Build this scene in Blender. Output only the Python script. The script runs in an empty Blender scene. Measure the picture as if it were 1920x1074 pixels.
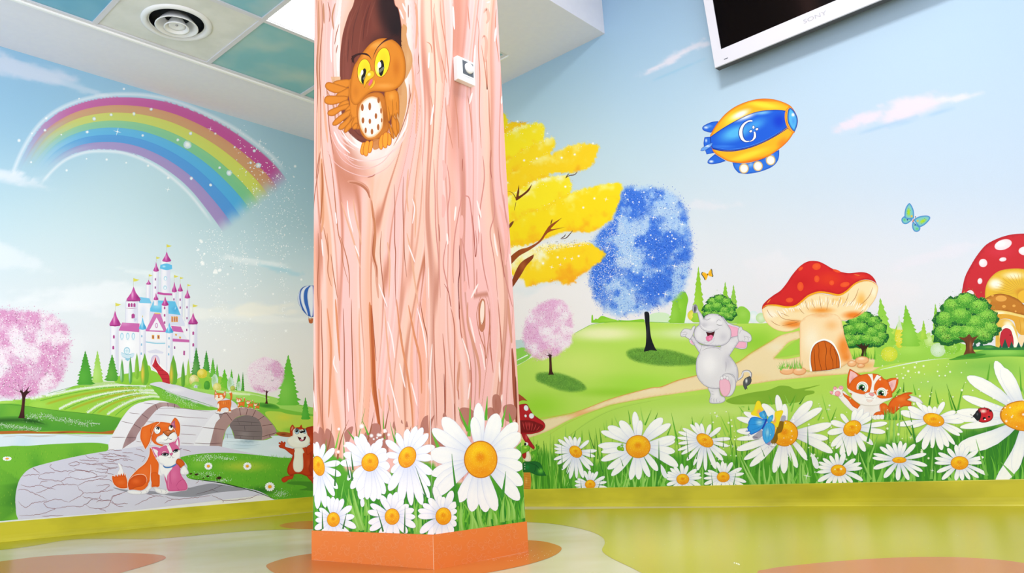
import bpy, bmesh, math, random
import numpy as np
from mathutils import Vector
from mathutils.geometry import delaunay_2d_cdt

# ---------------------------------------------------------------- camera, world, lights, exposure
U = 0.25                                   # metres per fitted unit
FPX, AZ, PI_, RO = 1452.397, 0.735917, 0.2197, -0.054455
YL, XR, HC = 17.502468*U, 12.970563*U, 9.988665*U
ZC = 0.360732*U                            # top of the skirting
CX, CY, WX, WY, ZS = 5.283446*U, 6.005982*U, 1.357686*U, 2.092804*U, 0.325295*U
HUP = 2.92                                 # upper ceiling
YB = 8.6*U                                 # step between the two ceilings
CAM = np.array([0.0, 0.0, U])
_d = np.array([math.cos(AZ)*math.cos(PI_), math.sin(AZ)*math.cos(PI_), math.sin(PI_)])
_r0 = np.array([math.sin(AZ), -math.cos(AZ), 0.0]); _u0 = np.cross(_r0, _d)
_r = _r0*math.cos(RO) + _u0*math.sin(RO); _u = -_r0*math.sin(RO) + _u0*math.cos(RO)
scn = bpy.context.scene
C = scn.collection
cam = bpy.data.cameras.new('camera'); camo = bpy.data.objects.new('camera', cam); C.objects.link(camo)
from mathutils import Matrix
camo.matrix_world = Matrix(((_r[0], _u[0], -_d[0], CAM[0]), (_r[1], _u[1], -_d[1], CAM[1]), (_r[2], _u[2], -_d[2], CAM[2]), (0, 0, 0, 1)))
cam.sensor_width = 36.0; cam.lens = FPX/1920*36.0; cam.clip_start = 0.02
scn.camera = camo
scn.view_settings.view_transform = 'Standard'; scn.view_settings.look = 'None'
scn.view_settings.gamma = 1.0; scn.view_settings.use_curve_mapping = False
scn.view_settings.exposure = -0.06
w = bpy.data.worlds.new('world'); scn.world = w; w.use_nodes = True
w.node_tree.nodes['Background'].inputs[0].default_value = (0.9, 0.955, 1.04, 1)
w.node_tree.nodes['Background'].inputs[1].default_value = 1.35

def area(name, loc, size, power, target=None, col=(1, 0.985, 0.96), sy=None, spread=None):
    l = bpy.data.lights.new(name, 'AREA'); l.energy = power; l.size = size; l.color = col
    if spread: l.spread = math.radians(spread)
    if sy: l.shape = 'RECTANGLE'; l.size_y = sy
    o = bpy.data.objects.new(name, l); C.objects.link(o); o.location = loc
    if target is not None:
        o.rotation_euler = (Vector(target)-Vector(loc)).to_track_quat('-Z', 'Y').to_euler()
    return o
area('ceiling_panel_lamp', (1.72, 1.00, HUP-0.03), 0.42, 40)
area('room_fill', (-0.6, -0.6, 2.3), 1.6, 12, (2.2, 2.6, 1.2), col=(1, 0.99, 0.98))  # added fill from behind the camera, evens out the room
area('left_wall_fill', (-0.75, -0.9, 1.5), 1.5, 15, (0.65, 4.4, 1.15), col=(0.95, 0.97, 1.0), spread=58)  # added out-of-view fill, brightens the left wall only
area('ceiling_fill', (-0.75, 2.4, 0.35), 0.9, 22, (1.3, 3.2, 2.5), col=(0.9, 0.94, 1.0))  # added fill pointing up, lifts the ceiling; no such fixture in the room
area('right_wall_fill', (0.3, -0.88, 1.2), 1.2, 3, (3.24, 1.3, 0.8), col=(0.97, 0.98, 1.0), spread=75)  # invented fill for the right wall, beam kept mostly off the column

# ---------------------------------------------------------------- materials
def lin(c):
    c = np.asarray(c, float)/255.0
    return np.where(c <= 0.04045, c/12.92, ((c+0.055)/1.055)**2.4)
_hc = {}
def hx(s):
    if not isinstance(s, str): return np.asarray(s, float)
    if s not in _hc:
        t = s.lstrip('#')
        if len(t) == 3: t = ''.join(a*2 for a in t)
        _hc[s] = np.array([int(t[i:i+2], 16) for i in (0, 2, 4)], float)
    return _hc[s]
KALB = 0.90
def mat(name, col, rough=0.5, spec=0.3, emit=None, es=0, metal=0, coat=0):
    m = bpy.data.materials.new(name); m.use_nodes = True; b = m.node_tree.nodes['Principled BSDF']
    b.inputs['Base Color'].default_value = (*(lin(hx(col))*KALB), 1)
    b.inputs['Roughness'].default_value = rough; b.inputs['Specular IOR Level'].default_value = spec
    b.inputs['Metallic'].default_value = metal; b.inputs['Coat Weight'].default_value = coat
    if emit is not None:
        b.inputs['Emission Color'].default_value = (*lin(hx(emit)), 1); b.inputs['Emission Strength'].default_value = es
    return m
def noise_mat(name, c1, c2, scale, rough=0.5, spec=0.3, detail=3, bump=0, p=(0.4, 0.6), stretch=None):
    m = mat(name, c1, rough, spec); nt = m.node_tree; b = nt.nodes['Principled BSDF']
    tc = nt.nodes.new('ShaderNodeTexCoord'); mp = nt.nodes.new('ShaderNodeMapping')
    nt.links.new(tc.outputs['Object'], mp.inputs[0])
    if stretch: mp.inputs['Scale'].default_value = stretch
    n = nt.nodes.new('ShaderNodeTexNoise'); n.inputs['Scale'].default_value = scale; n.inputs['Detail'].default_value = detail
    nt.links.new(mp.outputs[0], n.inputs['Vector'])
    r = nt.nodes.new('ShaderNodeValToRGB'); nt.links.new(n.outputs[0], r.inputs[0])
    r.color_ramp.elements[0].position = p[0]; r.color_ramp.elements[1].position = p[1]
    r.color_ramp.elements[0].color = (*(lin(hx(c1))*KALB), 1); r.color_ramp.elements[1].color = (*(lin(hx(c2))*KALB), 1)
    nt.links.new(r.outputs[0], b.inputs['Base Color'])
    if bump:
        bp = nt.nodes.new('ShaderNodeBump'); bp.inputs['Strength'].default_value = bump; bp.inputs['Distance'].default_value = 0.002
        nt.links.new(n.outputs[0], bp.inputs['Height']); nt.links.new(bp.outputs[0], b.inputs['Normal'])
    return m
def paint_mat(name, alpha, rough=0.5, spec=0.12):
    m = bpy.data.materials.new(name); m.use_nodes = True; nt = m.node_tree; b = nt.nodes['Principled BSDF']
    a = nt.nodes.new('ShaderNodeAttribute'); a.attribute_name = 'paint'
    tc = nt.nodes.new('ShaderNodeTexCoord'); n = nt.nodes.new('ShaderNodeTexNoise'); n.inputs['Scale'].default_value = 260; n.inputs['Detail'].default_value = 2
    nt.links.new(tc.outputs['Object'], n.inputs['Vector'])
    mr = nt.nodes.new('ShaderNodeMapRange'); mr.inputs['To Min'].default_value = KALB*0.965; mr.inputs['To Max'].default_value = KALB*1.035
    nt.links.new(n.outputs[0], mr.inputs['Value'])
    vm = nt.nodes.new('ShaderNodeVectorMath'); vm.operation = 'SCALE'
    nt.links.new(a.outputs['Color'], vm.inputs[0]); nt.links.new(mr.outputs[0], vm.inputs['Scale'])
    nt.links.new(vm.outputs[0], b.inputs['Base Color'])
    b.inputs['Roughness'].default_value = rough; b.inputs['Specular IOR Level'].default_value = spec
    if alpha: nt.links.new(a.outputs['Alpha'], b.inputs['Alpha'])
    return m
PM = paint_mat('mural_paint', False); PMA = paint_mat('mural_airbrush', True)
FPM = paint_mat('floor_vinyl_colour', False, 0.26, 0.24)
def tag(o, label=None, cat=None, group=None, kind=None):
    if label: o['label'] = label
    if cat: o['category'] = cat
    if group: o['group'] = group
    if kind: o['kind'] = kind
    return o
def empty(name, loc, label, cat, group=None):
    o = bpy.data.objects.new(name, None); C.objects.link(o); o.location = loc; o.empty_display_size = 0.05
    return tag(o, label, cat, group)
def link(name, me, parent=None):
    o = bpy.data.objects.new(name, me); C.objects.link(o)
    if parent is not None:
        o.parent = parent
        off = parent.location.copy(); q = parent.parent
        while q is not None: off += q.location; q = q.parent
        if off.length > 0: me.transform(Matrix.Translation(-off))
    return o
def mesh(name, vs, fs, m, parent=None, smooth=False):
    me = bpy.data.meshes.new(name); me.from_pydata([tuple(v) for v in vs], [], fs); me.materials.append(m)
    if smooth: me.polygons.foreach_set('use_smooth', [True]*len(me.polygons))
    me.update(); return link(name, me, parent)
def box_vf(x0, x1, y0, y1, z0, z1):
    return [(x, y, z) for z in (z0, z1) for y in (y0, y1) for x in (x0, x1)], [(0, 2, 3, 1), (4, 5, 7, 6), (0, 1, 5, 4), (1, 3, 7, 5), (3, 2, 6, 7), (2, 0, 4, 6)]
def box(name, x0, x1, y0, y1, z0, z1, m, parent=None, bevel=0):
    v, f = box_vf(x0, x1, y0, y1, z0, z1)
    if bevel:
        bm = bmesh.new(); vv = [bm.verts.new(p) for p in v]; [bm.faces.new([vv[i] for i in q]) for q in f]
        bmesh.ops.bevel(bm, geom=bm.edges[:], offset=bevel, segments=2, affect='EDGES', profile=0.6)
        me = bpy.data.meshes.new(name); bm.to_mesh(me); bm.free(); me.materials.append(m); return link(name, me, parent)
    return mesh(name, v, f, m, parent)

# ---------------------------------------------------------------- flat painting: pictures lying on real wall planes
STEP = 0.000009
class Surf:
    def __init__(s, axis, val, nrm, region):
        s.axis, s.val, s.n, s.lay = axis, val, nrm, 0.0003
        s.clip = None
        if region is not None:
            P = np.array([s.proj(p) for p in region]); c = P.mean(0); H = []
            for i in range(len(P)):
                a, b = P[i], P[(i+1) % len(P)]; t = b-a; n = np.array([-t[1], t[0]]); n /= np.linalg.norm(n)
                if (c-a)@n < 0: n = -n
                H.append((n[0], n[1], -(a@n)))
            s.clip = H
    def proj(s, p):
        P = np.asarray(p, float)-CAM; z = P@_d
        return np.array([960+FPX*(P@_r)/z, 537-FPX*(P@_u)/z])
    def map(s, xy, off):
        xy = np.asarray(xy, float)
        d = _d[None, :] + _r[None, :]*((xy[:, 0]-960)/FPX)[:, None] - _u[None, :]*((xy[:, 1]-537)/FPX)[:, None]
        t = (s.val+s.n*off-CAM[s.axis])/d[:, s.axis]
        return CAM[None, :] + d*t[:, None]
    def next(s, k=1):
        s.lay += 0.00001*k; return s.lay
LW = Surf(1, YL, -1, [(-1.1, YL, ZC), (XR, YL, ZC), (XR, YL, HC), (-1.1, YL, HC)])
RW = Surf(0, XR, -1, [(XR, -0.9, ZC), (XR, YL, ZC), (XR, YL, 3.0), (XR, -0.9, 3.0)])
CL = Surf(0, CX, -1, [(CX, CY, ZS), (CX, CY+WY, ZS), (CX, CY+WY, HC), (CX, CY, HC)])
CR = Surf(1, CY, -1, [(CX, CY, ZS), (CX+WX, CY, ZS), (CX+WX, CY, HC), (CX, CY, HC)])
FL = Surf(2, 0.0, 1, None); FL.lay = 0.0004

OX, OY, CW, CH = 300, 60, 2520, 1200
for _s in (LW, RW, CL, CR, FL): _s.cv = np.zeros((CH, CW, 3), np.float32); _s.cv[:] = 200
def cv_get(s, xy):
    x = np.clip(np.round(xy[:, 0]).astype(int)+OX, 0, CW-1); y = np.clip(np.round(xy[:, 1]).astype(int)+OY, 0, CH-1)
    if not hasattr(s, 'cv'): return np.full((len(xy), 3), 200.0)
    return s.cv[y, x].astype(float)
def cv_put(s, P, fn):
    """remember what has been printed so far, so later airbrush strokes blend with it"""
    if not hasattr(s, 'cv'): return
    x0, y0 = np.maximum(np.floor(P.min(0)).astype(int), (-OX, -OY)); x1, y1 = np.minimum(np.ceil(P.max(0)).astype(int)+1, (CW-OX, CH-OY))
    if x1 <= x0 or y1 <= y0: return
    X, Y = np.meshgrid(np.arange(x0, x1), np.arange(y0, y1)); Q = np.stack([X.ravel(), Y.ravel()], 1).astype(float)
    A, B = P, np.roll(P, -1, 0); ins = np.zeros(len(Q), bool)
    for a, b in zip(A, B):
        if a[1] == b[1]: continue
        c = ((a[1] > Q[:, 1]) != (b[1] > Q[:, 1])); ins ^= c & (Q[:, 0] < (b[0]-a[0])*(Q[:, 1]-a[1])/(b[1]-a[1])+a[0])
    if ins.any():
        Q = Q[ins]; s.cv[Q[:, 1].astype(int)+OY, Q[:, 0].astype(int)+OX] = fn(Q)
class Mo:
    def __init__(s): s.V, s.F, s.K, s.n, s.al = [], [], [], 0, False
cur = {}
def begin(name, surf, parent, label=None):
    """start a painted motif: one part of the mural"""
    flush(); cur.update(name=name, surf=surf, parent=parent, label=label, sub=None, main=Mo(), subs=[], buf=None); cur['buf'] = cur['main']
def sub(name=None, label=None):
    if name is None: cur['buf'] = cur['main']; return
    b = Mo(); cur['subs'].append((name, label, b)); cur['buf'] = b
def _mk(name, b, parent, mm=None):
    V = np.concatenate(b.V); K = np.concatenate(b.K)
    me = bpy.data.meshes.new(name); me.from_pydata(V.tolist(), [], b.F)
    ca = me.color_attributes.new('paint', 'FLOAT_COLOR', 'POINT'); ca.data.foreach_set('color', K.astype(np.float32).ravel())
    me.materials.append(mm or (PMA if b.al else PM)); return link(name, me, parent)
def flush():
    if not cur or cur.get('main') is None: return None
    root = None
    if cur['main'].n:
        root = _mk(cur['name'], cur['main'], cur['parent'], cur.get('mat'))
    else:
        if cur['subs']:
            root = bpy.data.objects.new(cur['name'], None); C.objects.link(root); root.parent = cur['parent']; root.empty_display_size = 0.03
    if root is not None and cur['label']: root['label'] = cur['label']
    for n, l, b in cur['subs']:
        if b.n:
            o = _mk(n, b, root)
            if l: o['label'] = l
    cur['main'] = None
    return root
def emit(xy, faces, col, k=1, off=None):
    """xy px verts, faces, col Nx4 (srgb 0-255 + alpha)"""
    s = cur['surf']; b = cur['buf']; xy = np.asarray(xy, float)
    if not hasattr(s, 'lg'): s.lg = np.zeros((CH//4+1, CW//4+1), np.int32); s.base = s.lay
    a0 = np.clip(((xy.min(0)+(OX, OY))/4).astype(int), 0, (CW//4-1, CH//4-1)); a1 = np.clip(((xy.max(0)+(OX, OY))/4).astype(int)+1, a0+1, (CW//4+1, CH//4+1))
    sl = s.lg[a0[1]:a1[1], a0[0]:a1[0]]; v = int(sl.max())+1; sl[:] = v; s.maxv = max(getattr(s, 'maxv', 0), v)
    off = s.base+0.00005+v*STEP
    col = np.asarray(col, float)
    if col.ndim == 1: col = np.tile(col, (len(xy), 1))
    if col.shape[1] == 3: col = np.hstack([col, np.ones((len(col), 1))])
    if (col[:, 3] < 0.999).any():
        bg = cv_get(s, xy); al = np.clip(col[:, 3:4], 0, 1); col = np.hstack([col[:, :3]*al+bg*(1-al), np.ones((len(col), 1))])
        if hasattr(s, 'cv') and len(xy) > 20:
            x = np.clip(np.round(xy[:, 0]).astype(int)+OX, 1, CW-2); y = np.clip(np.round(xy[:, 1]).astype(int)+OY, 1, CH-2); cc = col[:, :3]
            for dx in (-1, 0, 1):
                for dy in (-1, 0, 1): s.cv[y+dy, x+dx] = cc
    if s.clip is not None:
        D = np.array([xy@np.array(h[:2])+h[2] for h in s.clip]); bad = (D < 0).any(0)
        if bad.any():
            if (D < 0).all(1).any(): return
            out = []; ex, ec = [], []; n0 = len(xy); keep = []
            fa = [f for f in faces if any(bad[i] for i in f)]; keep = [f for f in faces if not any(bad[i] for i in f)]
            for f in fa:
                P = [np.concatenate([xy[i], col[i]]) for i in f]
                for h in s.clip:
                    Q = []
                    for i in range(len(P)):
                        a, c = P[i-1], P[i]; da = a[0]*h[0]+a[1]*h[1]+h[2]; dc = c[0]*h[0]+c[1]*h[1]+h[2]
                        if (da >= 0) != (dc >= 0): Q.append(a+(c-a)*(da/(da-dc)))
                        if dc >= 0: Q.append(c)
                    P = Q
                    if len(P) < 3: break
                if len(P) >= 3:
                    keep.append(tuple(range(n0, n0+len(P)))); n0 += len(P)
                    for p in P: ex.append(p[:2]); ec.append(p[2:])
            faces = keep
            if not faces: return
            if ex: xy = np.vstack([xy, ex]); col = np.vstack([col, ec])
            used = sorted({i for f in faces for i in f}); mp = {u: i for i, u in enumerate(used)}
            xy = xy[used]; col = col[used]; faces = [tuple(mp[i] for i in f) for f in faces]
    if (col[:, 3] < 0.999).any(): b.al = True
    K = col.copy(); K[:, :3] = lin(np.clip(col[:, :3], 0, 255)); n = b.n
    b.V.append(s.map(xy, off)); b.K.append(K); b.F.extend([tuple(i+n for i in f) for f in faces]); b.n += len(xy)

# zoomed drawing frame: coordinates in a magnified view (x0, y0, scale)
TF = [0.0, 0.0, 1.0]
def T(x0=0, y0=0, s=1): TF[:] = [x0, y0, s]
def pts(s):
    if not isinstance(s, str):
        a = np.array(s, float).reshape(-1, 2); return a/TF[2]+np.array(TF[:2]), [False]*len(a)
    P, S = [], []
    for t in s.split():
        sh = t.endswith('!'); x, y = t.rstrip('!').split(','); P.append((float(x), float(y))); S.append(sh)
    return np.array(P)/TF[2]+np.array(TF[:2]), S
def _seg(p0, p1, p2, p3, n):
    t = np.linspace(0, 1, n, endpoint=False)[:, None]
    return 0.5*((2*p1)+(-p0+p2)*t+(2*p0-5*p1+4*p2-p3)*t*t+(-p0+3*p1-3*p2+p3)*t**3)
def curve(P, S, closed, den=2.6):
    n = len(P); out = []
    rng = range(n if closed else n-1)
    for i in rng:
        a, b = P[i], P[(i+1) % n]
        p0 = P[(i-1) % n] if (closed or i > 0) else a; p3 = P[(i+2) % n] if (closed or i < n-2) else b
        if S[i]: p0 = a-(b-a)*0.3 if not S[(i+1) % n] else a
        if S[(i+1) % n]: p3 = b+(b-a)*0.3 if not S[i] else b
        if S[i] and S[(i+1) % n]: out.append(a[None, :]); continue
        m = int(min(14, max(2, np.linalg.norm(b-a)/den))); out.append(_seg(p0, a, b, p3, m))
    if not closed: out.append(P[-1][None, :])
    return np.vstack(out)
def sdist(Q, P):
    """signed distance of points Q to polygon P (inside positive)"""
    A = P; B = np.roll(P, -1, 0); best = np.full(len(Q), 1e18); ins = np.zeros(len(Q), bool)
    for a, b in zip(A, B):
        d = b-a; L = d@d
        if L < 1e-12: continue
        t = np.clip(((Q-a)@d)/L, 0, 1); r = Q-a-t[:, None]*d; best = np.minimum(best, (r*r).sum(1))
        c = ((a[1] > Q[:, 1]) != (b[1] > Q[:, 1]))
        with np.errstate(divide='ignore', invalid='ignore'):
            xx = (b[0]-a[0])*(Q[:, 1]-a[1])/(b[1]-a[1]+1e-15)+a[0]
        ins ^= c & (Q[:, 0] < xx)
    d = np.sqrt(best); return np.where(ins, d, -d)
def ss(x): x = np.clip(x, 0, 1); return x*x*(3-2*x)
def f(c, p, sm=1, g=None, e=None, o=None, ow=0, sp=None, a=1.0, lg=None):
    """fill an outline.  g: soft blobs (x,y,rx,ry,colour,strength[,angle]); e: rim (colour,width,strength); lg: (x0,y0,x1,y1,colour2); o,ow: outline"""
    if isinstance(p, str) or not hasattr(p, 'dtype'):
        P, S = pts(p); P = curve(P, S, True) if sm else P
    else: P = p
    keep = np.linalg.norm(P-np.roll(P, 1, 0), axis=1) > 0.03; P = P[keep]
    if len(P) < 3: return P
    s = cur['surf']
    if s.clip is not None:
        D = np.array([P@np.array(h[:2])+h[2] for h in s.clip])
        if (D < 0).all(1).any(): return P
    V = P
    if g or e or lg or a < 0.999:
        mn, mx = P.min(0), P.max(0); A = (mx-mn).prod()
        q = sp or max(0.9, math.sqrt(A)/26)
        X, Y = np.meshgrid(np.arange(mn[0], mx[0], q), np.arange(mn[1], mx[1], q)); Y = Y+(np.arange(X.shape[1]) % 2)[None, :]*q*0.5
        Q = np.stack([X.ravel(), Y.ravel()], 1); d = sdist(Q, P); Q = Q[d > q*0.45]
        V = np.vstack([P, Q]) if len(Q) else P
    n = len(P)
    r = delaunay_2d_cdt([Vector((float(x), float(y))) for x, y in V], [], [list(range(n))], 1, 1e-6)
    vx = np.array([(v[0], v[1]) for v in r[0]]); fs = [tuple(t) for t in r[2]]
    if not fs: return P
    bl = [(b[0]/TF[2]+TF[0], b[1]/TF[2]+TF[1], b[2]/TF[2], b[3]/TF[2], hx(b[4]), b[5], math.radians(b[6]) if len(b) > 6 else 0) for b in (g or [])]
    def colf(v, ed=True):
        col = np.tile(hx(c), (len(v), 1))
        if lg:
            a0 = np.array(lg[:2])/TF[2]+TF[:2]; a1 = np.array(lg[2:4])/TF[2]+TF[:2]; dd = a1-a0
            t = ss(((v-a0)@dd)/(dd@dd))[:, None]; col = col*(1-t)+hx(lg[4])*t
        for cx, cy, rx, ry, cc, st, an in bl:
            dx, dy = v[:, 0]-cx, v[:, 1]-cy; p = (dx*math.cos(an)+dy*math.sin(an))/rx; q = (-dx*math.sin(an)+dy*math.cos(an))/ry
            k = np.clip((ss(1-np.sqrt(p*p+q*q))*st)[:, None]*1.25, 0, 1); col = col*(1-k)+cc*k
        if e and ed:
            d = np.abs(sdist(v, P)); k = (ss(1-d/(e[1]/TF[2]))*e[2])[:, None]; col = col*(1-k)+hx(e[0])*k
        return col
    col = colf(vx)
    if a > 0.99: cv_put(s, P, lambda v: colf(v, False))
    emit(vx, fs, np.hstack([col, np.full((len(col), 1), a)]))
    if ow: ribbon(np.vstack([P, P[:1]]), ow/TF[2], o, 'n')
    return P
def ribbon(P, w, c, tp='b', a=1.0):
    P = np.asarray(P, float)
    keep = np.r_[True, np.linalg.norm(np.diff(P, axis=0), axis=1) > 0.02]; P = P[keep]
    if len(P) < 2: return
    n = len(P); t = np.linspace(0, 1, n); T_ = np.gradient(P, axis=0); N = np.stack([-T_[:, 1], T_[:, 0]], 1)
    N /= np.linalg.norm(N, axis=1)[:, None]+1e-9
    k = {'n': np.ones(n), 'b': np.sqrt(np.clip(np.sin(np.pi*np.clip(t, 0.0, 1.0)), 0, 1))*0.95+0.05, 'e': 1-t*0.92, 's': 0.08+t*0.92}[tp]
    h = N*(k*w*0.5)[:, None]; V = np.empty((2*n, 2)); V[0::2] = P+h; V[1::2] = P-h
    emit(V, [(2*i, 2*i+1, 2*i+3, 2*i+2) for i in range(n-1)], np.array([*hx(c), a]))
def l(c, p, w, tp='b', sm=1, a=1.0):
    P, S = pts(p); ribbon(curve(P, S, False) if sm else P, w/TF[2], c, tp, a)
def soft_line(c, p, w, a0=1.0, fade=(0, 0)):
    """airbrushed line: opaque core fading out sideways"""
    P, S = pts(p); P = curve(P, S, False); n = len(P); t = np.linspace(0, 1, n)
    T_ = np.gradient(P, axis=0); N = np.stack([-T_[:, 1], T_[:, 0]], 1); N /= np.linalg.norm(N, axis=1)[:, None]+1e-9
    al = np.ones(n)*a0
    if fade[0]: al *= ss(t/fade[0])
    if fade[1]: al *= ss((1-t)/fade[1])
    R = [-1, -0.5, 0, 0.5, 1]; A = [0, 0.55, 1, 0.55, 0]; w = w/TF[2]/2
    V = np.vstack([P+N*w*r for r in R]); K = np.vstack([np.hstack([np.tile(hx(c), (n, 1)), (al*q)[:, None]]) for q in A])
    emit(V, [(j*n+i, j*n+i+1, (j+1)*n+i+1, (j+1)*n+i) for j in range(4) for i in range(n-1)], K)
def ell(c, x, y, rx, ry=None, ang=0, n=None, **k):
    ry = ry or rx; n = n or int(max(8, min(40, 2.2*max(rx, ry)/TF[2]+8))); a = np.linspace(0, 2*np.pi, n, endpoint=False); r = math.radians(ang)
    X = np.cos(a)*rx; Y = np.sin(a)*ry
    P = np.stack([x+X*math.cos(r)-Y*math.sin(r), y+X*math.sin(r)+Y*math.cos(r)], 1)/TF[2]+np.array(TF[:2])
    return f(c, P, **k)
def glow(c, x, y, r, a=1.0):
    n = 12; t = np.linspace(0, 2*np.pi, n, endpoint=False); P = np.array([x, y])/TF[2]+TF[:2]; r = r/TF[2]
    V = np.vstack([P[None], P+0.4*r*np.stack([np.cos(t), np.sin(t)], 1), P+r*np.stack([np.cos(t), np.sin(t)], 1)])
    K = np.vstack([[[*hx(c), a]]]+[[[*hx(c), a*0.85]]]*n+[[[*hx(c), 0]]]*n)
    F_ = [(0, 1+i, 1+(i+1) % n) for i in range(n)]+[(1+i, 1+n+i, 1+n+(i+1) % n, 1+(i+1) % n) for i in range(n)]
    emit(V, F_, K)
def specks(P, size, cols, seed=0, alpha=1.0, off=None):
    """many tiny dabs of paint in one layer"""
    P = np.asarray(P, float); rs = np.random.RandomState(seed); n = len(P)
    if not n: return
    size = np.asarray(size, float)*np.ones(n); th = rs.rand(n)*6.28; C_ = np.array([hx(c) for c in cols])[rs.randint(len(cols), size=n)]
    V = np.concatenate([P+size[:, None]*0.5*np.stack([np.cos(th+k*np.pi/2), np.sin(th+k*np.pi/2)], 1) for k in range(4)])
    emit(V, [(i, n+i, 2*n+i, 3*n+i) for i in range(n)], np.hstack([np.tile(C_, (4, 1)), np.full((4*n, 1), alpha)]), off=off)
def star(x, y, r, c='fff', a=0.25):
    P = np.array([x, y])/TF[2]+TF[:2]; r = r/TF[2]; V = []
    for k in range(8):
        q = r if k % 2 == 0 else r*0.12; t = k*np.pi/4+a; V.append(P+q*np.array([math.cos(t), math.sin(t)]))
    V = np.array(V); emit(np.vstack([P[None], V]), [(0, 1+i, 1+(i+1) % 8) for i in range(8)], np.array([*hx(c), 1.0]))
# noise
def _h(ix, iy, s):
    v = np.sin(ix*127.1+iy*311.7+s*74.7)*43758.5453; return v-np.floor(v)
def vn(x, y, s=0):
    ix, iy = np.floor(x), np.floor(y); fx, fy = x-ix, y-iy; fx = fx*fx*(3-2*fx); fy = fy*fy*(3-2*fy)
    return (_h(ix, iy, s)*(1-fx)+_h(ix+1, iy, s)*fx)*(1-fy)+(_h(ix, iy+1, s)*(1-fx)+_h(ix+1, iy+1, s)*fx)*fy
def fbm(x, y, s=0, o=4):
    r = 0; a = 0.5; t = 0
    for i in range(o): r = r+a*vn(x, y, s+i*3.1); t += a; a *= 0.55; x = x*2.03; y = y*2.03
    return r/t
def patch(x0, y0, x1, y1, q, fn):
    """grid patch: fn(x,y)->(rgb Nx3, alpha N); empty cells dropped"""
    xs = np.arange(x0, x1+q, q); ys = np.arange(y0, y1+q, q); X, Y = np.meshgrid(xs, ys); x, y = X.ravel(), Y.ravel()
    c, a = fn(x, y); a = np.clip(a, 0, 1); W_ = len(xs); idx = np.arange(len(x)).reshape(X.shape)
    Q = np.stack([idx[:-1, :-1], idx[:-1, 1:], idx[1:, 1:], idx[1:, :-1]], -1).reshape(-1, 4)
    Q = Q[(a[Q] > 0.02).any(1)]
    if not len(Q): return
    used, inv = np.unique(Q, return_inverse=True); inv = inv.reshape(Q.shape)
    emit(np.stack([x[used], y[used]], 1), [tuple(t) for t in inv.tolist()], np.hstack([c[used], a[used][:, None]]))
def mixc(a, b, t): t = np.clip(t, 0, 1)[:, None]; return hx(a)*(1-t)+hx(b)*t
def soft_fill(p, fn, feather, q=2.0, rag=0, ragf=0.1, seed=0):
    P, S = pts(p); P = curve(P, S, True); mn, mx = P.min(0)-feather-rag, P.max(0)+feather+rag
    def g(x, y):
        d = sdist(np.stack([x, y], 1), P)
        if rag: d = d+(fbm(x*ragf, y*ragf, seed, 3)-0.5)*2*rag
        return fn(x, y, d), ss(d/feather+0.5)
    patch(mn[0], mn[1], mx[0], mx[1], q, g); return P
def scatter(P, n, seed, dens=None, pad=0):
    rs = np.random.RandomState(seed); mn, mx = P.min(0)-pad, P.max(0)+pad
    Q = mn+rs.rand(n, 2)*(mx-mn); d = sdist(Q, P)
    pr = dens(Q[:, 0], Q[:, 1], d) if dens else (d > 0)*1.0
    return Q[rs.rand(n) < pr]
def blade(x0, y0, x1, y1, bend, w, c, hl=None):
    """grass blade from root to tip (zoom px)"""
    t = np.linspace(0, 1, 9)[:, None]; a = np.array([x0, y0]); b = np.array([x1, y1]); m = (a+b)/2+np.array([bend, 0])
    P = (a*(1-t)**2+2*m*t*(1-t)+b*t*t)/TF[2]+np.array(TF[:2]); ribbon(P, w/TF[2], c, 'e')
    if hl: ribbon(P[:7]+np.array([w*0.12/TF[2], 0]), w*0.35/TF[2], hl, 'b')
def conifer(x, yb, h, w, c, c2=None, lean=0, n=9, seed=1):
    rs = random.Random(seed); L, R = [], []
    for i in range(n):
        t = (i+0.6)/n; y = yb-h*(1-t); hw = w/2*t**0.85
        R += [(x+lean*(1-t)+hw*(0.86+0.28*rs.random()), y), (x+lean*(1-t)+hw*0.78, y+h/n*0.28)]
        L += [(x+lean*(1-t)-hw*(0.86+0.28*rs.random()), y), (x+lean*(1-t)-hw*0.78, y+h/n*0.28)]
    P = [(x+lean, yb-h)]+R+[(x+w*0.3, yb), (x-w*0.3, yb)]+L[::-1]
    P = np.array(P)/TF[2]+np.array(TF[:2])
    f(c, P, g=[(x-w*0.15, yb-h*0.25, w*0.6, h*0.5, c2 or c, 0.8)])
PETC = ('ffffff', 'd6dcf6', 'aab4e4')
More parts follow.
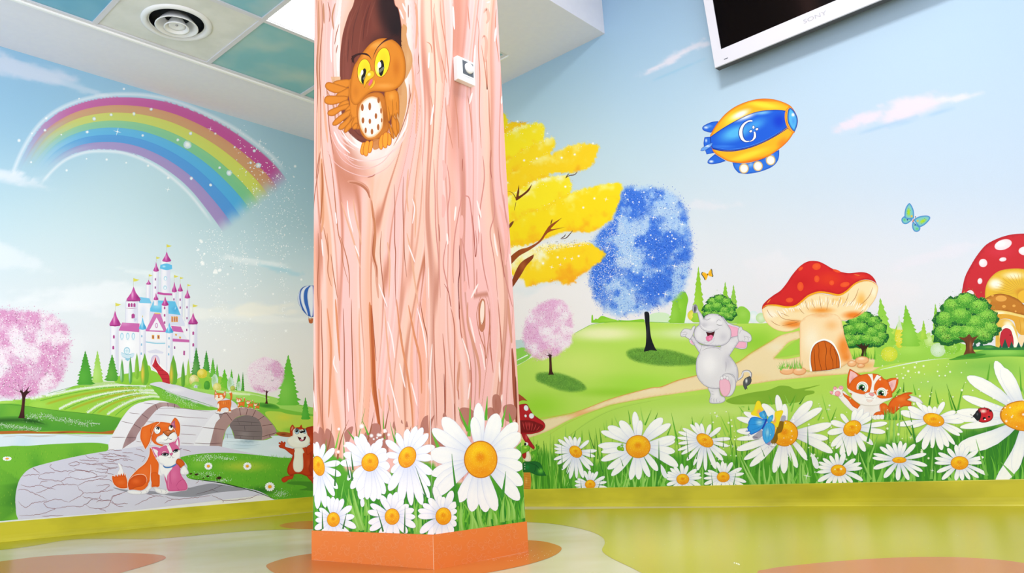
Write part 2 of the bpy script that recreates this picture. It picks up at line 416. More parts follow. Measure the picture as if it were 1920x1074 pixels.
def petal(cx, cy, tx, ty, w, bend=0, c='ffffff', base='cdd5f3', r0=0.0, edge='b4bde6'):
    """one daisy petal from the centre to its tip"""
    a = np.array([cx, cy])/TF[2]+TF[:2]; b = np.array([tx, ty])/TF[2]+TF[:2]; w = w/TF[2]; bend = bend/TF[2]
    w *= 0.82; L = np.linalg.norm(b-a); d = (b-a)/L; nrm = np.array([-d[1], d[0]]); ts = np.array([0, 0.12, 0.3, 0.5, 0.68, 0.82, 0.92, 0.98, 1.0]); hw = np.array([0.22, 0.32, 0.62, 0.88, 1.0, 0.93, 0.68, 0.34, 0.06])*w/2
    cen = a+d*(ts*L)[:, None]+nrm*(np.sin(ts*np.pi)*bend)[:, None]; n = len(ts)
    outl = np.vstack([cen+nrm*(hw+0.28)[:, None], (cen-nrm*(hw+0.28)[:, None])[::-1]]); 
    if edge: f(edge, outl, sm=0)
    cv_put(cur['surf'], outl, lambda v: np.tile(hx('f3f4fd'), (len(v), 1)))
    V = []; K = []
    for r, cc in ((-1, 0.18), (-0.5, 0.0), (-0.08, 0.10), (0.4, 0.0), (1, 0.28)):
        for i in range(n):
            V.append(cen[i]+nrm*hw[i]*r); k = min(1, max(0, 1-ts[i]/0.62)*0.95+cc*(1-0.55*ts[i])); K.append(hx(c)*(1-k)+hx(base)*k)
    emit(np.array(V), [(j*n+i, j*n+i+1, (j+1)*n+i+1, (j+1)*n+i) for j in range(4) for i in range(n-1)], np.array(K))
def center(x, y, rx, ry, ang=0):
    sub('flower_centre', 'yellow orange daisy centre')
    ell('c8791c', x, y, rx*1.06, ry*1.06, ang)
    ell('f6a81c', x, y, rx, ry, ang, g=[(x-rx*0.1, y-ry*0.35, rx*1.05, ry*0.95, 'ffd21f', 0.95), (x+rx*0.05, y+ry*0.75, rx*1.0, ry*0.45, 'ee8d14', 0.5), (x-rx*0.02, y-ry*0.12, rx*0.55, ry*0.5, 'ee9212', 0.95)])
    P = np.array([x, y])/TF[2]+TF[:2]; rs = np.random.RandomState(int(x+y) % 999); n = int(max(10, rx*ry/TF[2]**2*0.35)); t = rs.rand(n)*6.28; r = np.sqrt(rs.rand(n))*0.92
    a = math.radians(ang); X, Y = np.cos(t)*r*rx, np.sin(t)*r*ry
    Q = np.stack([X*math.cos(a)-Y*math.sin(a), X*math.sin(a)+Y*math.cos(a)], 1)/TF[2]+P
    specks(Q, 0.9, ['ffdc4a', 'f2a010', 'e88a10', 'ffe36a'], 3); sub()
def daisy(cx, cy, rx, ry, n=17, cr=(10, 10), ang=0, pw=None, seed=0, off=(0, 0), label=None, surf=None, parent=None, tips=None, jit=0.10, base='cdd5f3', part='painted_daisy', rot=None):
    """whole daisy as one painted motif"""
    if parent is not None or surf is not None: begin(part, surf, parent, label)
    rs = random.Random(seed); pw = pw or 2*math.pi*min(rx, ry)/n*0.92
    if tips:
        for t in tips.split():
            v = [float(q) for q in t.split(',')]; petal(cx, cy, v[0], v[1], v[2], v[3] if len(v) > 3 else 0, base=base)
    else:
        ks = list(range(n)); ks = ks[::2]+ks[1::2]; r0 = rs.random() if rot is None else rot
        for k in ks:
            t = (k+r0+rs.uniform(-0.22, 0.22))/n*2*math.pi; q = 1+rs.uniform(-jit, jit)
            petal(cx, cy, cx+off[0]+math.cos(t)*rx*q, cy+off[1]+math.sin(t)*ry*q, pw*rs.uniform(0.85, 1.1), rs.uniform(-1, 1)*pw*0.15, base=base)
    center(cx, cy, cr[0], cr[1], ang)
# ---------------------------------------------------------------- room shell
white = noise_mat('white_plaster', 'f0f0fa', 'eeeef9', 30, 0.7, 0.15)
X0, Y0 = -1.15, -0.95
olive = noise_mat('olive_vinyl_skirting', 'b9b024', 'cfc42c', 3.0, 0.36, 0.4, stretch=(1, 1, 3))
beige = noise_mat('beige_vinyl_floor', 'cfc49e', 'd8ceb2', 2.2, 0.26, 0.42, stretch=(1, 1, 1))
wl = box('wall_left', X0, XR+0.12, YL, YL+0.1, -0.05, HUP+0.1, white); tag(wl, 'long wall on the left carrying the castle and rainbow mural', 'wall', kind='structure')
wr = box('wall_right', XR, XR+0.1, Y0, YL, -0.05, HUP+0.1, white); tag(wr, 'wall on the right carrying the airship and mushroom house mural', 'wall', kind='structure')
fl = box('floor', X0, XR, Y0, YL, -0.05, 0.0, beige); tag(fl, 'glossy beige vinyl floor with curved olive and orange areas', 'floor', kind='structure')
GX = [2.535*U, 4.92*U, 7.305*U, 9.69*U, 12.075*U]; GY = [10.65*U, 13.07*U, 15.47*U]
V, F_ = [], []
def addbox(*a):
    v, q = box_vf(*a); n = len(V); V.extend(v); F_.extend([tuple(i+n for i in t) for t in q])
for a in ((X0, XR, GY[2], YL, HC, HC+0.05), (X0, XR, YB+0.03, GY[0], HC, HC+0.05), (X0, GX[0], GY[0], GY[2], HC, HC+0.05), (GX[4], XR, GY[0], GY[2], HC, HC+0.05),
          (GX[0], GX[1], GY[0], GY[1], HC, HC+0.05), (X0, XR, YB, YB+0.03, HC, HUP), (X0, XR, Y0, YB, HUP, HUP+0.05), (X0, XR, YB, YL, HUP, HUP+0.05)): addbox(*a)
ce = mesh('ceiling', V, F_, white); tag(ce, 'white plaster ceiling with a lowered border and a raised part near the screen', 'ceiling', kind='structure')
# grid bars and bright edge trim
V, F_ = [], []
gb = 0.012
trimm = mat('ceiling_trim_white', 'f4f4fb', 0.4, 0.4)
for x in GX[1:4]: addbox(x-gb, x+gb, GY[0], GY[2], HC+0.004, HC+0.012)
for x in (GX[0],): addbox(x, x+0.02, GY[1], GY[2], HC+0.004, HC+0.012)
addbox(GX[4]-0.02, GX[4], GY[0], GY[2], HC+0.004, HC+0.012)
addbox(GX[0], GX[4], GY[1]-gb, GY[1]+gb, HC+0.0034, HC+0.0114); addbox(GX[1], GX[4], GY[0], GY[0]+0.02, HC+0.0037, HC+0.0117); addbox(GX[0], GX[4], GY[2]-0.02, GY[2], HC+0.0031, HC+0.0111)
t1 = mesh('trim_1', V, F_, mat('ceiling_grid_grey', 'dcdce4', 0.5, 0.3)); tag(t1, 'pale grey metal grid holding the ceiling tiles', 'ceiling grid', kind='structure')
V, F_ = [], []
addbox(GX[0], GX[4], GY[2]-0.002, GY[2]+0.012, HC-0.008, HC+0.004); addbox(GX[4]-0.002, GX[4]+0.006, GY[0], GY[2], HC-0.004, HC+0.004); 
t2 = mesh('trim_2', V, F_, mat('ceiling_edge_white', 'ffffff', 0.3, 0.5)); tag(t2, 'thin bright white edge profile along the tiled ceiling field', 'ceiling trim', kind='structure')
def tile_mat(name, c1, c2, sc, p, off=(0, 0, 0)):
    m = noise_mat(name, c1, c2, sc, 0.6, 0.2, 2, p=p, stretch=(1, 1, 1)); m.node_tree.nodes['Mapping'].inputs['Location'].default_value = off; return m
ti = [(0, 1, 'plain blue printed ceiling tile in the top left corner, before the round vent', ('74b4d2', '80bcd8'), (0.4, 0.6), (0, 0, 0)),
      (2, 1, 'teal sky printed ceiling tile with pale clouds, between the round vent and the tree column', ('8ac4ce', 'b4d2d0'), (0.42, 0.72), (1.3, 0.4, 0)),
      (1, 0, 'blue sky printed ceiling tile touching the left edge of the glowing light panel', ('8cc4d4', 'bcd2d6'), (0.45, 0.75), (3, 1, 0)),
      (3, 1, 'sliver of teal ceiling tile seen against the left edge of the tree column', ('86c4cc', '96ccd0'), (0.4, 0.6), (0, 2, 0)),
      (3, 0, 'small corner of teal ceiling tile seen just right of the tree column', ('8cc8d0', '9ccfd4'), (0.4, 0.6), (0, 5, 0))]
for i, (ix, iy, lab, cc, p, of) in enumerate(ti):
    m = tile_mat('sky_print_%d' % i, cc[0], cc[1], 4.0, p, of)
    o = box('ceiling_tile', GX[ix]+0.004, GX[ix+1]-0.004, GY[iy]+0.004, GY[iy+1]-0.004, HC+0.012, HC+0.022, m); tag(o, lab, 'ceiling tile', 'sky printed ceiling tiles')
V, F_ = [], []
_x0, _x1, _y0, _y1 = GX[1]+0.004, GX[2]-0.004, GY[1]+0.004, GY[2]-0.004; _cx, _cy = 1.527, 3.583; _n = 72
for zz in (HC+0.012, HC+0.022):
    for k in range(_n):
        t = 2*math.pi*k/_n; V.append((_cx+0.13*math.cos(t), _cy+0.13*math.sin(t), zz))
    for k in range(_n):
        t = 2*math.pi*k/_n; q = min(abs(((_x1 if math.cos(t) > 0 else _x0)-_cx)/(math.cos(t) or 1e-9)), abs(((_y1 if math.sin(t) > 0 else _y0)-_cy)/(math.sin(t) or 1e-9))); V.append((_cx+q*math.cos(t), _cy+q*math.sin(t), zz))
_c = [(_x1, _y1), (_x0, _y1), (_x0, _y0), (_x1, _y0)]
for k in range(_n):
    j = (k+1) % _n; F_ += [(k, j, _n+j, _n+k), (2*_n+j, 2*_n+k, 3*_n+k, 3*_n+j), (j, k, 2*_n+k, 2*_n+j)]
for cx_, cy_ in _c:   # fill the corners the fan cuts off
    k = max(range(_n), key=lambda i: (V[_n+i][0]-_cx)*(cx_-_cx)+(V[_n+i][1]-_cy)*(cy_-_cy)); best = sorted(range(_n), key=lambda i: (V[_n+i][0]-cx_)**2+(V[_n+i][1]-cy_)**2)[:2]; m = len(V); V.append((cx_, cy_, HC+0.012)); F_.append((_n+best[0], _n+best[1], m))
o = mesh('ceiling_tile', V, F_, noise_mat('cream_tile', 'e9eae7', 'e0e2de', 8, 0.6, 0.2)); tag(o, 'plain cream white ceiling tile around the round air vent', 'ceiling tile')
lp = empty('light_panel', ((GX[2]+GX[3])/2, (GY[0]+GY[1])/2, HC+0.012), 'square glowing white ceiling light panel at the top left of the tree column', 'ceiling light')
box('diffuser', GX[2]+0.016, GX[3]-0.016, GY[0]+0.016, GY[1]-0.016, HC+0.012, HC+0.02, mat('panel_glow', 'ffffff', 0.4, 0.3, 'ffffff', 5.0), lp)
V, F_ = [], []
a, b, c, d = GX[2]+0.004, GX[3]-0.004, GY[0]+0.004, GY[1]-0.004
for q in ((a, b, c, c+0.012), (a, b, d-0.012, d), (a, a+0.012, c+0.012, d-0.012), (b-0.012, b, c+0.012, d-0.012)): addbox(*q, HC+0.0121, HC+0.024)
mesh('frame', V, F_, trimm, lp)
# round vent: stacked cones
def lathe(name, prof, cen, m, parent=None, n=72):
    vs, fs = [], []
    for r, z in prof:
        for k in range(n):
            t = 2*math.pi*k/n; vs.append((cen[0]+r*math.cos(t), cen[1]+r*math.sin(t), cen[2]+z))
    for j in range(len(prof)-1):
        for k in range(n):
            fs.append((j*n+k, j*n+(k+1) % n, (j+1)*n+(k+1) % n, (j+1)*n+k))
    return mesh(name, vs, fs, m, parent, True)
vc = (1.527, 3.583, HC+0.0115)
vt = empty('ceiling_vent', vc, 'round white air vent of concentric rings set in a cream ceiling tile', 'air vent')
vm = mat('vent_white_enamel', 'f2f3f6', 0.28, 0.5); vd = mat('vent_dark_duct', '16181c', 0.5, 0.3)
lathe('outer_ring', [(0.168, 0), (0.167, -0.007), (0.158, -0.012), (0.146, -0.013), (0.139, -0.009), (0.134, 0.0), (0.130, 0.012), (0.128, 0.03)], vc, vm, vt)
lathe('duct', [(0.128, 0.002), (0.124, 0.055), (0.0005, 0.056)], vc, vd, vt)
lathe('middle_ring', [(0.060, 0.030), (0.078, 0.010), (0.094, -0.012), (0.102, -0.022), (0.103, -0.026), (0.097, -0.026), (0.086, -0.014), (0.074, 0.002), (0.058, 0.022)], vc, vm, vt)
lathe('inner_ring', [(0.030, 0.016), (0.040, 0.0), (0.052, -0.022), (0.060, -0.030), (0.060, -0.034), (0.053, -0.033), (0.042, -0.018), (0.028, 0.008)], vc, vm, vt)
lathe('cone', [(0.0005, 0.03), (0.02, 0.02), (0.032, -0.010), (0.040, -0.018), (0.039, -0.022), (0.028, -0.020), (0.012, -0.014), (0.0005, -0.013)], vc, vm, vt)
lathe('screw', [(0.0065, -0.010), (0.0065, -0.017), (0.004, -0.019), (0.0003, -0.019)], vc, mat('screw_grey', 'a8aab0', 0.4, 0.5), vt, 16)

# skirting: sit-on cove, straight upper part and a soft foot
def cove(name, P0, P1, nrm, label):
    prof = [(0.0, ZC), (0.0135, ZC), (0.0150, ZC-0.002), (0.0155, 0.030), (0.0165, 0.016), (0.019, 0.006), (0.023, 0.0012), (0.023, -0.01), (0.0, -0.01)]
    vs, fs = [], []; P0, P1, nrm = Vector(P0), Vector(P1), Vector(nrm)
    for P in (P0, P1):
        for d, z in prof: vs.append(P+nrm*d+Vector((0, 0, z)))
    n = len(prof)
    for i in range(n-1): fs.append((i, i+1, n+i+1, n+i))
    o = mesh(name, vs, fs, olive, None, False)
    return tag(o, label, 'skirting board', kind='structure')
cove('baseboard_left', (X0, YL, 0), (XR, YL, 0), (0, -1, 0), 'olive vinyl skirting under the castle mural')
cove('baseboard_right', (XR, YL, 0), (XR, Y0, 0), (-1, 0, 0), 'yellow olive vinyl skirting under the daisy mural')
# coloured floor areas
T()
cur['mat'] = FPM
begin('olive_floor_area', FL, fl, 'olive yellow vinyl band along both walls')
cur['mat'] = FPM
f('bab028', "-560,1120! -300,1055 0,1031 120,1013 180,1010 280,1010.5 320,1008 480,994.5 588,991 760,980 900,975 987,978.5 1045,983 1100,994 1128,1006 1134,1018 1129,1032 1145,1045 1180,1062 1230,1085 1330,1115 1480,1180 1700,1260! 3000,1500! 4200,1350! 4200,890! 1920,939.5! 1440,950! 1000,955! 676,950! 480,971! 0,1013! -560,1055!", g=[(1250, 1020, 320, 60, 'cfc64c', 0.6), (1650, 1010, 280, 50, 'ccc450', 0.5)], sp=9)
begin('orange_floor_patch', FL, fl, 'orange brown rounded patch on the floor at the left')
f('c67a4c', "-300,1110 -60,1063 40,1047 120,1040 220,1036.5 290,1039 311,1045 290,1055 232,1072 100,1110 -100,1150", g=[(40, 1070, 200, 30, 'bf7440', 0.6)])
begin('orange_floor_patch', FL, fl, 'orange oval patch of floor around the foot of the tree column')
f('cf7433', "500,1063 515,1052 560,1041 620,1034 760,1020 900,1012 1000,1013 1040,1020 1053,1029 1035,1043 985,1059 900,1076 800,1092 660,1098 540,1082", g=[(720, 1075, 200, 26, 'd27a2e', 0.5)])
begin('orange_floor_patch', FL, fl, 'orange patch of floor half hidden behind the left side of the tree column')
f('c8742c', "524,985 535,981 560,977.5 588,976 680,973 760,976 740,986 640,992 570,991.5 535,989")
begin('orange_floor_patch', FL, fl, 'large orange brown patch on the floor at the lower right')
f('c8794c', "1420,1078 1440,1066.5 1500,1058.5 1580,1051 1680,1045 1780,1044 1860,1048 1925,1056 2100,1085 2200,1200 1700,1240 1450,1140")
begin('dust_speck', FL, fl, 'tiny white crumbs on the floor by the column and at the right'); 
rs = np.random.RandomState(4); specks(np.stack([900+rs.rand(60)*140, 1030+rs.rand(60)*22], 1), 0.9, ['fff4e4'], 1); specks([(1384, 1057), (1386, 1058), (1381, 1056), (1377, 1055)], 3.2, ['fbf6d8'], 1); rs = np.random.RandomState(9)
specks(np.stack([1130+rs.rand(40)*700, 962+rs.rand(40)*90], 1), 0.9, ['e9e2a0', '9a8a3a'], 2)
flush(); cur['mat'] = None

# ---------------------------------------------------------------- television on the right wall
tvo = (3.1426, 1.4919, 1.9864); tt = math.radians(6)
tv = empty('television', tvo, 'flat television with black screen and white bezel mounted high on the right wall', 'television')
ax, up, no = Vector((0, -1, 0)), Vector((-math.sin(tt), 0, math.cos(tt))), Vector((-math.cos(tt), 0, -math.sin(tt)))
def tvp(a, b, c): return Vector(tvo)+ax*a+up*b+no*c
def tvbox(name, a0, a1, b0, b1, c0, c1, m, parent=tv, bev=0.0):
    v, q = box_vf(a0, a1, b0, b1, c0, c1); bm = bmesh.new(); vv = [bm.verts.new(tvp(*p)) for p in v]; [bm.faces.new([vv[i] for i in t]) for t in q]
    if bev: bmesh.ops.bevel(bm, geom=bm.edges[:], offset=bev, segments=2, affect='EDGES')
    bmesh.ops.recalc_face_normals(bm, faces=bm.faces); me = bpy.data.meshes.new(name); bm.to_mesh(me); bm.free(); me.materials.append(m); return link(name, me, parent)
TW, TH = 0.965, 0.60
gw = mat('tv_white_gloss', 'e4e4f0', 0.12, 0.5); dk = mat('tv_side_grey', '4a4742', 0.35, 0.3); bk = mat('tv_back_black', '10141c', 0.5, 0.3)
# frame as one mesh with opening
bl, bb, bt = 0.046, 0.076, 0.046
V = []; F_ = []
def ring(c, o0, o1):  # outer/inner rect at depth c
    return [(o0, o0), (TW-o0, o0), (TW-o0, TH-o0), (o0, TH-o0)], c
outer = [(0, 0), (TW, 0), (TW, TH), (0, TH)]; inner = [(bl, bb), (TW-bl, bb), (TW-bl, TH-bt), (bl, TH-bt)]
VV = [tvp(a, b, -0.005) for a, b in outer]+[tvp(a+(0.002 if a == 0 else -0.002), b+(0.002 if b == 0 else -0.002), 0.0) for a, b in outer]+[tvp(a, b, 0.0) for a, b in inner]+[tvp(a, b, -0.006) for a, b in inner]
FF = []
for r in range(3):
    for k in range(4): FF.append((r*4+k, r*4+(k+1) % 4, (r+1)*4+(k+1) % 4, (r+1)*4+k))
mesh('bezel', VV, FF, gw, tv)
tvbox('screen', bl-0.003, TW-bl+0.003, bb-0.003, TH-bt+0.003, -0.012, -0.0035, mat('tv_screen_black', '040405', 0.12, 0.12))
tvbox('edge_band', 0.0, TW, 0.0, TH, -0.046, -0.005, dk)
bh = tvbox('back_housing', 0.02, TW-0.02, 0.006, TH-0.012, -0.062, -0.046, bk, bev=0.006)
box('wall_bracket', 3.17, XR-0.002, 0.86, 1.16, 2.12, 2.42, bk, tv)
def text_mesh(name, body, size, fn, m, parent, extrude=0.0004):
    cu = bpy.data.curves.new(name, 'FONT'); cu.body = body; cu.size = size; cu.extrude = extrude; cu.align_x = 'CENTER'
    to = bpy.data.objects.new('tmp_text', cu); C.objects.link(to); bpy.context.view_layer.update()
    me = bpy.data.meshes.new_from_object(to.evaluated_get(bpy.context.evaluated_depsgraph_get())); bpy.data.objects.remove(to)
    for v in me.vertices: v.co = fn(v.co)
    me.materials.clear(); me.materials.append(m); me.name = name
    return link(name, me, parent)
text_mesh('maker_lettering', 'SONY', 0.026, lambda c: tvp(0.482+c.x*1.45, 0.034+c.y, 0.0003+c.z), mat('tv_letter_grey', 'b8bcc8', 0.3, 0.4), tv)
tvbox('status_mark', 0.052, 0.072, 0.021, 0.025, 0.0, 0.0006, mat('tv_letter_dark', '6c7080', 0.3, 0.4))

# ---------------------------------------------------------------- tree column and its wall sensor
col = empty('tree_column', (CX+WX/2, CY+WY/2, 0), 'square column painted as a pink tree trunk with an owl in a hollow and daisies at its foot', 'column')
cb = box('column_core', CX, CX+WX, CY, CY+WY, 0, HUP, mat('column_plaster', 'f0c8bc', 0.6, 0.2), col)
om = mat('orange_vinyl', 'f2863c', 0.42, 0.3)
V, F_ = [], []
so = 0.003
addbox(CX-so, CX, CY-so, CY+WY+so, 0, ZS); addbox(CX, CX+WX+so, CY-so, CY, 0, ZS); addbox(CX+WX, CX+WX+so, CY, CY+WY+so, 0, ZS); addbox(CX, CX+WX, CY+WY, CY+WY+so, 0, ZS)
sk = mesh('skirting', V, F_, om, col)
KL = Surf(0, CX-so, -1, [(CX-so, CY-so, 0.0), (CX-so, CY+WY+so, 0.0), (CX-so, CY+WY+so, ZS), (CX-so, CY-so, ZS)])
KR = Surf(1, CY-so, -1, [(CX-so, CY-so, 0.0), (CX+WX+so, CY-so, 0.0), (CX+WX+so, CY-so, ZS), (CX-so, CY-so, ZS)])
for sf, xr in ((KL, (585, 815)), (KR, (808, 992))):
    begin('squiggle_pattern', sf, sk); lay = sf.next(); rs = random.Random(5)
    for k in range(150 if sf is KL else 120):
        x, y = rs.uniform(*xr), rs.uniform(975, 1072); a0 = rs.uniform(0, 6.28); r = rs.uniform(3, 8); q = rs.choice((-1, 1)); P = []
        for i in range(14):
            P.append((x, y)); a0 += q*rs.uniform(0.15, 0.75); x += math.cos(a0)*r*0.35; y += math.sin(a0)*r*0.35
        sf.lay = lay; ribbon(curve(np.array(P), [False]*14, False, 1.5), 0.55, 'f9a66c', 'b')
begin('corner_seam', KL, sk, 'pale sealant line at the corner of the orange skirting'); l('f8c8a0', "812.2,1004.5 812.6,1030 813.3,1069", 1.3, 'n', 0)
l('f2a878', "588,1049 700,1060.5 812.5,1069.5", 1.0, 'n', 0)
begin('corner_seam', KR, sk); l('f2a878', "812.5,1069.5 900,1052 989,1034", 1.2, 'n', 0)
flush()
th = empty('room_sensor', (1.4885, CY, 1.38), 'small white square room sensor with dark window on the right face of the tree column', 'wall sensor')
wm = mat('sensor_white', 'ffffff', 0.35, 0.4)
box('housing', 1.453, 1.5235, CY-0.0185, CY-0.0004, 1.3425, 1.4175, wm, th, 0.002)
dm = noise_mat('sensor_window_grey', '50565e', '6a7078', 400, 0.3, 0.5)
x0, x1 = 1.4735, 1.5175
box('window', x0, x1, CY-0.0193, CY-0.0185, 1.3665, 1.4100, dm, th)
vs, fs = [], []
n = 32; cc = ((x0+x1)/2+0.003, 1.3905)
for r, d in ((0.0170, 0.0193), (0.0166, 0.0225), (0.0135, 0.0255), (0.0075, 0.0273), (0.0001, 0.0278)):
    for k in range(n): vs.append((cc[0]+r*math.cos(2*math.pi*k/n), CY-d, cc[1]+r*math.sin(2*math.pi*k/n)))
for j in range(4):
    for k in range(n): fs.append((j*n+k, j*n+(k+1) % n, (j+1)*n+(k+1) % n, (j+1)*n+k))
mesh('lens', vs, fs, mat('sensor_lens_white', 'ffffff', 0.2, 0.6), th, True)
box('slot', x0-0.002, x1, CY-0.01865, CY-0.0184, 1.3600, 1.3612, mat('sensor_slot', 'b8bac4', 0.5, 0.2), th)

# ---------------------------------------------------------------- mural sheets
def sheet(name, surf, a, b, z0, z1, step, fn, parent, label=None, zs=None):
    """wallpaper lying on a wall: dense grid in wall coordinates, printed colours from fn"""
    na, nz = int(abs(b-a)/step)+1, int((z1-z0)/(zs or step))+1
    A, Z = np.meshgrid(np.linspace(a, b, na), np.linspace(z0, z1, nz)); A, Z = A.ravel(), Z.ravel(); off = surf.val+surf.n*surf.next()
    P = np.stack([A, np.full_like(A, off), Z], 1) if surf.axis == 1 else np.stack([np.full_like(A, off), A, Z], 1)
    R = P-CAM; zz = np.maximum(R@_d, 0.05); px = np.stack([960+FPX*(R@_r)/zz, 537-FPX*(R@_u)/zz], 1)
    cy_, cx_ = np.mgrid[0:CH:4, 0:CW:4]; surf.cv[:] = fn(cx_.ravel()-float(OX)+2, cy_.ravel()-float(OY)+2).reshape(CH//4, CW//4, 3).repeat(4, 0).repeat(4, 1)
    K = lin(np.clip(fn(px[:, 0], px[:, 1]), 0, 255)); idx = np.arange(na*nz).reshape(nz, na)
    Q = np.stack([idx[:-1, :-1], idx[:-1, 1:], idx[1:, 1:], idx[1:, :-1]], -1).reshape(-1, 4)
    me = bpy.data.meshes.new(name); me.from_pydata(P.tolist(), [], Q.tolist())
    ca = me.color_attributes.new('paint', 'FLOAT_COLOR', 'POINT'); ca.data.foreach_set('color', np.hstack([K, np.ones((len(K), 1))]).astype(np.float32).ravel())
    me.materials.append(PM); o = link(name, me, parent)
    if label: o['label'] = label
    return o
def gblend(x, y, base, blobs):
    """printed sky colours: soft weights around control points"""
    W_ = np.full(len(x), 1e-4); A = hx(base)[None, :]*W_[:, None]
    for bx, by, r, c in blobs:
        k = np.exp(-((x-bx)**2+(y-by)**2)/(2*r*r)); A = A+hx(c)[None, :]*k[:, None]; W_ = W_+k
    return A/W_[:, None]
def clouds(x, y, col, items):
    """soft clouds: (cx,cy,rx,ry,slope,strength,colour,seed)"""
    for cx_, cy_, rx, ry, sl, st, c, sd in items:
        u = (x-cx_)/rx; v = (y-cy_-sl*(x-cx_))/ry
        n = fbm(x/rx*2.8+sd, (y-sl*x)/ry*1.1+sd, sd, 5); d = 1-np.sqrt(u*u+v*v)+(n-0.5)*1.5
        k = (ss(d*1.6)*st)[:, None]; col = col*(1-k)+hx(c)*k
    return col
# ================================================================ LEFT WALL: castle, rainbow, bridge
mL = empty('wall_mural', (1.5, YL, 0), 'castle and rainbow mural covering the left wall, with a bridge, dog, cats and squirrel', 'mural')
def skyL(x, y):
    c = gblend(x, y, 'cfe3ea', [(0, 130, 110, '8fbfe0'), (-250, 180, 150, '9cc8e4'), (-500, 450, 200, 'c4e0ea'), (-600, 200, 200, 'a8d2e8'), (-700, 750, 220, 'dbe8ee'), (-1100, 400, 300, 'b4d8ea'), (-1300, 900, 350, 'd8e8f0'), (-1600, 200, 300, 'a8d2e8'), (250, 130, 90, '93c4e2'), (560, 290, 90, 'a0cadd'), (0, 400, 110, 'bcdfea'), (60, 220, 80, '94c6e6'),
        (260, 380, 120, 'bfe0ea'), (500, 400, 100, 'a9cfdc'), (560, 480, 90, 'aed2dc'), (150, 500, 110, 'cbe3e9'), (420, 520, 100, 'c2dee6'), (60, 560, 100, 'd6e6ec'), (480, 640, 110, 'e6ebe6'), (150, 660, 100, 'dfe8ee'), (330, 640, 100, 'e2e9ee'), (570, 640, 80, 'ece8dc')])
    k = (0.30*ss((y-380)/260))[:, None]; c = c*(1-k)+hx('f2f0f4')*k; c = c*np.array([1.02, 0.995, 0.995])
    return clouds(x, y, c, [(40, 128, 130, 22, 0.33, 0.8, 'd8dff0', 3), (150, 165, 100, 8, 0.32, 0.6, 'd3e0f0', 5), (0, 330, 80, 16, 0.1, 0.9, 'e6eef8', 8), (50, 345, 70, 8, 0.2, 0.6, 'dfeaf4', 9),
        (10, 480, 90, 26, 0.25, 0.7, 'e8eff5', 11), (170, 555, 150, 26, -0.05, 0.75, 'eef2f7', 14), (110, 575, 130, 16, 0.05, 0.6, 'f0f2f7', 15), (280, 512, 70, 7, 0.1, 0.6, 'eaf2f5', 17), (480, 492, 80, 9, 0.15, 0.8, 'e8f0f4', 19), (530, 505, 50, 7, 0.25, 0.5, '9ccfe0', 22),
        (400, 590, 200, 13, 0.06, 0.6, 'f4f4f0', 20), (480, 580, 110, 12, -0.02, 0.6, 'faf4e6', 21), (60, 650, 180, 24, 0.0, 0.5, 'eef0f4', 23)])
sheet('sky_backdrop', LW, -1.1, XR, ZC, HC, 0.014, skyL, mL, 'pale blue painted sky with soft clouds')
# ---- rainbow (frame 1: 0,0 x3)
T(0, 0, 3)
begin('painted_rainbow', LW, mL, 'seven banded rainbow arching over the castle')
Po, So = pts("60,1010 90,940 150,820 225,715 320,640 430,585 560,553 700,545 850,556 1000,590 1150,650 1290,725 1420,815 1520,900 1600,990 1640,1060")
Pi, Si = pts("215,1040 240,1000 300,935 370,885 460,850 560,838 680,845 790,875 900,930 1000,1000 1080,1075 1150,1160 1210,1240 1245,1290 1262,1310 1275,1330")
Po, Pi = curve(Po, So, False, 1.0), curve(Pi, Si, False, 1.0)
def resamp(P, n):
    d = np.r_[0, np.cumsum(np.linalg.norm(np.diff(P, axis=0), axis=1))]; t = np.linspace(0, d[-1], n); return np.stack([np.interp(t, d, P[:, 0]), np.interp(t, d, P[:, 1])], 1)
N = 110; Po, Pi = resamp(Po, N), resamp(Pi, N); s_ = np.linspace(0, 1, N)
cols = ['cc78ae', 'd2a880', 'ccd27c', '98ceb0', '74bfe6', '62a4de', 'ac9cca']; late = ['c64a94', 'd49a6a', 'd2da5c', '7ac48c', '50abe4', '5096de', 'a48cc4']  # rainbow colours muted, weaker light on its top put into the paint
edges_ = [0.0, 0.16, 0.30, 0.45, 0.585, 0.725, 0.865, 1.0]
rainb = []
for k in range(7):
    t0, t1 = edges_[k], edges_[k+1]
    V, K, Fq = [], [], []
    al = ss((s_-0.02-0.05*k/7)/0.28)*ss((0.985-s_)/0.07)
    for j, (tt_, e_) in enumerate(((t0-0.008, 0 if k == 0 else 1), (t0+0.012, 1), ((t0+t1)/2, 1), (t1-0.004, 1), (t1+0.006, 0.0 if k == 6 else 1))):
        P = Po*(1-tt_)+Pi*tt_; V.append(P); cc = mixc(cols[k], late[k], s_*1.1)
        if j in (1,): cc = cc*0.96+np.array([255, 255, 255])*0.04
        K.append(np.hstack([cc, (al*e_*0.93)[:, None]]))
    V, K = np.vstack(V), np.vstack(K)
    sub('rainbow_band'); emit(V, [(j*N+i, j*N+i+1, (j+1)*N+i+1, (j+1)*N+i) for j in range(4) for i in range(N-1)], K)
sub()
soft_line('eef3fa', "70,1005 85,940 140,820 215,708 310,628 430,572 560,540 700,530 850,540 1000,575 1160,640 1300,712 1430,800 1540,890 1610,975", 34, 0.75, (0.05, 0.08))
soft_line('eef3fa', "222,1045 250,1010 310,945 380,893 470,860 560,850 680,858 785,890 890,945 985,1015 1065,1090 1135,1175 1205,1270", 26, 0.8, (0.05, 0.1))
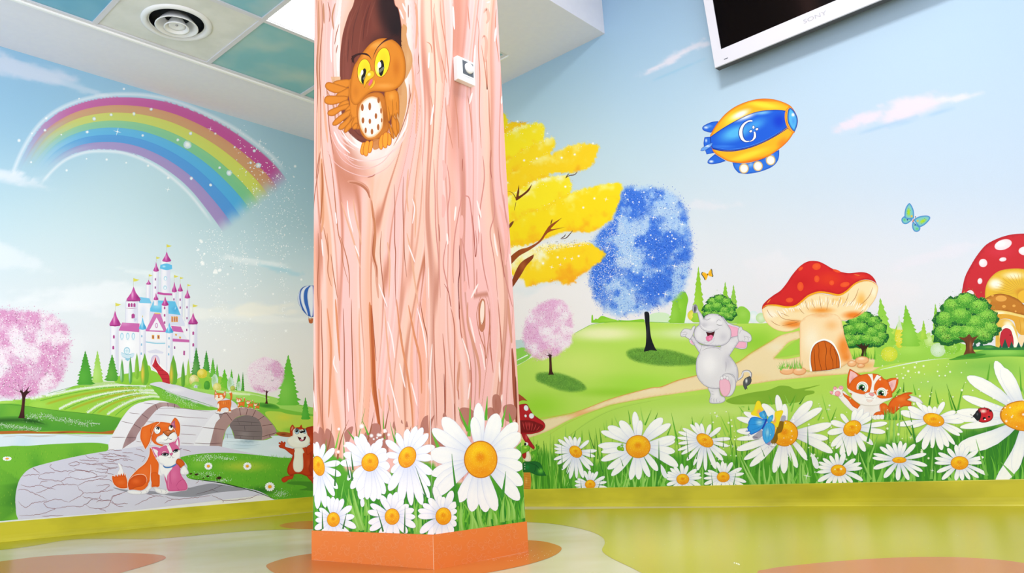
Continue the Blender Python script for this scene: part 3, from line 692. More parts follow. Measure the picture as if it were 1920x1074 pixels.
# ---- sparkles
begin('painted_sparkles', LW, mL, 'white star dust falling from the end of the rainbow')
rs = np.random.RandomState(2)
for x, y, r in [(1055, 813, 24), (1290, 972, 17), (1453, 930, 16), (1072, 750, 10), (697, 500, 9), (850, 614, 9), (753, 640, 10), (530, 668, 11), (625, 645, 9), (803, 762, 8), (490, 742, 9), (1077, 1003, 10), (1185, 1040, 9), (107, 790, 12), (375, 958, 9), (600, 897, 9), (487, 893, 6), (946, 1000, 10), (833, 932, 9), (1660, 935, 10), (1430, 848, 9), (1235, 943, 8), (260, 665, 10), (445, 555, 7), (180, 750, 8), (345, 757, 6), (253, 733, 9), (175, 912, 8), (1410, 915, 8), (1320, 828, 7), (1000, 787, 9), (1212, 752, 7), (710, 915, 7)]: glow('ffffff', x, y, r, 0.95)
for x, y, r in [(660, 740, 24), (1183, 726, 17), (1477, 968, 17), (1463, 795, 17), (1443, 1060, 14), (945, 1065, 18), (493, 741, 12), (1075, 1003, 12)]: star(x, y, r)
T()
d1 = np.stack([440+rs.rand(260)**0.8*125, 230+rs.rand(260)*150], 1); k = np.abs((d1[:, 1]-230)-(d1[:, 0]-400)*1.0) < 60; specks(d1[k], 1.4+rs.rand(k.sum())*1.2, ['ffffff', 'f4f8ff'], 4)
def dust(x0, y0, x1, y1, w, n, seed, sz=1.8):
    r = np.random.RandomState(seed); t = r.rand(n); p = np.stack([x0+(x1-x0)*t+r.randn(n)*w*(1-0.3*t), y0+(y1-y0)*t], 1); specks(p, sz*(0.4+r.rand(n)), ['ffffff', 'f7fbff'], seed, 0.9)
for a in ((400, 430, 412, 610, 11, 230, 1), (455, 430, 462, 560, 6, 120, 2), (530, 380, 532, 600, 7, 130, 3), (480, 420, 482, 540, 3, 50, 4), (500, 380, 520, 480, 22, 160, 5), (425, 440, 440, 500, 16, 70, 6), (375, 430, 380, 520, 8, 40, 7), (540, 350, 575, 470, 12, 80, 8), (400, 600, 470, 640, 30, 50, 9)): dust(*a)
for x, y, r in [(380, 494, 5), (377, 452, 4), (383, 476, 2.5), (372, 468, 3), (404, 510, 5), (427, 514, 3), (412, 507, 3.5), (437, 503, 2.5), (440, 540, 2), (489, 527, 2), (565, 524, 3), (512, 551, 2.5), (460, 551, 2.5), (421, 656, 3), (536, 620, 3), (449, 605, 2), (469, 598, 2)]: glow('ffffff', x, y, r, 0.9)
for x, y, r in [(380, 494, 6), (536, 621, 5), (421, 657, 5), (443, 607, 5), (520, 330, 6)]: star(x, y, r, a=0.7)

# ---- hot air balloon half hidden by the column (frame 340,500 x3.58)
T(340, 500, 3.58)
begin('painted_hot_air_balloon', LW, mL, 'blue and white striped hot air balloon beside the tree column')
f('3b6cc0', "870,126 825,132 795,160 782,205 787,245 808,285 852,330 900,332 950,290 965,210 940,150 900,128", e=('274f9c', 18, 0.6))
for q in ("858,128 830,134 806,160 800,205 812,260 838,312 850,326 842,290 826,240 822,190 832,150", "800,152 786,185 784,225 795,262 812,288 798,250 792,210 794,175", "880,127 858,140 846,185 850,240 862,300 868,330 880,330 886,260 886,180"): f('eef2fa', q, e=('b9c6e4', 8, 0.6))
l('7a4a2a', "852,330 857,350", 2); l('7a4a2a', "880,330 872,350", 2)
sub('basket', 'small brown balloon basket'); f('c26a3a', "853,346! 885,346! 882,376 868,381 856,372", g=[(865, 350, 12, 10, 'e2b48a', 0.8)])

# ---- castle (frame 190,450 x3.835)
T(190, 450, 3.835)
begin('painted_castle', LW, mL, 'white fairy tale castle with pink and blue roofs and a red stair')
WA, WS, PK, PD, BL = 'f1f0f8', 'c9cbe6', 'c24d9e', '9a2f7c', '63bdea'
def tower(x0, x1, y0, y1):
    f(WA, f"{x0},{y0}! {x1},{y0}! {x1},{y1}! {x0},{y1}!", 0, lg=None, g=[(x1, (y0+y1)/2, (x1-x0)*0.55, (y1-y0)*0.9, WS, 0.9), (x0, (y0+y1)/2, (x1-x0)*0.25, (y1-y0)*0.9, WS, 0.7)], sp=max(1, (x1-x0)/4/3.835))
    ribbon(pts(f"{x0},{y0} {x0},{y1}")[0], 0.35, 'b9bcdc', 'n'); ribbon(pts(f"{x1},{y0} {x1},{y1}")[0], 0.35, 'aeb2d8', 'n')
def cone(x, yt, w, yb, c=PK, d=PD, flare=1):
    h = yb-yt
    f(c, [(x, yt), (x+w*0.16, yt+h*0.45), (x+w*0.5, yb-h*0.06), (x+w*0.42, yb+h*0.03), (x, yb+h*0.09), (x-w*0.42, yb+h*0.03), (x-w*0.5, yb-h*0.06), (x-w*0.16, yt+h*0.45)], 0, g=[(x-w*0.08, yt+h*0.6, w*0.13, h*0.5, 'e9a6d4' if c == PK else 'd4f0fc', 0.8), (x+w*0.3, yb-h*0.2, w*0.3, h*0.5, d, 0.7)], sp=0.9)
def win(x, y, w, h, c='b0458f'):
    f(c, [(x-w/2, y+h/2), (x-w/2, y-h/4), (x, y-h/2), (x+w/2, y-h/4), (x+w/2, y+h/2)], 0)
def flag(x, y, yb, s=1):
    l('c8c89a', f"{x},{y} {x},{yb}", 2.2, 'n'); f('dcd65a', f"{x},{y}! {x+16*s},{y+7*s} {x+44*s},{y+13*s}! {x+20*s},{y+24*s} {x},{y+26*s}!")
sub('tower')
tower(428, 494, 140, 390); tower(368, 411, 215, 560); tower(322, 352, 315, 640); tower(510, 540, 365, 560); tower(553, 584, 360, 600); tower(600, 634, 410, 720)
sub('castle_roof', 'blue roofs'); f(BL, "425,178! 468,168 508,180! 510,208! 468,216 421,204!", g=[(450, 190, 20, 12, 'bfe6f8', 0.8)]); 
f('7cc6ea', "262,408! 345,418! 362,455! 275,455!", 0); f('66bfe8', "378,432! 530,440! 572,542! 340,515!", 0, g=[(400, 470, 60, 40, '94d6f2', 0.8), (530, 500, 40, 40, '4fa8de', 0.7)])
sub()
f(WA, "262,452! 350,455! 350,640! 262,600!", 0, g=[(300, 520, 40, 80, 'dfe4f4', 0.8)])
f(WA, "345,512! 575,540! 632,640! 632,960! 345,960!", 0)
f('d9dcf0', "345,512! 575,540! 600,600! 600,620! 345,600!", 0)
sub('castle_roof', 'magenta cone roofs')
cone(470, 80, 66, 152); cone(394, 155, 42, 222); cone(340, 284, 38, 318); cone(525, 295, 38, 370); cone(568, 308, 38, 366); cone(619, 352, 42, 415)
f(PK, "405,372! 450,380 508,384! 510,398! 455,396 403,388!", 0)
sub('tower')
tower(174, 262, 435, 600)
l(PD, "174,488 215,492 258,488", 3)
for x in (199, 218, 238): win(x, 466, 15, 30)
win(229, 545, 24, 36); f('c9cbe6', "232,558! 258,566! 240,590!", 0)
sub('castle_roof', 'large magenta cone roof'); cone(232, 333, 104, 432)
sub('tower'); tower(378, 407, 425, 470); tower(434, 482, 465, 620)
for y in (487, 540, 592): win(455, y, 11, 20)
sub('castle_roof', 'magenta cone roofs'); cone(393, 378, 36, 428); cone(459, 403, 52, 468); cone(535, 472, 30, 500, BL, '3f96cc')
sub('castle_wall')
f(WA, "128,655! 275,660! 275,960! 128,960!", 0, g=[(200, 760, 80, 120, 'f8f8fd', 0.8)])
f(WA, "310,655! 470,660! 632,735! 632,960! 310,960!", 0)
f('e4e5f3', "510,665! 590,668! 632,735! 515,735!", 0)
sub('castle_roof', 'pink roof slopes')
f('cb68ae', "150,592! 275,600! 272,662! 124,650!", 0, g=[(170, 600, 60, 30, 'd88ac2', 0.7)]); f('cb68ae', "502,616! 572,622! 592,664! 512,656!", 0); f('cb68ae', "510,708! 632,716! 634,736! 508,728!", 0)
f('cf74b4', "380,526! 424,528! 470,650! 448,658! 400,560! 345,650! 318,652!", 0); f('f1f0f8', "398,556! 346,650! 450,656!", 0); f('cb68ae', "318,640! 345,648! 470,652! 470,662! 322,656!", 0); f('e8d070', "384,522! 424,524! 424,532! 382,530!", 0)
sub()
ell('c97ab8', 397, 614, 10, 19); ell('e9eaf8', 397, 614, 6, 13)
for x in (510, 527, 543):
    f('e0a440', f"{x-7},548! {x+7},550! {x+7},590! {x-7},588!", 0); f('c06a6a', f"{x-3},556! {x+3},557! {x+3},584! {x-3},582!", 0)
for x, y in ((372, 696), (411, 696)): f('e9b04a', f"{x-9},{y-14}! {x+9},{y-13}! {x+9},{y+16}! {x-9},{y+15}!", 0); f('8a3f5a', f"{x-4},{y-8}! {x+4},{y-8}! {x+4},{y+10}! {x-4},{y+10}!", 0)
for x, y in ((537, 680), (566, 700)): f('e0a440', f"{x-6},{y-7}! {x+6},{y-5}! {x+6},{y+8}! {x-6},{y+6}!", 0)
for x in (148, 190, 230): 
    ell('9fd0e8', x, 690, 12, 24); ell('e9f3fb', x, 692, 7, 18); l('9fd0e8', f"{x-14},716 {x+14},718", 3)
for x, y in ((461, 275), (458, 342)): ell('a9d4ea', x, y, 12, 16); ell('eef6fc', x, y+2, 7, 11)
for x, y in ((389, 281), (388, 340), (522, 425), (567, 427), (567, 485), (616, 482), (616, 560), (614, 645)): win(x, y, 9, 18, '9a4a90')
win(527, 772, 9, 20, '9a4a90'); f('b0458f', "590,795! 602,796! 601,828! 589,826!", 0)
l('8fcbe4', "313,732 390,742 460,742", 7, 'n'); l('c6d8ea', "313,726 390,735 460,735", 3, 'n')
# balcony
ell('8fc6e0', 184, 795, 22, 26); ell('e6f2fa', 184, 797, 17, 21); l('8fc6e0', "184,772 184,820", 3); l('8fc6e0', "165,796 204,798", 3)
f('cfe4f2', "143,806 190,822 236,812 228,842 190,852 150,838"); l('8fc6e0', "143,806 190,824 236,812", 4); l('8fc6e0', "150,836 190,852 228,840", 4); f('8fc6e0', "165,852! 212,852! 189,870!", 0)
sub('tower')
tower(64, 122, 610, 960); tower(276, 318, 635, 920); tower(468, 512, 660, 950); tower(634, 688, 600, 880)
for x, y in ((90, 694), (86, 772), (661, 668), (661, 752)): win(x, y, 13, 26)
for x, y in ((291, 690), (289, 750), (287, 815), (487, 705), (486, 765), (484, 820)): win(x, y, 9, 18, '86b8dc')
sub('castle_roof', 'magenta and blue cone roofs'); cone(99, 506, 84, 612); cone(660, 520, 72, 600); cone(297, 555, 56, 638, BL, '3f96cc'); cone(489, 592, 60, 664, BL, '3f96cc')
for x in range(64, 136, 8): ell(PD, x, 614+abs(x-99)*0.02, 4, 5)
for x in range(630, 694, 8): ell(PD, x, 602, 4, 5)
for x in range(184, 282, 9): ell(PD, x, 436, 4, 6)
sub('flag', 'small yellow pennant flags')
flag(102, 450, 506, 0.95); flag(231, 272, 333, 1.0); flag(470, 30, 80, 0.85); flag(396, 118, 155, 0.65); flag(342, 245, 284, 0.65); flag(524, 250, 295, 0.75); flag(567, 264, 308, 0.6); flag(620, 316, 352, 0.6); flag(658, 460, 520, 0.85); l('dcc860', "297,540 297,558", 6)
# gate and stair
sub('gate', 'white arched castle gate')
f('dcdcee', "330,800! 345,812! 440,816! 448,806! 392,784!", 0); f(WA, "348,815! 440,818! 440,930! 348,930!", 0); ell('c9c6e4', 388, 880, 34, 56); ell('e4c6de', 387, 882, 26, 50)
sub('red_stair', 'winding red stair'); f('c8323e', "388,840 396,862 410,890 440,925 478,955 492,985 494,1042! 350,1042! 395,1020 408,985 402,945 375,915 366,902 378,880", g=[(400, 880, 20, 50, 'a81c34', 0.7)])
for a in ("376,905 402,908", "392,935 448,938", "404,966 486,968", "402,996 494,998", "380,1024 494,1024"): l('9c1a2a', a, 3, 'n')
l('ffffff', "388,838 372,880 362,905 398,945 404,985 388,1018 345,1044", 5); l('ffffff', "392,842 405,880 440,922 480,954 492,985", 5)

# ---- far ground and trees (frame 0,560 x3.977)
T(0, 560, 3.977)
begin('painted_hills', LW, mL, 'green hills with pale flower rows below the castle')
f('8cc840', "-900,800 -300,790 0,765 200,742 420,700 560,650 700,626 870,620 1080,640 1200,700 1420,750 1700,800 2100,870 2600,930 2700,1100! -7200,2200!", g=[(300, 730, 200, 60, 'a4d85a', 0.7), (0, 770, 250, 40, 'b6de68', 0.8), (1500, 760, 200, 50, '9fd25a', 0.6), (2200, 930, 300, 70, 'b2d84e', 0.8)])
l('5aa63a', "0,765 200,742 420,690 560,650 700,626", 3); 
f('b7d68c', "580,640 700,622 860,616 1080,632 1150,650 900,640 700,645")
# striped flower field
f('9ccf48', "215,790 330,740 560,680 760,645 1000,636 1110,650 1195,690 1100,745 1000,790 900,885! 700,862 500,835 300,815", g=[(1050, 720, 150, 40, 'aedc5e', 0.7), (300, 790, 120, 40, 'a8da58', 0.7)])
for q, w in (("230,745 400,712 600,672 850,645 1090,652", 26), ("440,822 560,766 760,712 960,682 1150,682", 24), ("650,850 740,790 900,730 1060,700 1190,708", 24), ("800,862 880,810 1000,752 1120,728 1190,732", 24)): soft_line('eef4ee', q, w, 0.95)
for q, w in (("330,790 480,745 680,700 900,670 1080,668", 26), ("520,830 640,782 840,722 1050,688", 26), ("720,858 820,792 960,738 1110,712", 22)): soft_line('b2a92a', q, w, 0.8, (0.1, 0.25))
for q, w in (("300,760 500,712 700,674 900,655 1080,658", 9), ("480,826 620,765 800,712 1000,684", 9), ("690,855 780,790 930,730 1080,706", 8), ("860,870 930,815 1040,760 1150,740", 9)): soft_line('58a636', q, w, 0.9)
r = np.random.RandomState(3); 
for q, w, n in (("230,745 400,712 600,672 850,645 1090,652", 14, 200), ("440,822 560,766 760,712 960,682 1150,682", 13, 200), ("650,850 740,790 900,730 1060,700 1190,708", 13, 180), ("800,862 880,810 1000,752 1120,728", 13, 150)):
    P, S = pts(q); P = resamp(curve(P, S, False), n); specks(P+r.randn(n, 2)*w/3.977/2, 1.2, ['ffffff', 'e4efe4', 'cfe2e4'], 5)
f('68ae3a', "-7200,1500! -3500,1060 -900,830 0,782 200,800 450,835 700,860 905,890! 880,940 840,990 820,1004! 500,985 200,990 0,992! -900,1040 -3500,1360! -7200,1900!", lg=(300, 800, 300, 990, '4f9a34'), g=[(200, 830, 180, 30, '9acb42', 0.9), (60, 810, 150, 24, 'a6cf44', 0.9)])
l('3f7f2c', "0,782 200,802 450,836 700,861 905,888", 3); 
soft_line('1f4a1e', "-40,910 60,905 160,905 270,920 380,944", 60, 0.75, (0.02, 0.3))
soft_line('1f4a1e', "150,895 260,915 340,936", 34, 0.6, (0.2, 0.3))
for q, w, n in (("200,880 330,878 450,900 560,920 700,935", 26, 420), ("0,935 100,955 200,968 300,970", 22, 260), ("700,930 740,932", 8, 20)):
    P, S = pts(q); P = resamp(curve(P, S, False), n); specks(P+r.randn(n, 2)*w/3.977/2.4, 1.3, ['e6ece8', 'cfdcd8', 'ffffff'], 8, 0.85)
# river bank and water
sub('river', 'pale blue river with brown banks')
f('dbe8f4', "-7200,1880! -3500,1350! -900,1030 0,1010 200,1006 500,1008 840,1012! 900,1100! 860,1200! 600,1180 0,1260! -900,1400! -3500,1800! -7200,2500!", g=[(100, 1060, 200, 40, 'bfdcee', 0.6), (700, 1050, 200, 30, 'eef4fb', 0.8)])
f('b4682c', "-7200,1870! -3500,1335 -900,1030 -300,1000 0,988 100,985 200,983 300,992 440,988 560,984 650,990 760,992 845,980 860,985 835,1006 600,1001 400,1005 200,1004 0,1008 -300,1024 -900,1056 -3500,1370 -7200,1910!", g=[(200, 992, 60, 12, '7a3a18', 0.8), (600, 992, 80, 12, 'c67a3a', 0.8), (460, 1000, 60, 10, '6b3014', 0.7)])
for a in ("0,1014 150,1018 300,1022 420,1014 560,1010 700,1018 830,1016", "180,1024 300,1028 420,1022", "500,1014 640,1024 800,1024", "20,1030 120,1024"): l('b9b2a4', a, 4, a=0.8)
flush()
# conifers left of the castle
T(0, 560, 3.977)
def pc(lab, x, yb, h, w, c, c2, **k): begin('painted_conifer', LW, mL, lab); conifer(x, yb, h, w, c, c2, **k)
pc('light green pointed tree beside the castle', 727, 625, 240, 100, '9ed05a', 'b8e07a')
pc('dark green pointed tree left of the castle', 636, 642, 255, 140, '4a9c34', '5aac3c', n=12)
begin('painted_bushes', LW, mL, 'row of small green trees at the castle foot')
f('8ccb40', "860,625 880,580 960,555 1040,540 1110,530 1180,560 1200,640 1000,635")
pc('green pointed tree at the left castle tower', 836, 613, 200, 115, '4f9e34', '66ac40')
T(190, 450, 3.835)
def cyp(x, yb, h, w, c, c2, lab):
    begin('painted_cypress', LW, mL, lab)
    f(c, [(x, yb-h), (x+w*0.3, yb-h*0.72), (x+w*0.5, yb-h*0.35), (x+w*0.42, yb-h*0.1), (x+w*0.15, yb), (x-w*0.15, yb), (x-w*0.42, yb-h*0.1), (x-w*0.5, yb-h*0.35), (x-w*0.3, yb-h*0.72)], 0, g=[(x-w*0.25, yb-h*0.35, w*0.35, h*0.5, c2, 0.9)])
begin('painted_bushes', LW, mL, 'soft green bushes right of the red stair')
f('8cc83e', "120,1030 160,965 260,955 340,900 360,960 350,1035", g=[(250, 1000, 60, 30, 'a6d85a', 0.6)])
f('9acd46', "490,1040 560,990 640,960 700,930 770,940 800,1000 860,980 900,1050 700,1074 520,1055", g=[(600, 1010, 80, 40, 'b4dc6a', 0.7)])
cyp(256, 1000, 190, 34, '7cb83c', '9ccc54', 'slim green cypress in front of the castle wall'); cyp(149, 1024, 172, 30, '64a84c', 'b8dcc4', 'slim cypress with pale blue highlights, left of the castle balcony'); cyp(209, 1035, 200, 28, '5aa04a', 'b8dccc', 'slim cypress with pale blue highlights below the castle balcony')
cyp(312, 1042, 230, 62, '6aae38', 'e0c84a', 'fat yellow green cypress left of the red stair'); cyp(518, 1045, 220, 60, '6aac3a', 'e0c448', 'fat yellow green cypress right of the red stair'); cyp(588, 1060, 190, 30, '5aa038', '6cb040', 'slim dark cypress right of the stair'); cyp(626, 1050, 200, 28, '9acc50', 'b0dc6a', 'slim light green cypress right of the stair')
T(340, 500, 3.58)
pc('dark speckled conifer at the right castle tower', 100, 730, 190, 74, '3f8c3a', '6aa858', n=10); pc('second dark conifer right of the castle', 168, 700, 140, 56, '3f9438', '5ca84a'); pc('green conifer right of the dark pair', 212, 740, 130, 50, '5cb038', '74c048')
pc('tiny far conifer', 240, 740, 90, 30, '6ab844', '7cc450')
pc('bright green broad conifer in the grove', 290, 830, 145, 84, '66bc30', '7cc83c', n=5); pc('green conifer left of the pink tree', 337, 830, 145, 46, '5cb434', '6cc03c'); pc('green conifer beside the pink tree', 385, 830, 115, 50, '5ab034', '6cc03c'); pc('dark slim conifer touching the pink tree', 413, 840, 136, 26, '3f9032', '5aa83c')
begin('painted_bushes', LW, mL, 'yellow and green round bushes right of the castle')
f('8ecc44', "30,815 60,780 100,750 180,745 260,800 340,830 430,840 200,845")
for x, y, rx, ry, c, c2 in ((140, 717, 34, 32, 'd6c83c', 'eee27a'), (85, 762, 32, 38, 'd2cc70', 'f2ecc0'), (100, 800, 36, 30, '8cc850', 'a8dc6a'), (172, 797, 21, 32, '4a9a34', '5aac40'), (225, 770, 22, 50, 'cfe6dc', 'a4d098'), (330, 790, 22, 50, 'cfe6dc', 'a4d098'), (388, 805, 16, 36, 'cfe6dc', 'a4d098'), (240, 810, 28, 30, 'd8d46a', 'eee8a0'), (345, 818, 17, 20, 'a8b84a', 'd6d670'), (96, 806, 12, 12, 'cfdcec', 'e6ecf6')):
    ell(c, x, y, rx, ry, g=[(x-rx*0.3, y-ry*0.3, rx, ry, c2, 0.9)])
    P = np.array([x, y])/3.58+TF[:2]; q = r.randn(60, 2)*np.array([rx, ry])/3.58*0.5; specks(P+q, 1.0, [c2, c], 3)
# cherry trees
def foliage(name, lab, outl, cols, seed, feather, nd, trunk, dot=1.1, rag=5, q=2.0, hole=0.35, sub2='trunk', wsp=0.0):
    begin(name, LW if cur['surf'] is LW else RW, mL if cur['surf'] is LW else mR, lab); sub('foliage', 'speckled airbrushed crown')
    def fn(x, y, d):
        n = fbm(x*0.035+seed, y*0.035, seed, 4); m = ss((n-0.36)/0.28); c = mixc(cols[0], cols[1], m); return c*1.0
    P, S = pts(outl); P = curve(P, S, True); mn, mx = P.min(0)-feather-rag, P.max(0)+feather+rag
    def g(x, y):
        d = sdist(np.stack([x, y], 1), P)+(fbm(x*0.12, y*0.12, seed, 3)-0.5)*2*rag; return fn(x, y, d), ss(d/feather+0.35)*(1-hole*ss((0.46-fbm(x*0.03+9, y*0.03, seed+5, 3))/0.1))
    patch(mn[0], mn[1], mx[0], mx[1], q, g)
    def dens(x, y, d): return ss((d+feather*0.9)/(feather*2.0))*(0.25+0.95*ss((fbm(x*0.035+seed, y*0.035, seed, 4)-0.36)/0.28))
    Q = scatter(P, nd, seed, dens, feather*1.3); rs_ = np.random.RandomState(seed); specks(Q, dot*(0.6+0.8*rs_.rand(len(Q))), cols[2], seed)
    def dens2(x, y, d): return ss((d+feather*0.6)/(feather*2))*(1.0-0.7*ss((fbm(x*0.035+seed, y*0.035, seed, 4)-0.36)/0.28))
    Q = scatter(P, int(nd*(0.25 if nd > 12000 else 0.7)), seed+1, dens2, feather*1.1); specks(Q, dot*(0.6+0.8*np.random.RandomState(seed+3).rand(len(Q))), cols[3], seed+1)
    return P
T(0, 560, 3.977)
cur['surf'] = LW
foliage('painted_cherry_tree', 'large pink blossom tree at the left edge of the castle mural', "-330,330 -250,160 -80,90 100,80 260,85 400,120 480,190 520,290 528,420 500,540 430,640 320,700 150,735 -100,720 -260,640 -330,480", ('f0e2ee', 'dc9cc8', ['d684bc', 'dc98c6', 'e4aed2', 'c874aa', 'd48cc0'], ['ffffff', 'f6eaf4', 'f0dcec']), 3, 12, 9000, None, dot=1.5, rag=6)
rs = np.random.RandomState(6); P = scatter(pts("-330,330 -80,90 260,85 490,190 535,430 440,650 150,735 -260,640")[0], 160, 8); specks(P, 2.2, ['ffffff'], 2)
sub('trunk', 'dark brown trunk with bare forking branches')
f('3a1c1c', "155,700 165,740 160,800 150,850 135,890! 185,892! 182,850 184,800 190,735 205,710 242,680! 205,690 222,648! 185,690 170,692 165,628! 160,685 128,632! 150,690 72,655! 130,688", g=[(165, 800, 16, 100, '5a2c26', 0.8)])
cur['surf'] = LW; T(340, 500, 3.58)
begin('painted_hills', LW, mL, 'green slope and winding pale path on the right of the castle'); 
T(180, 720, 4.67)
f('7cc040', "470,10! 560,20 700,70 900,60 1200,80 1500,110 1700,160 2320,300! 2320,470! 1600,430 1300,330 1000,250 800,215 600,160! 540,90", g=[(1300, 110, 300, 40, 'a4d468', 0.8), (1000, 160, 200, 40, '96cc52', 0.7)])
f('a2d862', "820,30 1000,50 1300,60 1500,100 1650,140 1800,190 2320,260 2320,330! 1700,230 1500,180 1200,130 950,90", g=[(1250, 80, 200, 30, 'c8e890', 0.9)])
soft_line('f2f6ec', "1050,55 1200,82 1350,95", 14, 0.8); soft_line('f2f6ec', "1190,70 1400,95 1520,130", 9, 0.6)
f('bcd650', "1480,250 1600,240 1750,270 2320,310! 2320,410 1800,420 1690,425 1600,410 1560,360", g=[(1650, 290, 120, 50, 'cfd64a', 0.9), (1700, 400, 100, 30, '7cc040', 0.6)])
f('4f9c34', "1380,170 1450,160 1560,175 1610,210 1570,222 1480,212 1420,195", g=[(1500, 190, 80, 20, '3a7c2c', 0.8)], e=('7cc040', 12, 0.8))
sub('path', 'pale speckled path leading from the red stair to the bridge')
f('dcdae8', "470,0 560,-20 650,0 720,10 850,55 960,80 1100,110 1200,150 1240,200 1190,235 1050,205! 900,170 780,130 640,70 560,30", g=[(700, 50, 120, 30, 'eceaf4', 0.8), (1000, 130, 120, 30, 'd2d0e2', 0.6)])
l('4f9a38', "470,5 560,35 700,90 860,140 1045,200", 5); l('7c7c8c', "655,0 800,32 960,75", 2)
soft_line('5aa83a', "560,60 700,110 850,165 1000,215", 40, 0.6, (0.2, 0.2)); rs = np.random.RandomState(12); P = resamp(curve(*pts("600,70 700,120 760,160 880,185"), False), 200); specks(P+rs.randn(200, 2)*3.5, 1.1, ['e6f2de', 'cfe8b8', 'a8d888'], 4)
flush(); T(340, 500, 3.58); cur['surf'] = LW
pc('tall bright green conifer right of the small pink tree', 718, 930, 340, 170, '66bc38', '84cc50', n=13); pc('small green conifer near the tree column', 833, 1025, 150, 70, '4cac34', '60b840', n=7)
cur['surf'] = LW
foliage('painted_cherry_tree', 'small round pink blossom tree on the slope behind the bridge', "440,710 460,660 510,622 570,608 640,625 680,670 690,720 680,780 640,825 580,845 510,835 460,800", ('f3deee', 'e2aed4', ['d88cc2', 'e0a0cc'], ['ffffff', 'f2dcee']), 7, 4, 2600, None, dot=1.1, rag=2, q=1.6, hole=0.1)
sub('trunk', 'dark thin trunk'); f('4a1c20', "567,835 566,870 568,900 560,918! 582,920! 577,895 577,860 580,842 602,824! 578,836 574,818! 570,834 545,822! 562,838", g=[])
# ---- bridge (frame 180,720 x4.67)
T(180, 720, 4.67)
begin('painted_bridge', LW, mL, 'old stone bridge with two arched parapets')
f('e4e2ee', "100,580! 160,430 220,310 310,200 420,155 560,165 700,205 1000,230 1160,205 1120,280 1000,430 900,612! 700,600 500,560 230,575!", g=[(700, 300, 200, 80, 'efeef6', 0.7), (650, 480, 150, 60, 'dad8e8', 0.8)])
for q in ("525,215 620,210 760,212 900,230 1000,240", "510,265 640,272 800,290 980,300", "440,330 560,335 620,345", "740,360 930,372", "420,425 500,428", "735,435 880,445", "350,500 420,510", "740,515 860,522"): l('7a5a66', q, 4)
sub('parapet', 'white stone parapet with brown inner edge')
f('a98a8e', "228,568! 255,490 330,350 440,225 520,175 600,160 700,175 742,210! 700,203 600,195 545,215 490,270 440,335 370,430 345,490! 300,520", g=[(600, 175, 80, 30, 'bfa2a4', 0.8), (300, 480, 50, 80, '8a6a70', 0.5)])
for q in ("262,466 350,468", "330,350 395,390", "400,262 455,300", "520,175 540,225", "628,165 632,200", "690,172 688,205"): l('5c3c44', q, 4, 'n')
f('edebf4', "95,580! 130,470 220,320 300,215 400,160 500,140 600,150 645,162! 560,160 520,172 440,222 380,280 300,400 255,490 228,572! 160,580")
for q in ("135,464 262,466", "220,325 328,348", "290,250 384,262", "415,165 520,175"): l('6c4c54', q, 4)
sub('arch_tunnel', 'dark brick arch over the water')
f('c4d6e4', "1120,480! 1140,400 1175,360! 1200,440 1215,480!"); f('7c6e70', "1170,355 1220,300 1310,272 1395,275 1462,330 1470,490! 1215,485! 1200,420", g=[(1300, 440, 80, 50, '8e8284', 0.7)])
for q in ("1190,325 1300,330 1430,335", "1175,358 1300,362 1448,362", "1200,405 1310,412 1450,415", "1212,448 1330,455 1450,458", "1240,300 1245,330", "1360,330 1365,362", "1300,362 1305,412", "1375,455 1378,490", "1250,330 1255,358", "1265,450 1265,480"): l('3c3236', q, 3)
sub('parapet', 'white stone parapet with brown arch blocks')
f('ab8a88', "950,605! 975,500 1020,345 1090,258 1190,220 1290,200 1400,225 1490,290 1560,370 1585,430! 1520,470 1450,492! 1455,400 1430,320 1380,285 1310,272 1230,292 1180,340 1140,400 1115,470 1100,605!", g=[(1290, 235, 90, 40, 'b89896', 0.8), (1040, 480, 50, 120, '9a7a7c', 0.6), (1500, 420, 60, 60, '9c7e7e', 0.6)])
for q in ("1255,210 1268,275", "1330,205 1315,270", "1398,228 1370,285", "1475,278 1418,315", "1545,350 1455,365", "1582,425 1455,460", "1140,250 1190,318", "1520,440 1525,470"): l('5c3434', q, 4.5, 'n')
f('ecebf5', "828,612! 870,500 940,380 1020,275 1100,215 1160,205 1240,205! 1170,235 1110,255 1085,300 1045,350 1010,480 975,606! 900,614")
f('8a7272', "1075,262 1110,262 1090,300 1065,330 1085,300", a=0.9)
l('4a343a', "1040,250 1090,262 1150,250", 6)
for q in ("930,380 1040,388 1130,402", "860,515 980,522 1100,515"): l('5a2c30', q, 5)
# water in front of the arch
sub(); 
begin('painted_water', LW, mL, 'pale blue water flowing under the bridge arch')
f('d9e6f1', "1100,605! 1120,480 1215,478 1450,492 1540,470 1600,450 2320,470! 2320,660! 1500,640 1300,605", g=[(1330, 500, 130, 30, '9eb4c4', 0.9), (1300, 540, 160, 40, 'bdd3e4', 0.8), (1600, 560, 150, 40, 'e4ecf8', 0.8)])
for q in ("1120,500 1300,505 1400,498", "1200,530 1350,536 1450,525", "1180,560 1350,566", "1140,520 1160,522"): l('8aa2b4', q, 3, a=0.6)
l('8a8288', "1120,435 1200,440", 3, 'n'); l('8a8288', "1150,440 1152,475", 3, 'n')
f('a8582a', "1580,425 1640,418 1700,428 1720,440 1700,462 1640,460 1590,445", g=[(1640, 440, 40, 14, '7c3818', 0.8)])
T(0, 780, 5.37); rr = random.Random(8)
begin('painted_grass', LW, mL, 'green lawn curving along the cobbled path at the left edge')
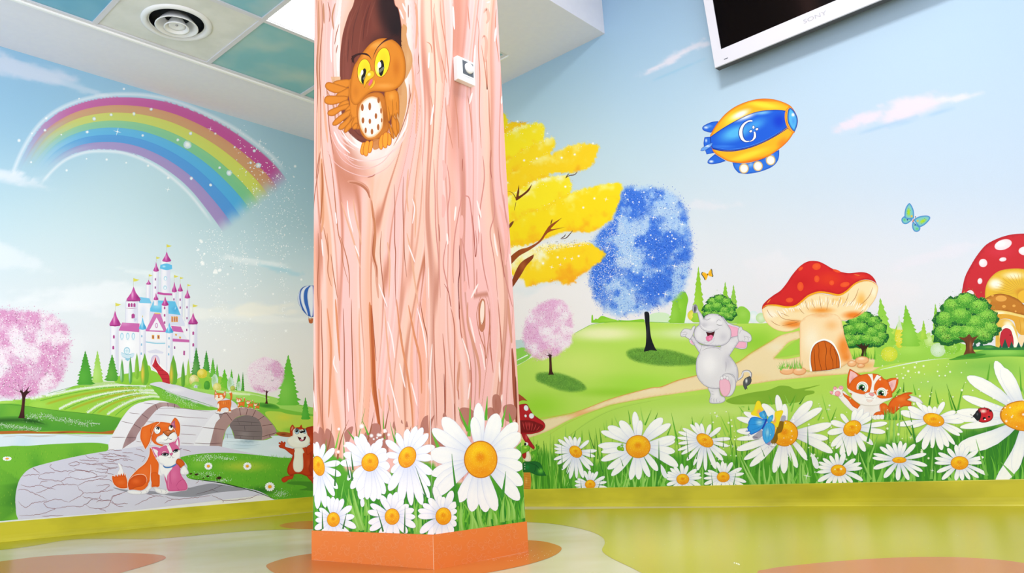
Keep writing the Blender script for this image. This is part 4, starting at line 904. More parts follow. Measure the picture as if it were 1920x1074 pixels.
f('74b838', "-9500,1550! -4600,800 -900,360 0,308 130,298 260,300 420,288 600,278 850,268 1000,270 1090,285! 1075,350 900,380 700,420 500,470 320,530 220,620 170,760 160,900 185,1040! 0,1056! -900,1150! -9500,3200!", g=[(120, 380, 260, 80, 'b0b42c', 0.85), (700, 310, 300, 40, '84c442', 0.7), (350, 500, 130, 60, '4a9a30', 0.7), (120, 850, 110, 200, '2f7428', 0.95), (30, 960, 160, 160, '3a7c2a', 0.9), (0, 600, 160, 140, '4f9c34', 0.8), (700, 400, 260, 30, '4f9c30', 0.7), (170, 700, 60, 160, '2f7428', 0.7)])
sub('grass_tufts')
for k in range(420):
    x = rr.uniform(-60, 1060); y = rr.uniform(300, 1000)
    if y > 360+(1060-x)*0.15+max(0, (330-x))*3.2 or (x > 150+max(0, (900-y))*0.18+10 and y > 560): continue
    blade(x, y+10, x+rr.uniform(-8, 8), y-rr.uniform(5, 14), 2, 4, rr.choice(['7cc03c', '5fa632', '4c942c', '9cc040']))
# ---- cobbled path
begin('painted_cobbled_path', LW, mL, 'grey cobbled path winding to the bridge')
f('d3d1e4', "160,940! 155,820 175,700 215,610 300,530 450,480 700,420 900,380 1075,352 1230,330! 1500,290! 2200,300! 2600,390! 2900,560! 3180,770! 2600,800! 1289,955! 185,1042! 165,990", g=[(900, 600, 300, 100, 'dedcee', 0.7), (500, 900, 300, 90, 'cbcbe2', 0.7)])
sub('cobble_joints', 'brown joints between the cobbles')
J = """175,745 235,735 345,780 470,830 | 345,780 440,750 550,700 640,685 790,690 | 185,860 255,915 345,870 470,850 470,830 | 190,1005 400,985 550,935 500,925 440,880 550,840 650,850 690,862 | 550,935 700,905 830,905 930,835 860,890 | 690,862 780,820 840,770 800,740 780,700
930,835 1040,850 1110,850 1110,870 1080,910 1000,930 900,915 865,890 | 1110,850 1160,800 1230,780 | 1000,930 1070,960 | 1110,870 1200,885 1290,875 | 225,600 330,590 400,590 | 400,590 385,620 440,635 560,648 610,655 650,690 | 400,590 480,570 560,565 | 205,690 300,710 400,695 470,720 560,740 | 400,690 420,660 480,650
345,540 330,520 400,580 | 500,480 520,490 500,510 560,550 640,555 730,545 | 690,480 780,460 790,490 720,500 690,480 | 700,605 690,590 720,560 800,550 900,560 970,590 960,610 860,635 780,630 700,605 | 610,655 680,620 720,615 | 780,700 860,660 970,640 1080,605 | 840,770 950,770 1050,755 1150,740 | 780,460 900,480 1010,490 1030,470 860,490
740,530 850,550 950,550 | 950,550 1000,565 1060,560 1110,525 1190,510 | 1010,490 1110,525 | 1040,415 1100,435 1200,440 | 1160,410 1180,400 1280,395 | 860,390 900,420 1000,425 | 990,380 1080,385 1110,370 | 1030,400 1160,410 | 940,620 985,605 1080,600 | 1050,570 1150,590 | 830,810 900,825 1000,825 | 1010,790 1000,820 1030,840
640,1000 420,1005 | 1230,440 1290,445 | 1080,450 1160,460 | 800,440 1000,450 | 1070,340 1230,345"""
for q in J.replace('\n', ' | ').split(' | '):
    P, S = pts(q); P = curve(P, S, False, 1.5); P = P+(np.stack([fbm(P[:, 0]*0.3, P[:, 1]*0.3, 1, 2), fbm(P[:, 0]*0.3, P[:, 1]*0.3, 7, 2)], 1)-0.5)*3.0
    ribbon(P, 1.0, '93808e', 'b'); ribbon(P+np.array([0, 0.4]), 0.45, '9a5a56', 'b')
T(180, 720, 4.67)
for q in """0,890 120,880 60,930 0,950 | 120,1010 180,1060 240,1074 | 130,1010 150,980 270,940 | 120,1010 40,1020 0,1030 | 340,1060 420,1020 520,980 600,985 | 600,985 700,1010 780,1000 900,990 1010,970 | 1010,970 1100,1010 1130,1020 1330,1000 1430,960 | 1120,1020 1110,1040 | 600,1040 680,1000 | 270,940 450,960 520,980 | 830,800 900,840 870,870 | 1000,950 1080,900 1020,870 | 900,900 1000,940 | 60,690 200,700 240,720 | 0,740 100,745 200,730 | 240,720 330,735 350,780 | 40,650 160,660 250,650 330,670 | 330,610 430,640 400,680 | 230,600 330,600 | 0,830 120,840 160,870 | 760,570 830,590 | 540,560 480,600 | 100,600 200,620 300,640 | 350,560 420,590""".split(' | '):
    P, S = pts(q); P = curve(P, S, False, 1.5); P = P+(np.stack([fbm(P[:, 0]*0.3, P[:, 1]*0.3, 1, 2), fbm(P[:, 0]*0.3, P[:, 1]*0.3, 7, 2)], 1)-0.5)*2.5
    ribbon(P, 0.9, '93808e', 'b'); ribbon(P+np.array([0, 0.4]), 0.45, '9a5a56', 'b')
flush()
T(180, 720, 4.67); rr = random.Random(3)
# ---- near grass
begin('painted_grass', LW, mL, 'bright green lawn with tiny daisies beside the bridge')
f('64b030', "740,640 900,610 1100,600 1300,610 1550,635 1700,645 2320,640! 2320,1010! 1560,1010! 1420,935 1200,890 1050,850 850,835 790,800 800,720 760,665", g=[(1300, 720, 330, 70, 'a6c23c', 0.9), (900, 700, 120, 60, '86c440', 0.7), (1700, 830, 200, 80, '5ca630', 0.8), (1450, 930, 220, 50, '35742a', 0.9), (1750, 960, 160, 60, '56a02e', 0.7), (1000, 820, 150, 30, '4c9a30', 0.7)])
l('1c3c18', "830,828 1000,850 1130,872 1300,915 1420,948 1560,1006", 9)
rs = np.random.RandomState(14)
for cx_, cy_, sx, sy, n in ((1000, 640, 90, 18, 200), (1150, 650, 60, 14, 100), (980, 790, 100, 22, 90), (1620, 960, 50, 24, 110), (900, 660, 60, 14, 60), (1120, 840, 60, 14, 60)):
    specks(np.array([cx_, cy_])/4.67+TF[:2]+rs.randn(n, 2)*np.array([sx, sy])/4.67/1.6, 1.1, ['f6faf4', 'd8e8dc'], n)
for x, y, rx in ((880, 790, 18), (980, 806, 14), (1075, 822, 26), (830, 785, 14), (940, 825, 10)): ell('3a2418', x, y, rx, rx*0.5, -10)
sub('grass_tufts'); rr = random.Random(3)
for k in range(230):
    x = rr.uniform(760, 1890); y = 640-12*math.sin((x-740)/400)+rr.uniform(-6, 16); blade(x, y+14, x+rr.uniform(-10, 10), y-rr.uniform(4, 16), 2, 4, rr.choice(['6cb838', '5aa630', '82c848']))
for k in range(330):
    x = rr.uniform(800, 1890); y = rr.uniform(670, 980)
    if y > 850+max(0, (x-1050))*0.32: continue
    blade(x, y+10, x+rr.uniform(-8, 8), y-rr.uniform(4, 12), 2, 3.5, rr.choice(['74be3c', '559f2c', '9ac444', '4c942c']))
flush()
T(180, 720, 4.67)
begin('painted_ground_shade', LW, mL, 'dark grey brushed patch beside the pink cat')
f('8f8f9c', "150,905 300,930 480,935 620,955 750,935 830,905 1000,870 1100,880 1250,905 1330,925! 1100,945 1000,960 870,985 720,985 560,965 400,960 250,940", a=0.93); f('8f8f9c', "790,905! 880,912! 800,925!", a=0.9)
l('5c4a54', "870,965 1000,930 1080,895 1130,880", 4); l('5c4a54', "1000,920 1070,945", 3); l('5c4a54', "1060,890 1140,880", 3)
flush()
# ================================================================ LEFT WALL characters
T(180, 720, 4.67)
def miniDaisy(x, y, r, lab):
    begin('painted_small_daisy', LW, mL, lab); ell('3c6a2c', x+2, y+4, r*0.9, r*0.8)
    for k in range(13):
        t = k/13*6.283+0.2; petal(x, y, x+math.cos(t)*r, y+math.sin(t)*r*0.92, r*0.42, edge='c8cfe0')
    center(x, y, r*0.36, r*0.33)
miniDaisy(984, 718, 36, 'left small daisy on the lawn beside the pink cat'); miniDaisy(1325, 718, 37, 'small daisy in the middle of the lawn below the water'); miniDaisy(1522, 898, 44, 'small daisy low on the lawn near the squirrel')
T(0, 780, 5.37)
begin('painted_small_daisy', LW, mL, 'flat small daisy at the left edge of the lawn')
for k in range(12):
    t = k/12*6.283; petal(72, 428, 72+math.cos(t)*46, 428+math.sin(t)*23, 14, edge='c8cfc0')
center(72, 428, 17, 9)
T(180, 720, 4.67)
OR, OD, OU = 'ea6a24', 'c4481a', 'b0401c'
# ---- brown dog
begin('painted_dog', LW, mL, 'orange and white sitting dog looking up, leaning on the pink cat')
sub('tail', 'orange tail with white tip')
f('eeecf2', "185,785 205,740 192,700 200,690 215,705 232,740 242,790 225,800 200,800", o='c0bccc', ow=2)
f('e2601e', "275,845 262,800 258,775! 250,800! 244,770! 232,800! 222,778! 210,802! 200,785! 188,808! 175,790! 165,808! 142,800 140,830 155,875 190,905 230,915 280,905", e=(OD, 16, 0.7), o='f6e6da', ow=4, g=[(220, 860, 50, 30, 'ea7030', 0.6)])
sub('body', 'orange body with white chest')
f(OR, "470,545 465,620 430,690 370,740 320,790 285,840 278,890 300,935 380,945 440,915 470,850 480,900 520,900 556,895 560,800 555,700 520,600 480,560", e=(OU, 14, 0.5), o='f6e8dc', ow=4, g=[(420, 780, 80, 80, 'f0783a', 0.5)])
f('d6541a', "286,870 300,830 345,800 400,795 435,815 440,850 410,890 350,905 305,925 285,910", e=('b8441a', 14, 0.6), g=[(350, 850, 60, 40, 'e8682a', 0.8)]); l('f8ddc8', "295,835 330,802 390,788 430,800 445,835 440,860", 4)
f('f2f0f4', "470,850 475,800 480,770! 490,820 486,900 520,905 600,920 640,930 640,950 600,965 555,958 520,940 500,905 470,925 450,955 400,965 320,965 275,950 280,930 330,925 400,930 445,900", e=('c9c6d6', 14, 0.7), o='b9b4c4', ow=2)
for q in ("380,930 400,950 385,962", "430,925 448,945 432,960", "560,920 575,938 568,955", "600,922 615,940 605,955"): l('a8a4b8', q, 3)
f('f4f2f6', "510,620! 530,660 550,700 545,780 548,790 570,800 590,780 600,720 580,650 540,610", g=[(560, 700, 30, 60, 'dcdae6', 0.5)])
sub('foreleg'); f('e46420', "478,780! 482,840 496,890! 556,892! 552,830 540,780 510,770", e=(OD, 10, 0.5)); l('f6e0cc', "470,850 480,760 478,700", 4)
sub('head', 'orange head with white muzzle')
f(OR, "480,380 500,345 560,330 620,335 660,345 700,370 715,420 710,470 700,540 640,560 560,540 510,520 480,470", e=(OU, 14, 0.35), o='f3ddd0', ow=3, g=[(600, 360, 80, 30, 'f07a34', 0.6), (500, 450, 20, 60, 'd65a20', 0.5)])
sub('ear', 'long orange ear'); f('ec7026', "480,345 430,365 400,380 388,430 388,480 410,530 432,573! 455,540 475,500 490,440 520,370 560,335 530,328", e=('c24c1a', 14, 0.8), o='f4e2d4', ow=4, g=[(430, 450, 30, 70, 'f07c34', 0.5)]); l('a83c18', "500,352 478,400 488,460 480,510 462,540", 4)
f('ec6c26', "655,345 668,320 690,292 715,310 735,350 738,400 730,450 712,475! 700,430 690,400 665,370", e=('b8441a', 12, 0.8), o='f4e2d4', ow=3); f('b05a80', "656,350 672,330 692,318 690,345 698,385 680,378 662,365", g=[(675, 350, 16, 20, 'd58ab0', 0.7)])
sub('muzzle'); f('f5f4f8', "525,485 540,460 580,440 590,420! 640,404 680,415 700,430 712,455 705,500 690,520 640,525 590,530 550,520 528,505", e=('cfcddd', 16, 0.6), o='7c4a34', ow=1.5, g=[(600, 470, 60, 30, 'ffffff', 0.7)])
f('5c3018', "582,418! 630,404 690,415! 650,440 632,460 608,445"); f('c66a34', "590,418 630,407 682,415 648,432 632,452 612,440", g=[(632, 418, 22, 9, 'ee9a66', 0.8)])
l('3a3038', "628,456 630,474 610,490 590,486", 4); l('3a3038', "630,474 655,484 668,478", 4); l('8a6a5a', "540,505 600,520 660,512 700,480", 3); l('b9b6c6', "560,500 600,515 650,512", 3)
sub('eye', 'round white eyes looking up')
ell('2c2a34', 538, 403, 29, 34, 10); ell('ffffff', 537, 404, 26, 31, 10, g=[(530, 420, 20, 14, 'cfd8ea', 0.6)]); ell('171922', 542, 388, 15, 13); ell('ffffff', 538, 394, 5)
ell('2c2a34', 656, 382, 22, 24, 10); ell('ffffff', 656, 383, 19, 21, 10); ell('171922', 658, 372, 13, 12); ell('ffffff', 651, 376, 4.5)
# ---- pink cat
sub()
begin('painted_cat', LW, mL, 'pink and white cat with a blue collar cuddling up to the orange dog')
CP, CD = 'd9649a', 'b8407a'
sub('body', 'pink seated body'); f(CP, "590,720 640,700 720,690 740,740 750,800 785,850 802,890 795,925 740,935 650,938 625,925 612,870 600,820 596,760", e=(CD, 14, 0.6), o='f0c8dc', ow=3, g=[(680, 800, 50, 90, 'e47aac', 0.6)])
l(CD, "700,900 720,860 760,835 785,850", 4); l(CD, "705,905 730,930 700,936", 4); l('f0a8cc', "640,760 632,840 640,920", 4); l(CD, "660,740 650,800 660,880", 5, a=0.6)
f('f6f4f8', "560,690 600,720 640,715! 670,730 650,760 625,800 622,850! 600,800 585,790 580,820! 565,780 555,740", e=('d2cfe0', 10, 0.6))
sub('ear', 'pointed pink ear'); f(CP, "483,550! 520,548 560,560 590,600 560,640 535,650 515,630 500,595", e=(CD, 8, 0.7), o='f2d0e0', ow=4); f('f4f0f6', "496,562! 530,575 552,600 545,632 525,622 508,590")
f(CP, "660,505! 690,500 722,455! 733,500 730,560 720,590 690,560", e=(CD, 8, 0.7), o='f2d0e0', ow=4); f('f4f0f6', "716,478! 722,520 718,560 705,540 702,510")
sub('head', 'white face with pink cap')
f('f6f4f8', "530,640 520,655! 545,662 555,690 590,705! 600,725 680,715 700,690 710,665! 735,640 740,600 738,570! 720,540 690,520 640,520 590,535 550,575", e=('d0cede', 14, 0.6), o='b4b0c4', ow=1.5)
f(CP, "540,600 560,560 610,535 625,560 640,590 645,610! 610,590 580,595 575,625! 555,625 545,640!", e=(CD, 8, 0.4)); f(CP, "640,520 670,512 715,540 735,575! 750,562! 735,580! 700,570 680,580 672,600 658,560!", e=(CD, 8, 0.4))
for q in ("615,535 625,550", "628,528 636,545", "640,522 645,540"): l(CD, q, 4)
sub('eye', 'sleepy half closed eyes'); f('2a2833', "572,612 600,597 640,610! 632,625 610,632 585,628"); f('dfe9f0', "580,615 600,606 625,615 618,626 595,628"); ell('171922', 602, 615, 15, 11); f(CP, "570,612! 585,596 620,594 642,610! 610,602"); l('2a2833', "568,612 600,600 642,611", 3.5)
f('2a2833', "672,588 700,568 722,568! 718,588 700,598 682,598"); f('dfe9f0', "680,588 700,578 714,578 708,592 692,594"); ell('171922', 700, 582, 13, 10); l('2a2833', "670,590 695,570 725,568", 3.5); l('2a2833', "725,566 760,560", 3); l('2a2833', "720,572 752,575", 2.5)
sub('nose'); f(CP, "645,612 660,600 674,606 665,622 655,625", o='7c3050', ow=2); l('6c4a5c', "625,640 648,645 662,625 670,645 690,638", 3)
sub('collar', 'blue collar'); f('4f86cc', "585,708 610,722 650,722 700,695! 704,705 680,722 640,735 600,732", e=('2f5ca4', 6, 0.7))
sub('embracing_paw', 'orange dog paw with white tip around the cat'); f('d8601e', "705,665 720,652 750,660 775,690 772,715 745,735 730,720 718,705 700,690", e=(OU, 12, 0.7), o='8a3418', ow=2); f('f5f4f8', "745,735 775,712 800,745 812,775 800,790 770,795 745,790 738,765", e=('cccad8', 12, 0.7), o='a8a4b4', ow=2); l('a8a4b4', "780,790 778,770", 3); l('a8a4b4', "797,786 792,768", 3)
# ---- orange cats on the bridge
def kitty(x, y, s, lab, big=False):
    begin('painted_kitten', LW, mL, lab); R = lambda q: [(x+a*s, y+b*s) for a, b in q]
    c, d = 'e8782e', 'b24a18'
    def poly(cc, q, **k): f(cc, curve(np.array(R(q))/TF[2]+TF[:2], [False]*len(q), True, 1.2), **k)
    sub('tail'); poly(c, [(52, 0), (64, -12), (66, -40), (58, -62), (64, -78), (78, -74), (84, -50), (80, -14), (66, 4)], e=(d, 5*s, 0.6)); poly('f6e6d8', [(60, -66), (56, -76), (66, -86), (76, -78), (70, -68)])
    sub('body', 'striped orange body'); poly(c, [(-44, 12), (-20, 0), (20, -4), (56, -8), (74, 6), (74, 40), (68, 70), (74, 100), (50, 100), (52, 74), (34, 60), (10, 62), (-12, 70), (-22, 98), (-52, 102), (-44, 76), (-46, 40)], e=(d, 8*s, 0.6), g=[(x+10*s, y+20*s, 30*s, 20*s, 'f29a50', 0.7)])
    for k in range(5 if big else 3):
        xx = x+(-20+k*18)*s; ribbon(np.array([(xx, y+2*s), (xx-3*s, y+22*s), (xx+2*s, y+40*s)])/TF[2]+TF[:2], 3*s/TF[2], 'c05020', 'b')
    for px_ in ((-40, 98), (-10, 92), (34, 96), (62, 98)): ell('fbf2ea', x+px_[0]*s, y+px_[1]*s, 13*s, 6*s)
    poly('fbf2ea', [(-44, 30), (-36, 24), (-30, 50), (-36, 70), (-46, 60)])
    sub('head', 'orange head with pale cheeks'); poly(c, [(-72, -30), (-68, -92), (-50, -70), (-20, -66), (4, -64), (22, -84), (28, -50), (16, -22), (-8, -6), (-40, 2), (-66, -10)], e=(d, 6*s, 0.6), g=[(x-20*s, y-44*s, 26*s, 20*s, 'f08a40', 0.7)])
    poly('fbeede', [(-70, -24), (-50, -34), (-30, -24), (-6, -34), (6, -24), (-8, -8), (-38, 2), (-60, -6)]); poly('f2c0b4', [(8, -62), (20, -74), (22, -48), (12, -46)]); poly('f2c0b4', [(-66, -80), (-54, -64), (-64, -56)])
    sub('eye'); 
    for ex in (-52, -16):
        ell('fbeede', x+ex*s, y-40*s, 13*s, 11*s); ribbon(np.array([(x+(ex-10)*s, y-34*s), (x+ex*s, y-42*s), (x+(ex+10)*s, y-36*s)])/TF[2]+TF[:2], 2.4*s/TF[2], '5a2c20', 'b')
    ell('7a3a24', x-38*s, y-26*s, 4*s, 3*s)
kitty(1110, 145, 1.0, 'biggest orange striped cat walking on the bridge, leading its kittens', True)
kitty(1264, 158, 0.50, 'first small orange kitten behind the big cat on the bridge'); kitty(1345, 172, 0.40, 'second small orange kitten in the row on the bridge'); kitty(1406, 190, 0.33, 'last and smallest orange kitten in the row on the bridge')
# ---- squirrel
begin('painted_squirrel', LW, mL, 'red squirrel with raised paw laughing beside the tree column')
RD, RK = 'c8401c', '8c2410'
f('4a8a2c', "1670,865 1760,850 2100,870 2000,930 1830,930 1780,925 1850,905 1800,885 1720,880", a=0.9)
sub('tail', 'big red bushy tail'); f('b8381a', "1830,400 1870,372 1940,370 2000,420 2030,520 2030,650 1990,760 1930,850 1895,870 1880,800 1850,740 1830,660 1850,600 1880,540 1860,500", e=(RK, 16, 0.7), g=[(1880, 500, 20, 100, 'd8562a', 0.7)])
sub('body', 'red body with cream belly'); f(RD, "1720,570 1760,555 1830,545 1880,600 1885,680 1870,740 1890,790 1860,810 1800,790 1760,785 1700,800 1675,770 1680,720 1710,660 1722,610", e=(RK, 16, 0.7), g=[(1860, 700, 20, 70, 'dc5a30', 0.6)])
f('f8f4ea', "1740,560 1800,555 1825,600! 1812,610 1815,680 1812,740 1790,768 1755,770 1732,750 1725,700 1735,640 1735,610! 1728,590", e=('d8cdb8', 12, 0.6))
sub('arm', 'raised red arm with spread paw'); f(RD, "1725,620 1690,600 1650,568 1615,560 1600,545! 1600,535 1615,530! 1598,520 1605,508 1620,515! 1618,500 1632,500 1640,515! 1650,502 1662,515 1655,545 1700,560 1740,575", e=(RK, 8, 0.6))
f(RD, "1840,560 1870,530 1930,500 1985,470 2000,490 1975,530 1910,580 1880,600 1850,620", e=(RK, 8, 0.6))
sub('foot', 'long red foot'); f(RD, "1735,795! 1700,800 1650,810 1625,830 1628,850 1645,862 1665,855 1690,835 1720,830", e=(RK, 10, 0.6)); f(RD, "1845,800 1880,795 1940,815 1990,850 1985,875 1950,880 1900,862 1880,845 1860,825", e=(RK, 10, 0.6))
sub('ear', 'pointed red ear'); f(RD, "1698,425! 1700,380 1722,352! 1738,375 1742,395 1715,425", e=(RK, 6, 0.7)); f('d89070', "1708,410 1712,385 1724,368 1726,390 1715,408"); f(RD, "1775,385! 1798,352! 1808,385", e=(RK, 5, 0.7))
sub('head', 'cream face with red cap'); f(RD, "1700,430 1720,395 1750,380 1790,378 1830,390 1848,420 1850,460 1780,470 1715,460", e=(RK, 8, 0.5))
f('f8f5ee', "1722,415 1735,392 1760,385 1785,400 1810,395 1840,405 1852,445 1870,470 1872,510 1845,545 1800,560 1750,560 1710,548 1680,520 1672,490 1690,465 1722,450", e=('d6ccc0', 14, 0.6), g=[(1780, 500, 60, 30, 'ffffff', 0.6)])
sub('eye', 'round blue grey eyes'); ell('1c1c28', 1760, 412, 22, 27); ell('b9d6ee', 1759, 414, 18, 23); ell('111118', 1757, 407, 13, 15); ell('ffffff', 1751, 402, 4)
ell('1c1c28', 1827, 412, 17, 22); ell('b9d6ee', 1828, 414, 14, 18); ell('111118', 1822, 410, 11, 13); ell('ffffff', 1818, 405, 3.5)
sub('nose'); ell('16131a', 1798, 418, 15, 12); ell('e8e8f0', 1794, 413, 4, 2.5)
sub('mouth', 'open laughing mouth with white teeth'); f('5c1420', "1768,462! 1800,470 1840,458! 1828,490 1800,500 1780,490", o='3a0c14', ow=3); f('e0708a', "1782,485 1800,480 1818,484 1806,497 1790,496"); f('ffffff', "1795,468! 1820,466! 1816,484 1800,484"); l('3a2a2a', "1768,462 1760,455", 3)
flush()
# ================================================================ RIGHT WALL: airship, trees, mushroom houses, daisies
mR = empty('wall_mural', (XR, 1.5, 0), 'meadow mural on the right wall with airship, blue tree, elephant, mushroom houses and daisies', 'mural')
def skyR(x, y):
    c = gblend(x, y, 'cfe2ee', [(1180, 60, 120, '9fcaf0'), (1500, 60, 200, 'b2d2ec'), (1850, 40, 160, 'b3d4ec'), (1020, 160, 70, 'a4cbe0'), (1200, 160, 100, 'b7d8ea'), (980, 260, 90, 'c6dfe6'), (1300, 300, 130, 'cfe6f0'), (1700, 200, 160, 'c2dcf0'), (1900, 300, 150, 'c6dcf2'),
        (1100, 300, 90, 'cfe6ea'), (1500, 360, 120, 'd3e4f2'), (1750, 380, 120, 'd0e1f2'), (1600, 480, 110, 'e3ebf5'), (1350, 450, 100, 'e4eef5'), (1000, 560, 120, 'fbf6ec'), (1350, 560, 120, 'f3f1f7'), (1700, 540, 120, 'e8eaf5'), (1900, 480, 120, 'e4eaf6'), (2300, 300, 400, 'c8dcf2')])
    k = (0.45*ss((y-330)/230))[:, None]; c = c*(1-k)+hx('fbf8fc')*k
    return np.array([0.975, 0.968, 0.975])*clouds(x, y, c, [(1250, 115, 62, 9, -0.48, 1.0, 'e9ebf8', 31), (1310, 85, 30, 9, -0.35, 0.8, 'e6e8f6', 33), (1265, 135, 55, 4, -0.42, 0.5, '98ccea', 35),
        (1700, 206, 105, 25, -0.26, 1.0, 'e9e3f2', 36), (1712, 196, 60, 18, -0.2, 1.0, 'e9e3f2', 46), (1615, 226, 62, 14, -0.3, 1.0, 'e8e2f0', 37), (1790, 184, 62, 8, -0.12, 0.9, 'e6e8f6', 38), (1700, 226, 110, 4, -0.26, 0.6, 'a4cbec', 39),
        (1330, 385, 60, 12, 0, 0.6, 'eceef6', 40), (1560, 545, 160, 40, 0, 0.6, 'f2f0f8', 41), (1050, 520, 120, 18, -0.3, 0.5, 'e3eff2', 42), (1750, 480, 100, 16, -0.3, 0.5, 'eeecf8', 43), (1450, 500, 80, 30, 0, 0.5, 'f2f2f9', 44)])
sheet('sky_backdrop', RW, -0.9, YL, ZC, HUP, 0.013, skyR, mR, 'pale blue painted sky fading to white at the horizon')
begin('painted_hills', RW, mR, 'rolling light green meadow behind the trees')
T(950, 540, 4.13)
f('c2d8d6', "40,405! 110,402 150,420 200,480 80,560! 40,560!", a=1); f('8fcf52', "40,480 90,468 130,460 200,500 150,560 40,600")
# far hedges
f('8cce2e', "655,268! 658,212 668,210 672,250 690,235 705,240 735,215 790,230 850,245 950,250 1060,240 1065,272!", g=[(800, 250, 120, 20, 'a6da4a', 0.6)])
f('d3ecc6', "1060,275! 1100,215 1160,190 1250,200 1300,275!", 1)
T()
f('b9e05c', "660,830! 850,740 960,690 1000,668 1050,640 1090,618 1120,607 1180,603 1260,606 1330,607 1430,606! 1560,600 1700,620 1950,660 2600,640 4200,560! 4200,900! 660,980!", g=[(1130, 625, 110, 22, 'eef2b8', 0.9), (1080, 680, 120, 50, 'cfe873', 0.8), (1300, 625, 120, 18, 'e0efb8', 0.8), (1010, 760, 80, 40, '9fd838', 0.8), (1200, 720, 120, 30, 'a6dc46', 0.8), (1420, 640, 60, 40, '98d23e', 0.8), (1150, 735, 120, 14, '96d034', 0.7), (1330, 690, 80, 20, 'a2d948', 0.7), (1380, 740, 100, 30, 'aedd50', 0.6)], sp=5)
l('86c040', "1052,640 1090,618 1120,606 1180,603 1300,606 1420,606", 1.1); l('e8f6e8', "968,676 1000,660 1030,645", 2.4)
sub('painted_ground_shade', 'dark green soft shade under the painted trees')
T(950, 540, 4.13)
rs = np.random.RandomState(20)
for q, n in (("228,680 245,660 340,655 450,672 560,720 612,765 600,790 500,802 400,785 300,745 235,715", 2600), ("930,505 960,475 1060,465 1250,480 1400,520 1500,560 1460,590 1300,600 1150,595 1020,570 950,540", 4200)):
    P, S = pts(q); P = curve(P, S, True)
    soft_fill(q, lambda x, y, d: mixc('6fa83a', '5c9238', ss(fbm(x*0.1, y*0.1, 4, 3))), 7, 2.0)
    Q = scatter(P, n, 3, lambda x, y, d: ss((d+3)/6)*0.9, 4); specks(Q, 1.2, ['5f9638', '6aa440', '7ab444', '88be4a'], 4)
# sandy path
sub('path', 'sandy path curving across the meadow')
T(1240, 560, 4.174)
f('f3dfb4', "-1160,1000! -1000,960 -700,900! -380,780 -100,700 0,690! 130,640 280,600 450,540 590,505 700,430 840,345 940,285 1080,250! 1090,310! 1000,340 940,400 880,465! 980,470 1090,450! 1100,560! 1200,568 1400,540! 1470,480 1560,460 1690,475 1720,520 1650,570! 1450,590 1200,610 900,640 700,670 500,690 300,715 100,745 -80,770 -400,830! -700,940 -900,1040 -1160,1130!", g=[(-600, 900, 260, 60, 'f0b87c', 0.8), (700, 620, 200, 60, 'f5d9a0', 0.7), (900, 380, 120, 60, 'f3e6c6', 0.8), (1600, 520, 140, 50, 'f0bc78', 0.8), (1250, 600, 300, 24, 'f0bd7a', 0.6), (-100, 720, 200, 30, 'f6e6c4', 0.6)], e=('dba75a', 12, 0.5), sp=3.5)
l('d9a04a', "-1110,960 -700,893 -400,785 -100,702 0,688 130,638 280,598 450,535 590,500 700,425 840,340 940,280", 6); l('b8cc50', "-900,1080 -700,955 -400,838 -80,776 100,750", 5)
f('a2d84c', "1085,305! 1020,345 950,400 880,465! 980,455 1088,435!", e=('c6c060', 10, 0.6))
sub('foreground_meadow')
T()
f('b4dc5c', "660,990! 660,960! 960,905 1000,870 1050,835 1100,790 1160,762 1240,745 1310,740 1400,725 1500,715 1590,705 1680,690 1730,668 1820,655 2100,640! 3200,560! 4200,560! 4200,1000! 960,1000!", g=[(1250, 790, 120, 40, 'c6e67c', 0.8), (1500, 760, 160, 30, 'b6e06a', 0.7), (1350, 770, 120, 20, 'cbe884', 0.6), (1750, 720, 120, 30, 'a8d868', 0.7), (1850, 690, 120, 40, '86c452', 0.8), (1100, 870, 120, 30, 'a4d85c', 0.5), (1500, 880, 500, 50, '57a52c', 0.95), (1850, 880, 120, 100, '35803a', 0.9), (1850, 700, 140, 16, '9cd25e', 0.5)], sp=6)
l('dff0de', "1650,693 1700,682 1760,672 1830,667", 2.2); l('9cc850', "1010,860 1060,822 1110,787 1160,765 1240,748", 0.9)
f('4a9a30', "1780,675 1800,668 1850,655 1900,652 1960,650! 1960,668 1880,668 1830,672", g=[(1880, 660, 80, 12, '8ed05a', 0.9)], a=0.9)
sub('painted_ground_shade', 'olive green shade behind the elephant')
T(1240, 560, 4.174)
f('83b236', "505,800 560,770 700,735 830,715 875,700 930,680 1000,685 1060,705 1240,674 1180,695 1120,715 1190,720 1195,740 1130,760 1100,790 1060,812 900,825 700,826 570,825", g=[(700, 790, 160, 40, '8dbb3c', 0.6)])
# ---- far conifers and hedges right part
T(1240, 560, 4.174)
def pcR(lab, x, yb, h, w, c, c2, **k): begin('painted_conifer', RW, mR, lab); conifer(x, yb, h, w, c, c2, **k)
begin('painted_bushes', RW, mR, 'pale green and yellow hedge bushes behind the elephant')
for x, y, rx, ry, c, c2 in ((200, 150, 40, 40, 'e3f0ee', 'f2f6f2'), (720, 140, 40, 46, 'dcecf0', 'f0f4f8'), (250, 130, 46, 44, 'e0d84a', 'f0e670'), (780, 150, 40, 40, 'c4e4a8', 'dcefd0')): ell(c, x, y, rx, ry, g=[(x, y, rx, ry, c2, 0.8)])
f('86c832', "70,190! 90,60 130,-40 180,-60 210,0 200,60 190,140! 180,190!", g=[(140, 60, 60, 80, '9ad644', 0.6)]); f('93d048', "590,195! 595,80 640,60 690,100 695,150 680,195!", g=[(640, 120, 50, 50, 'a6da5a', 0.6)])
pcR('pale slim conifer left of the small yellow butterfly', 290, 185, 440, 120, '93ca32', 'a8d84a', n=11)
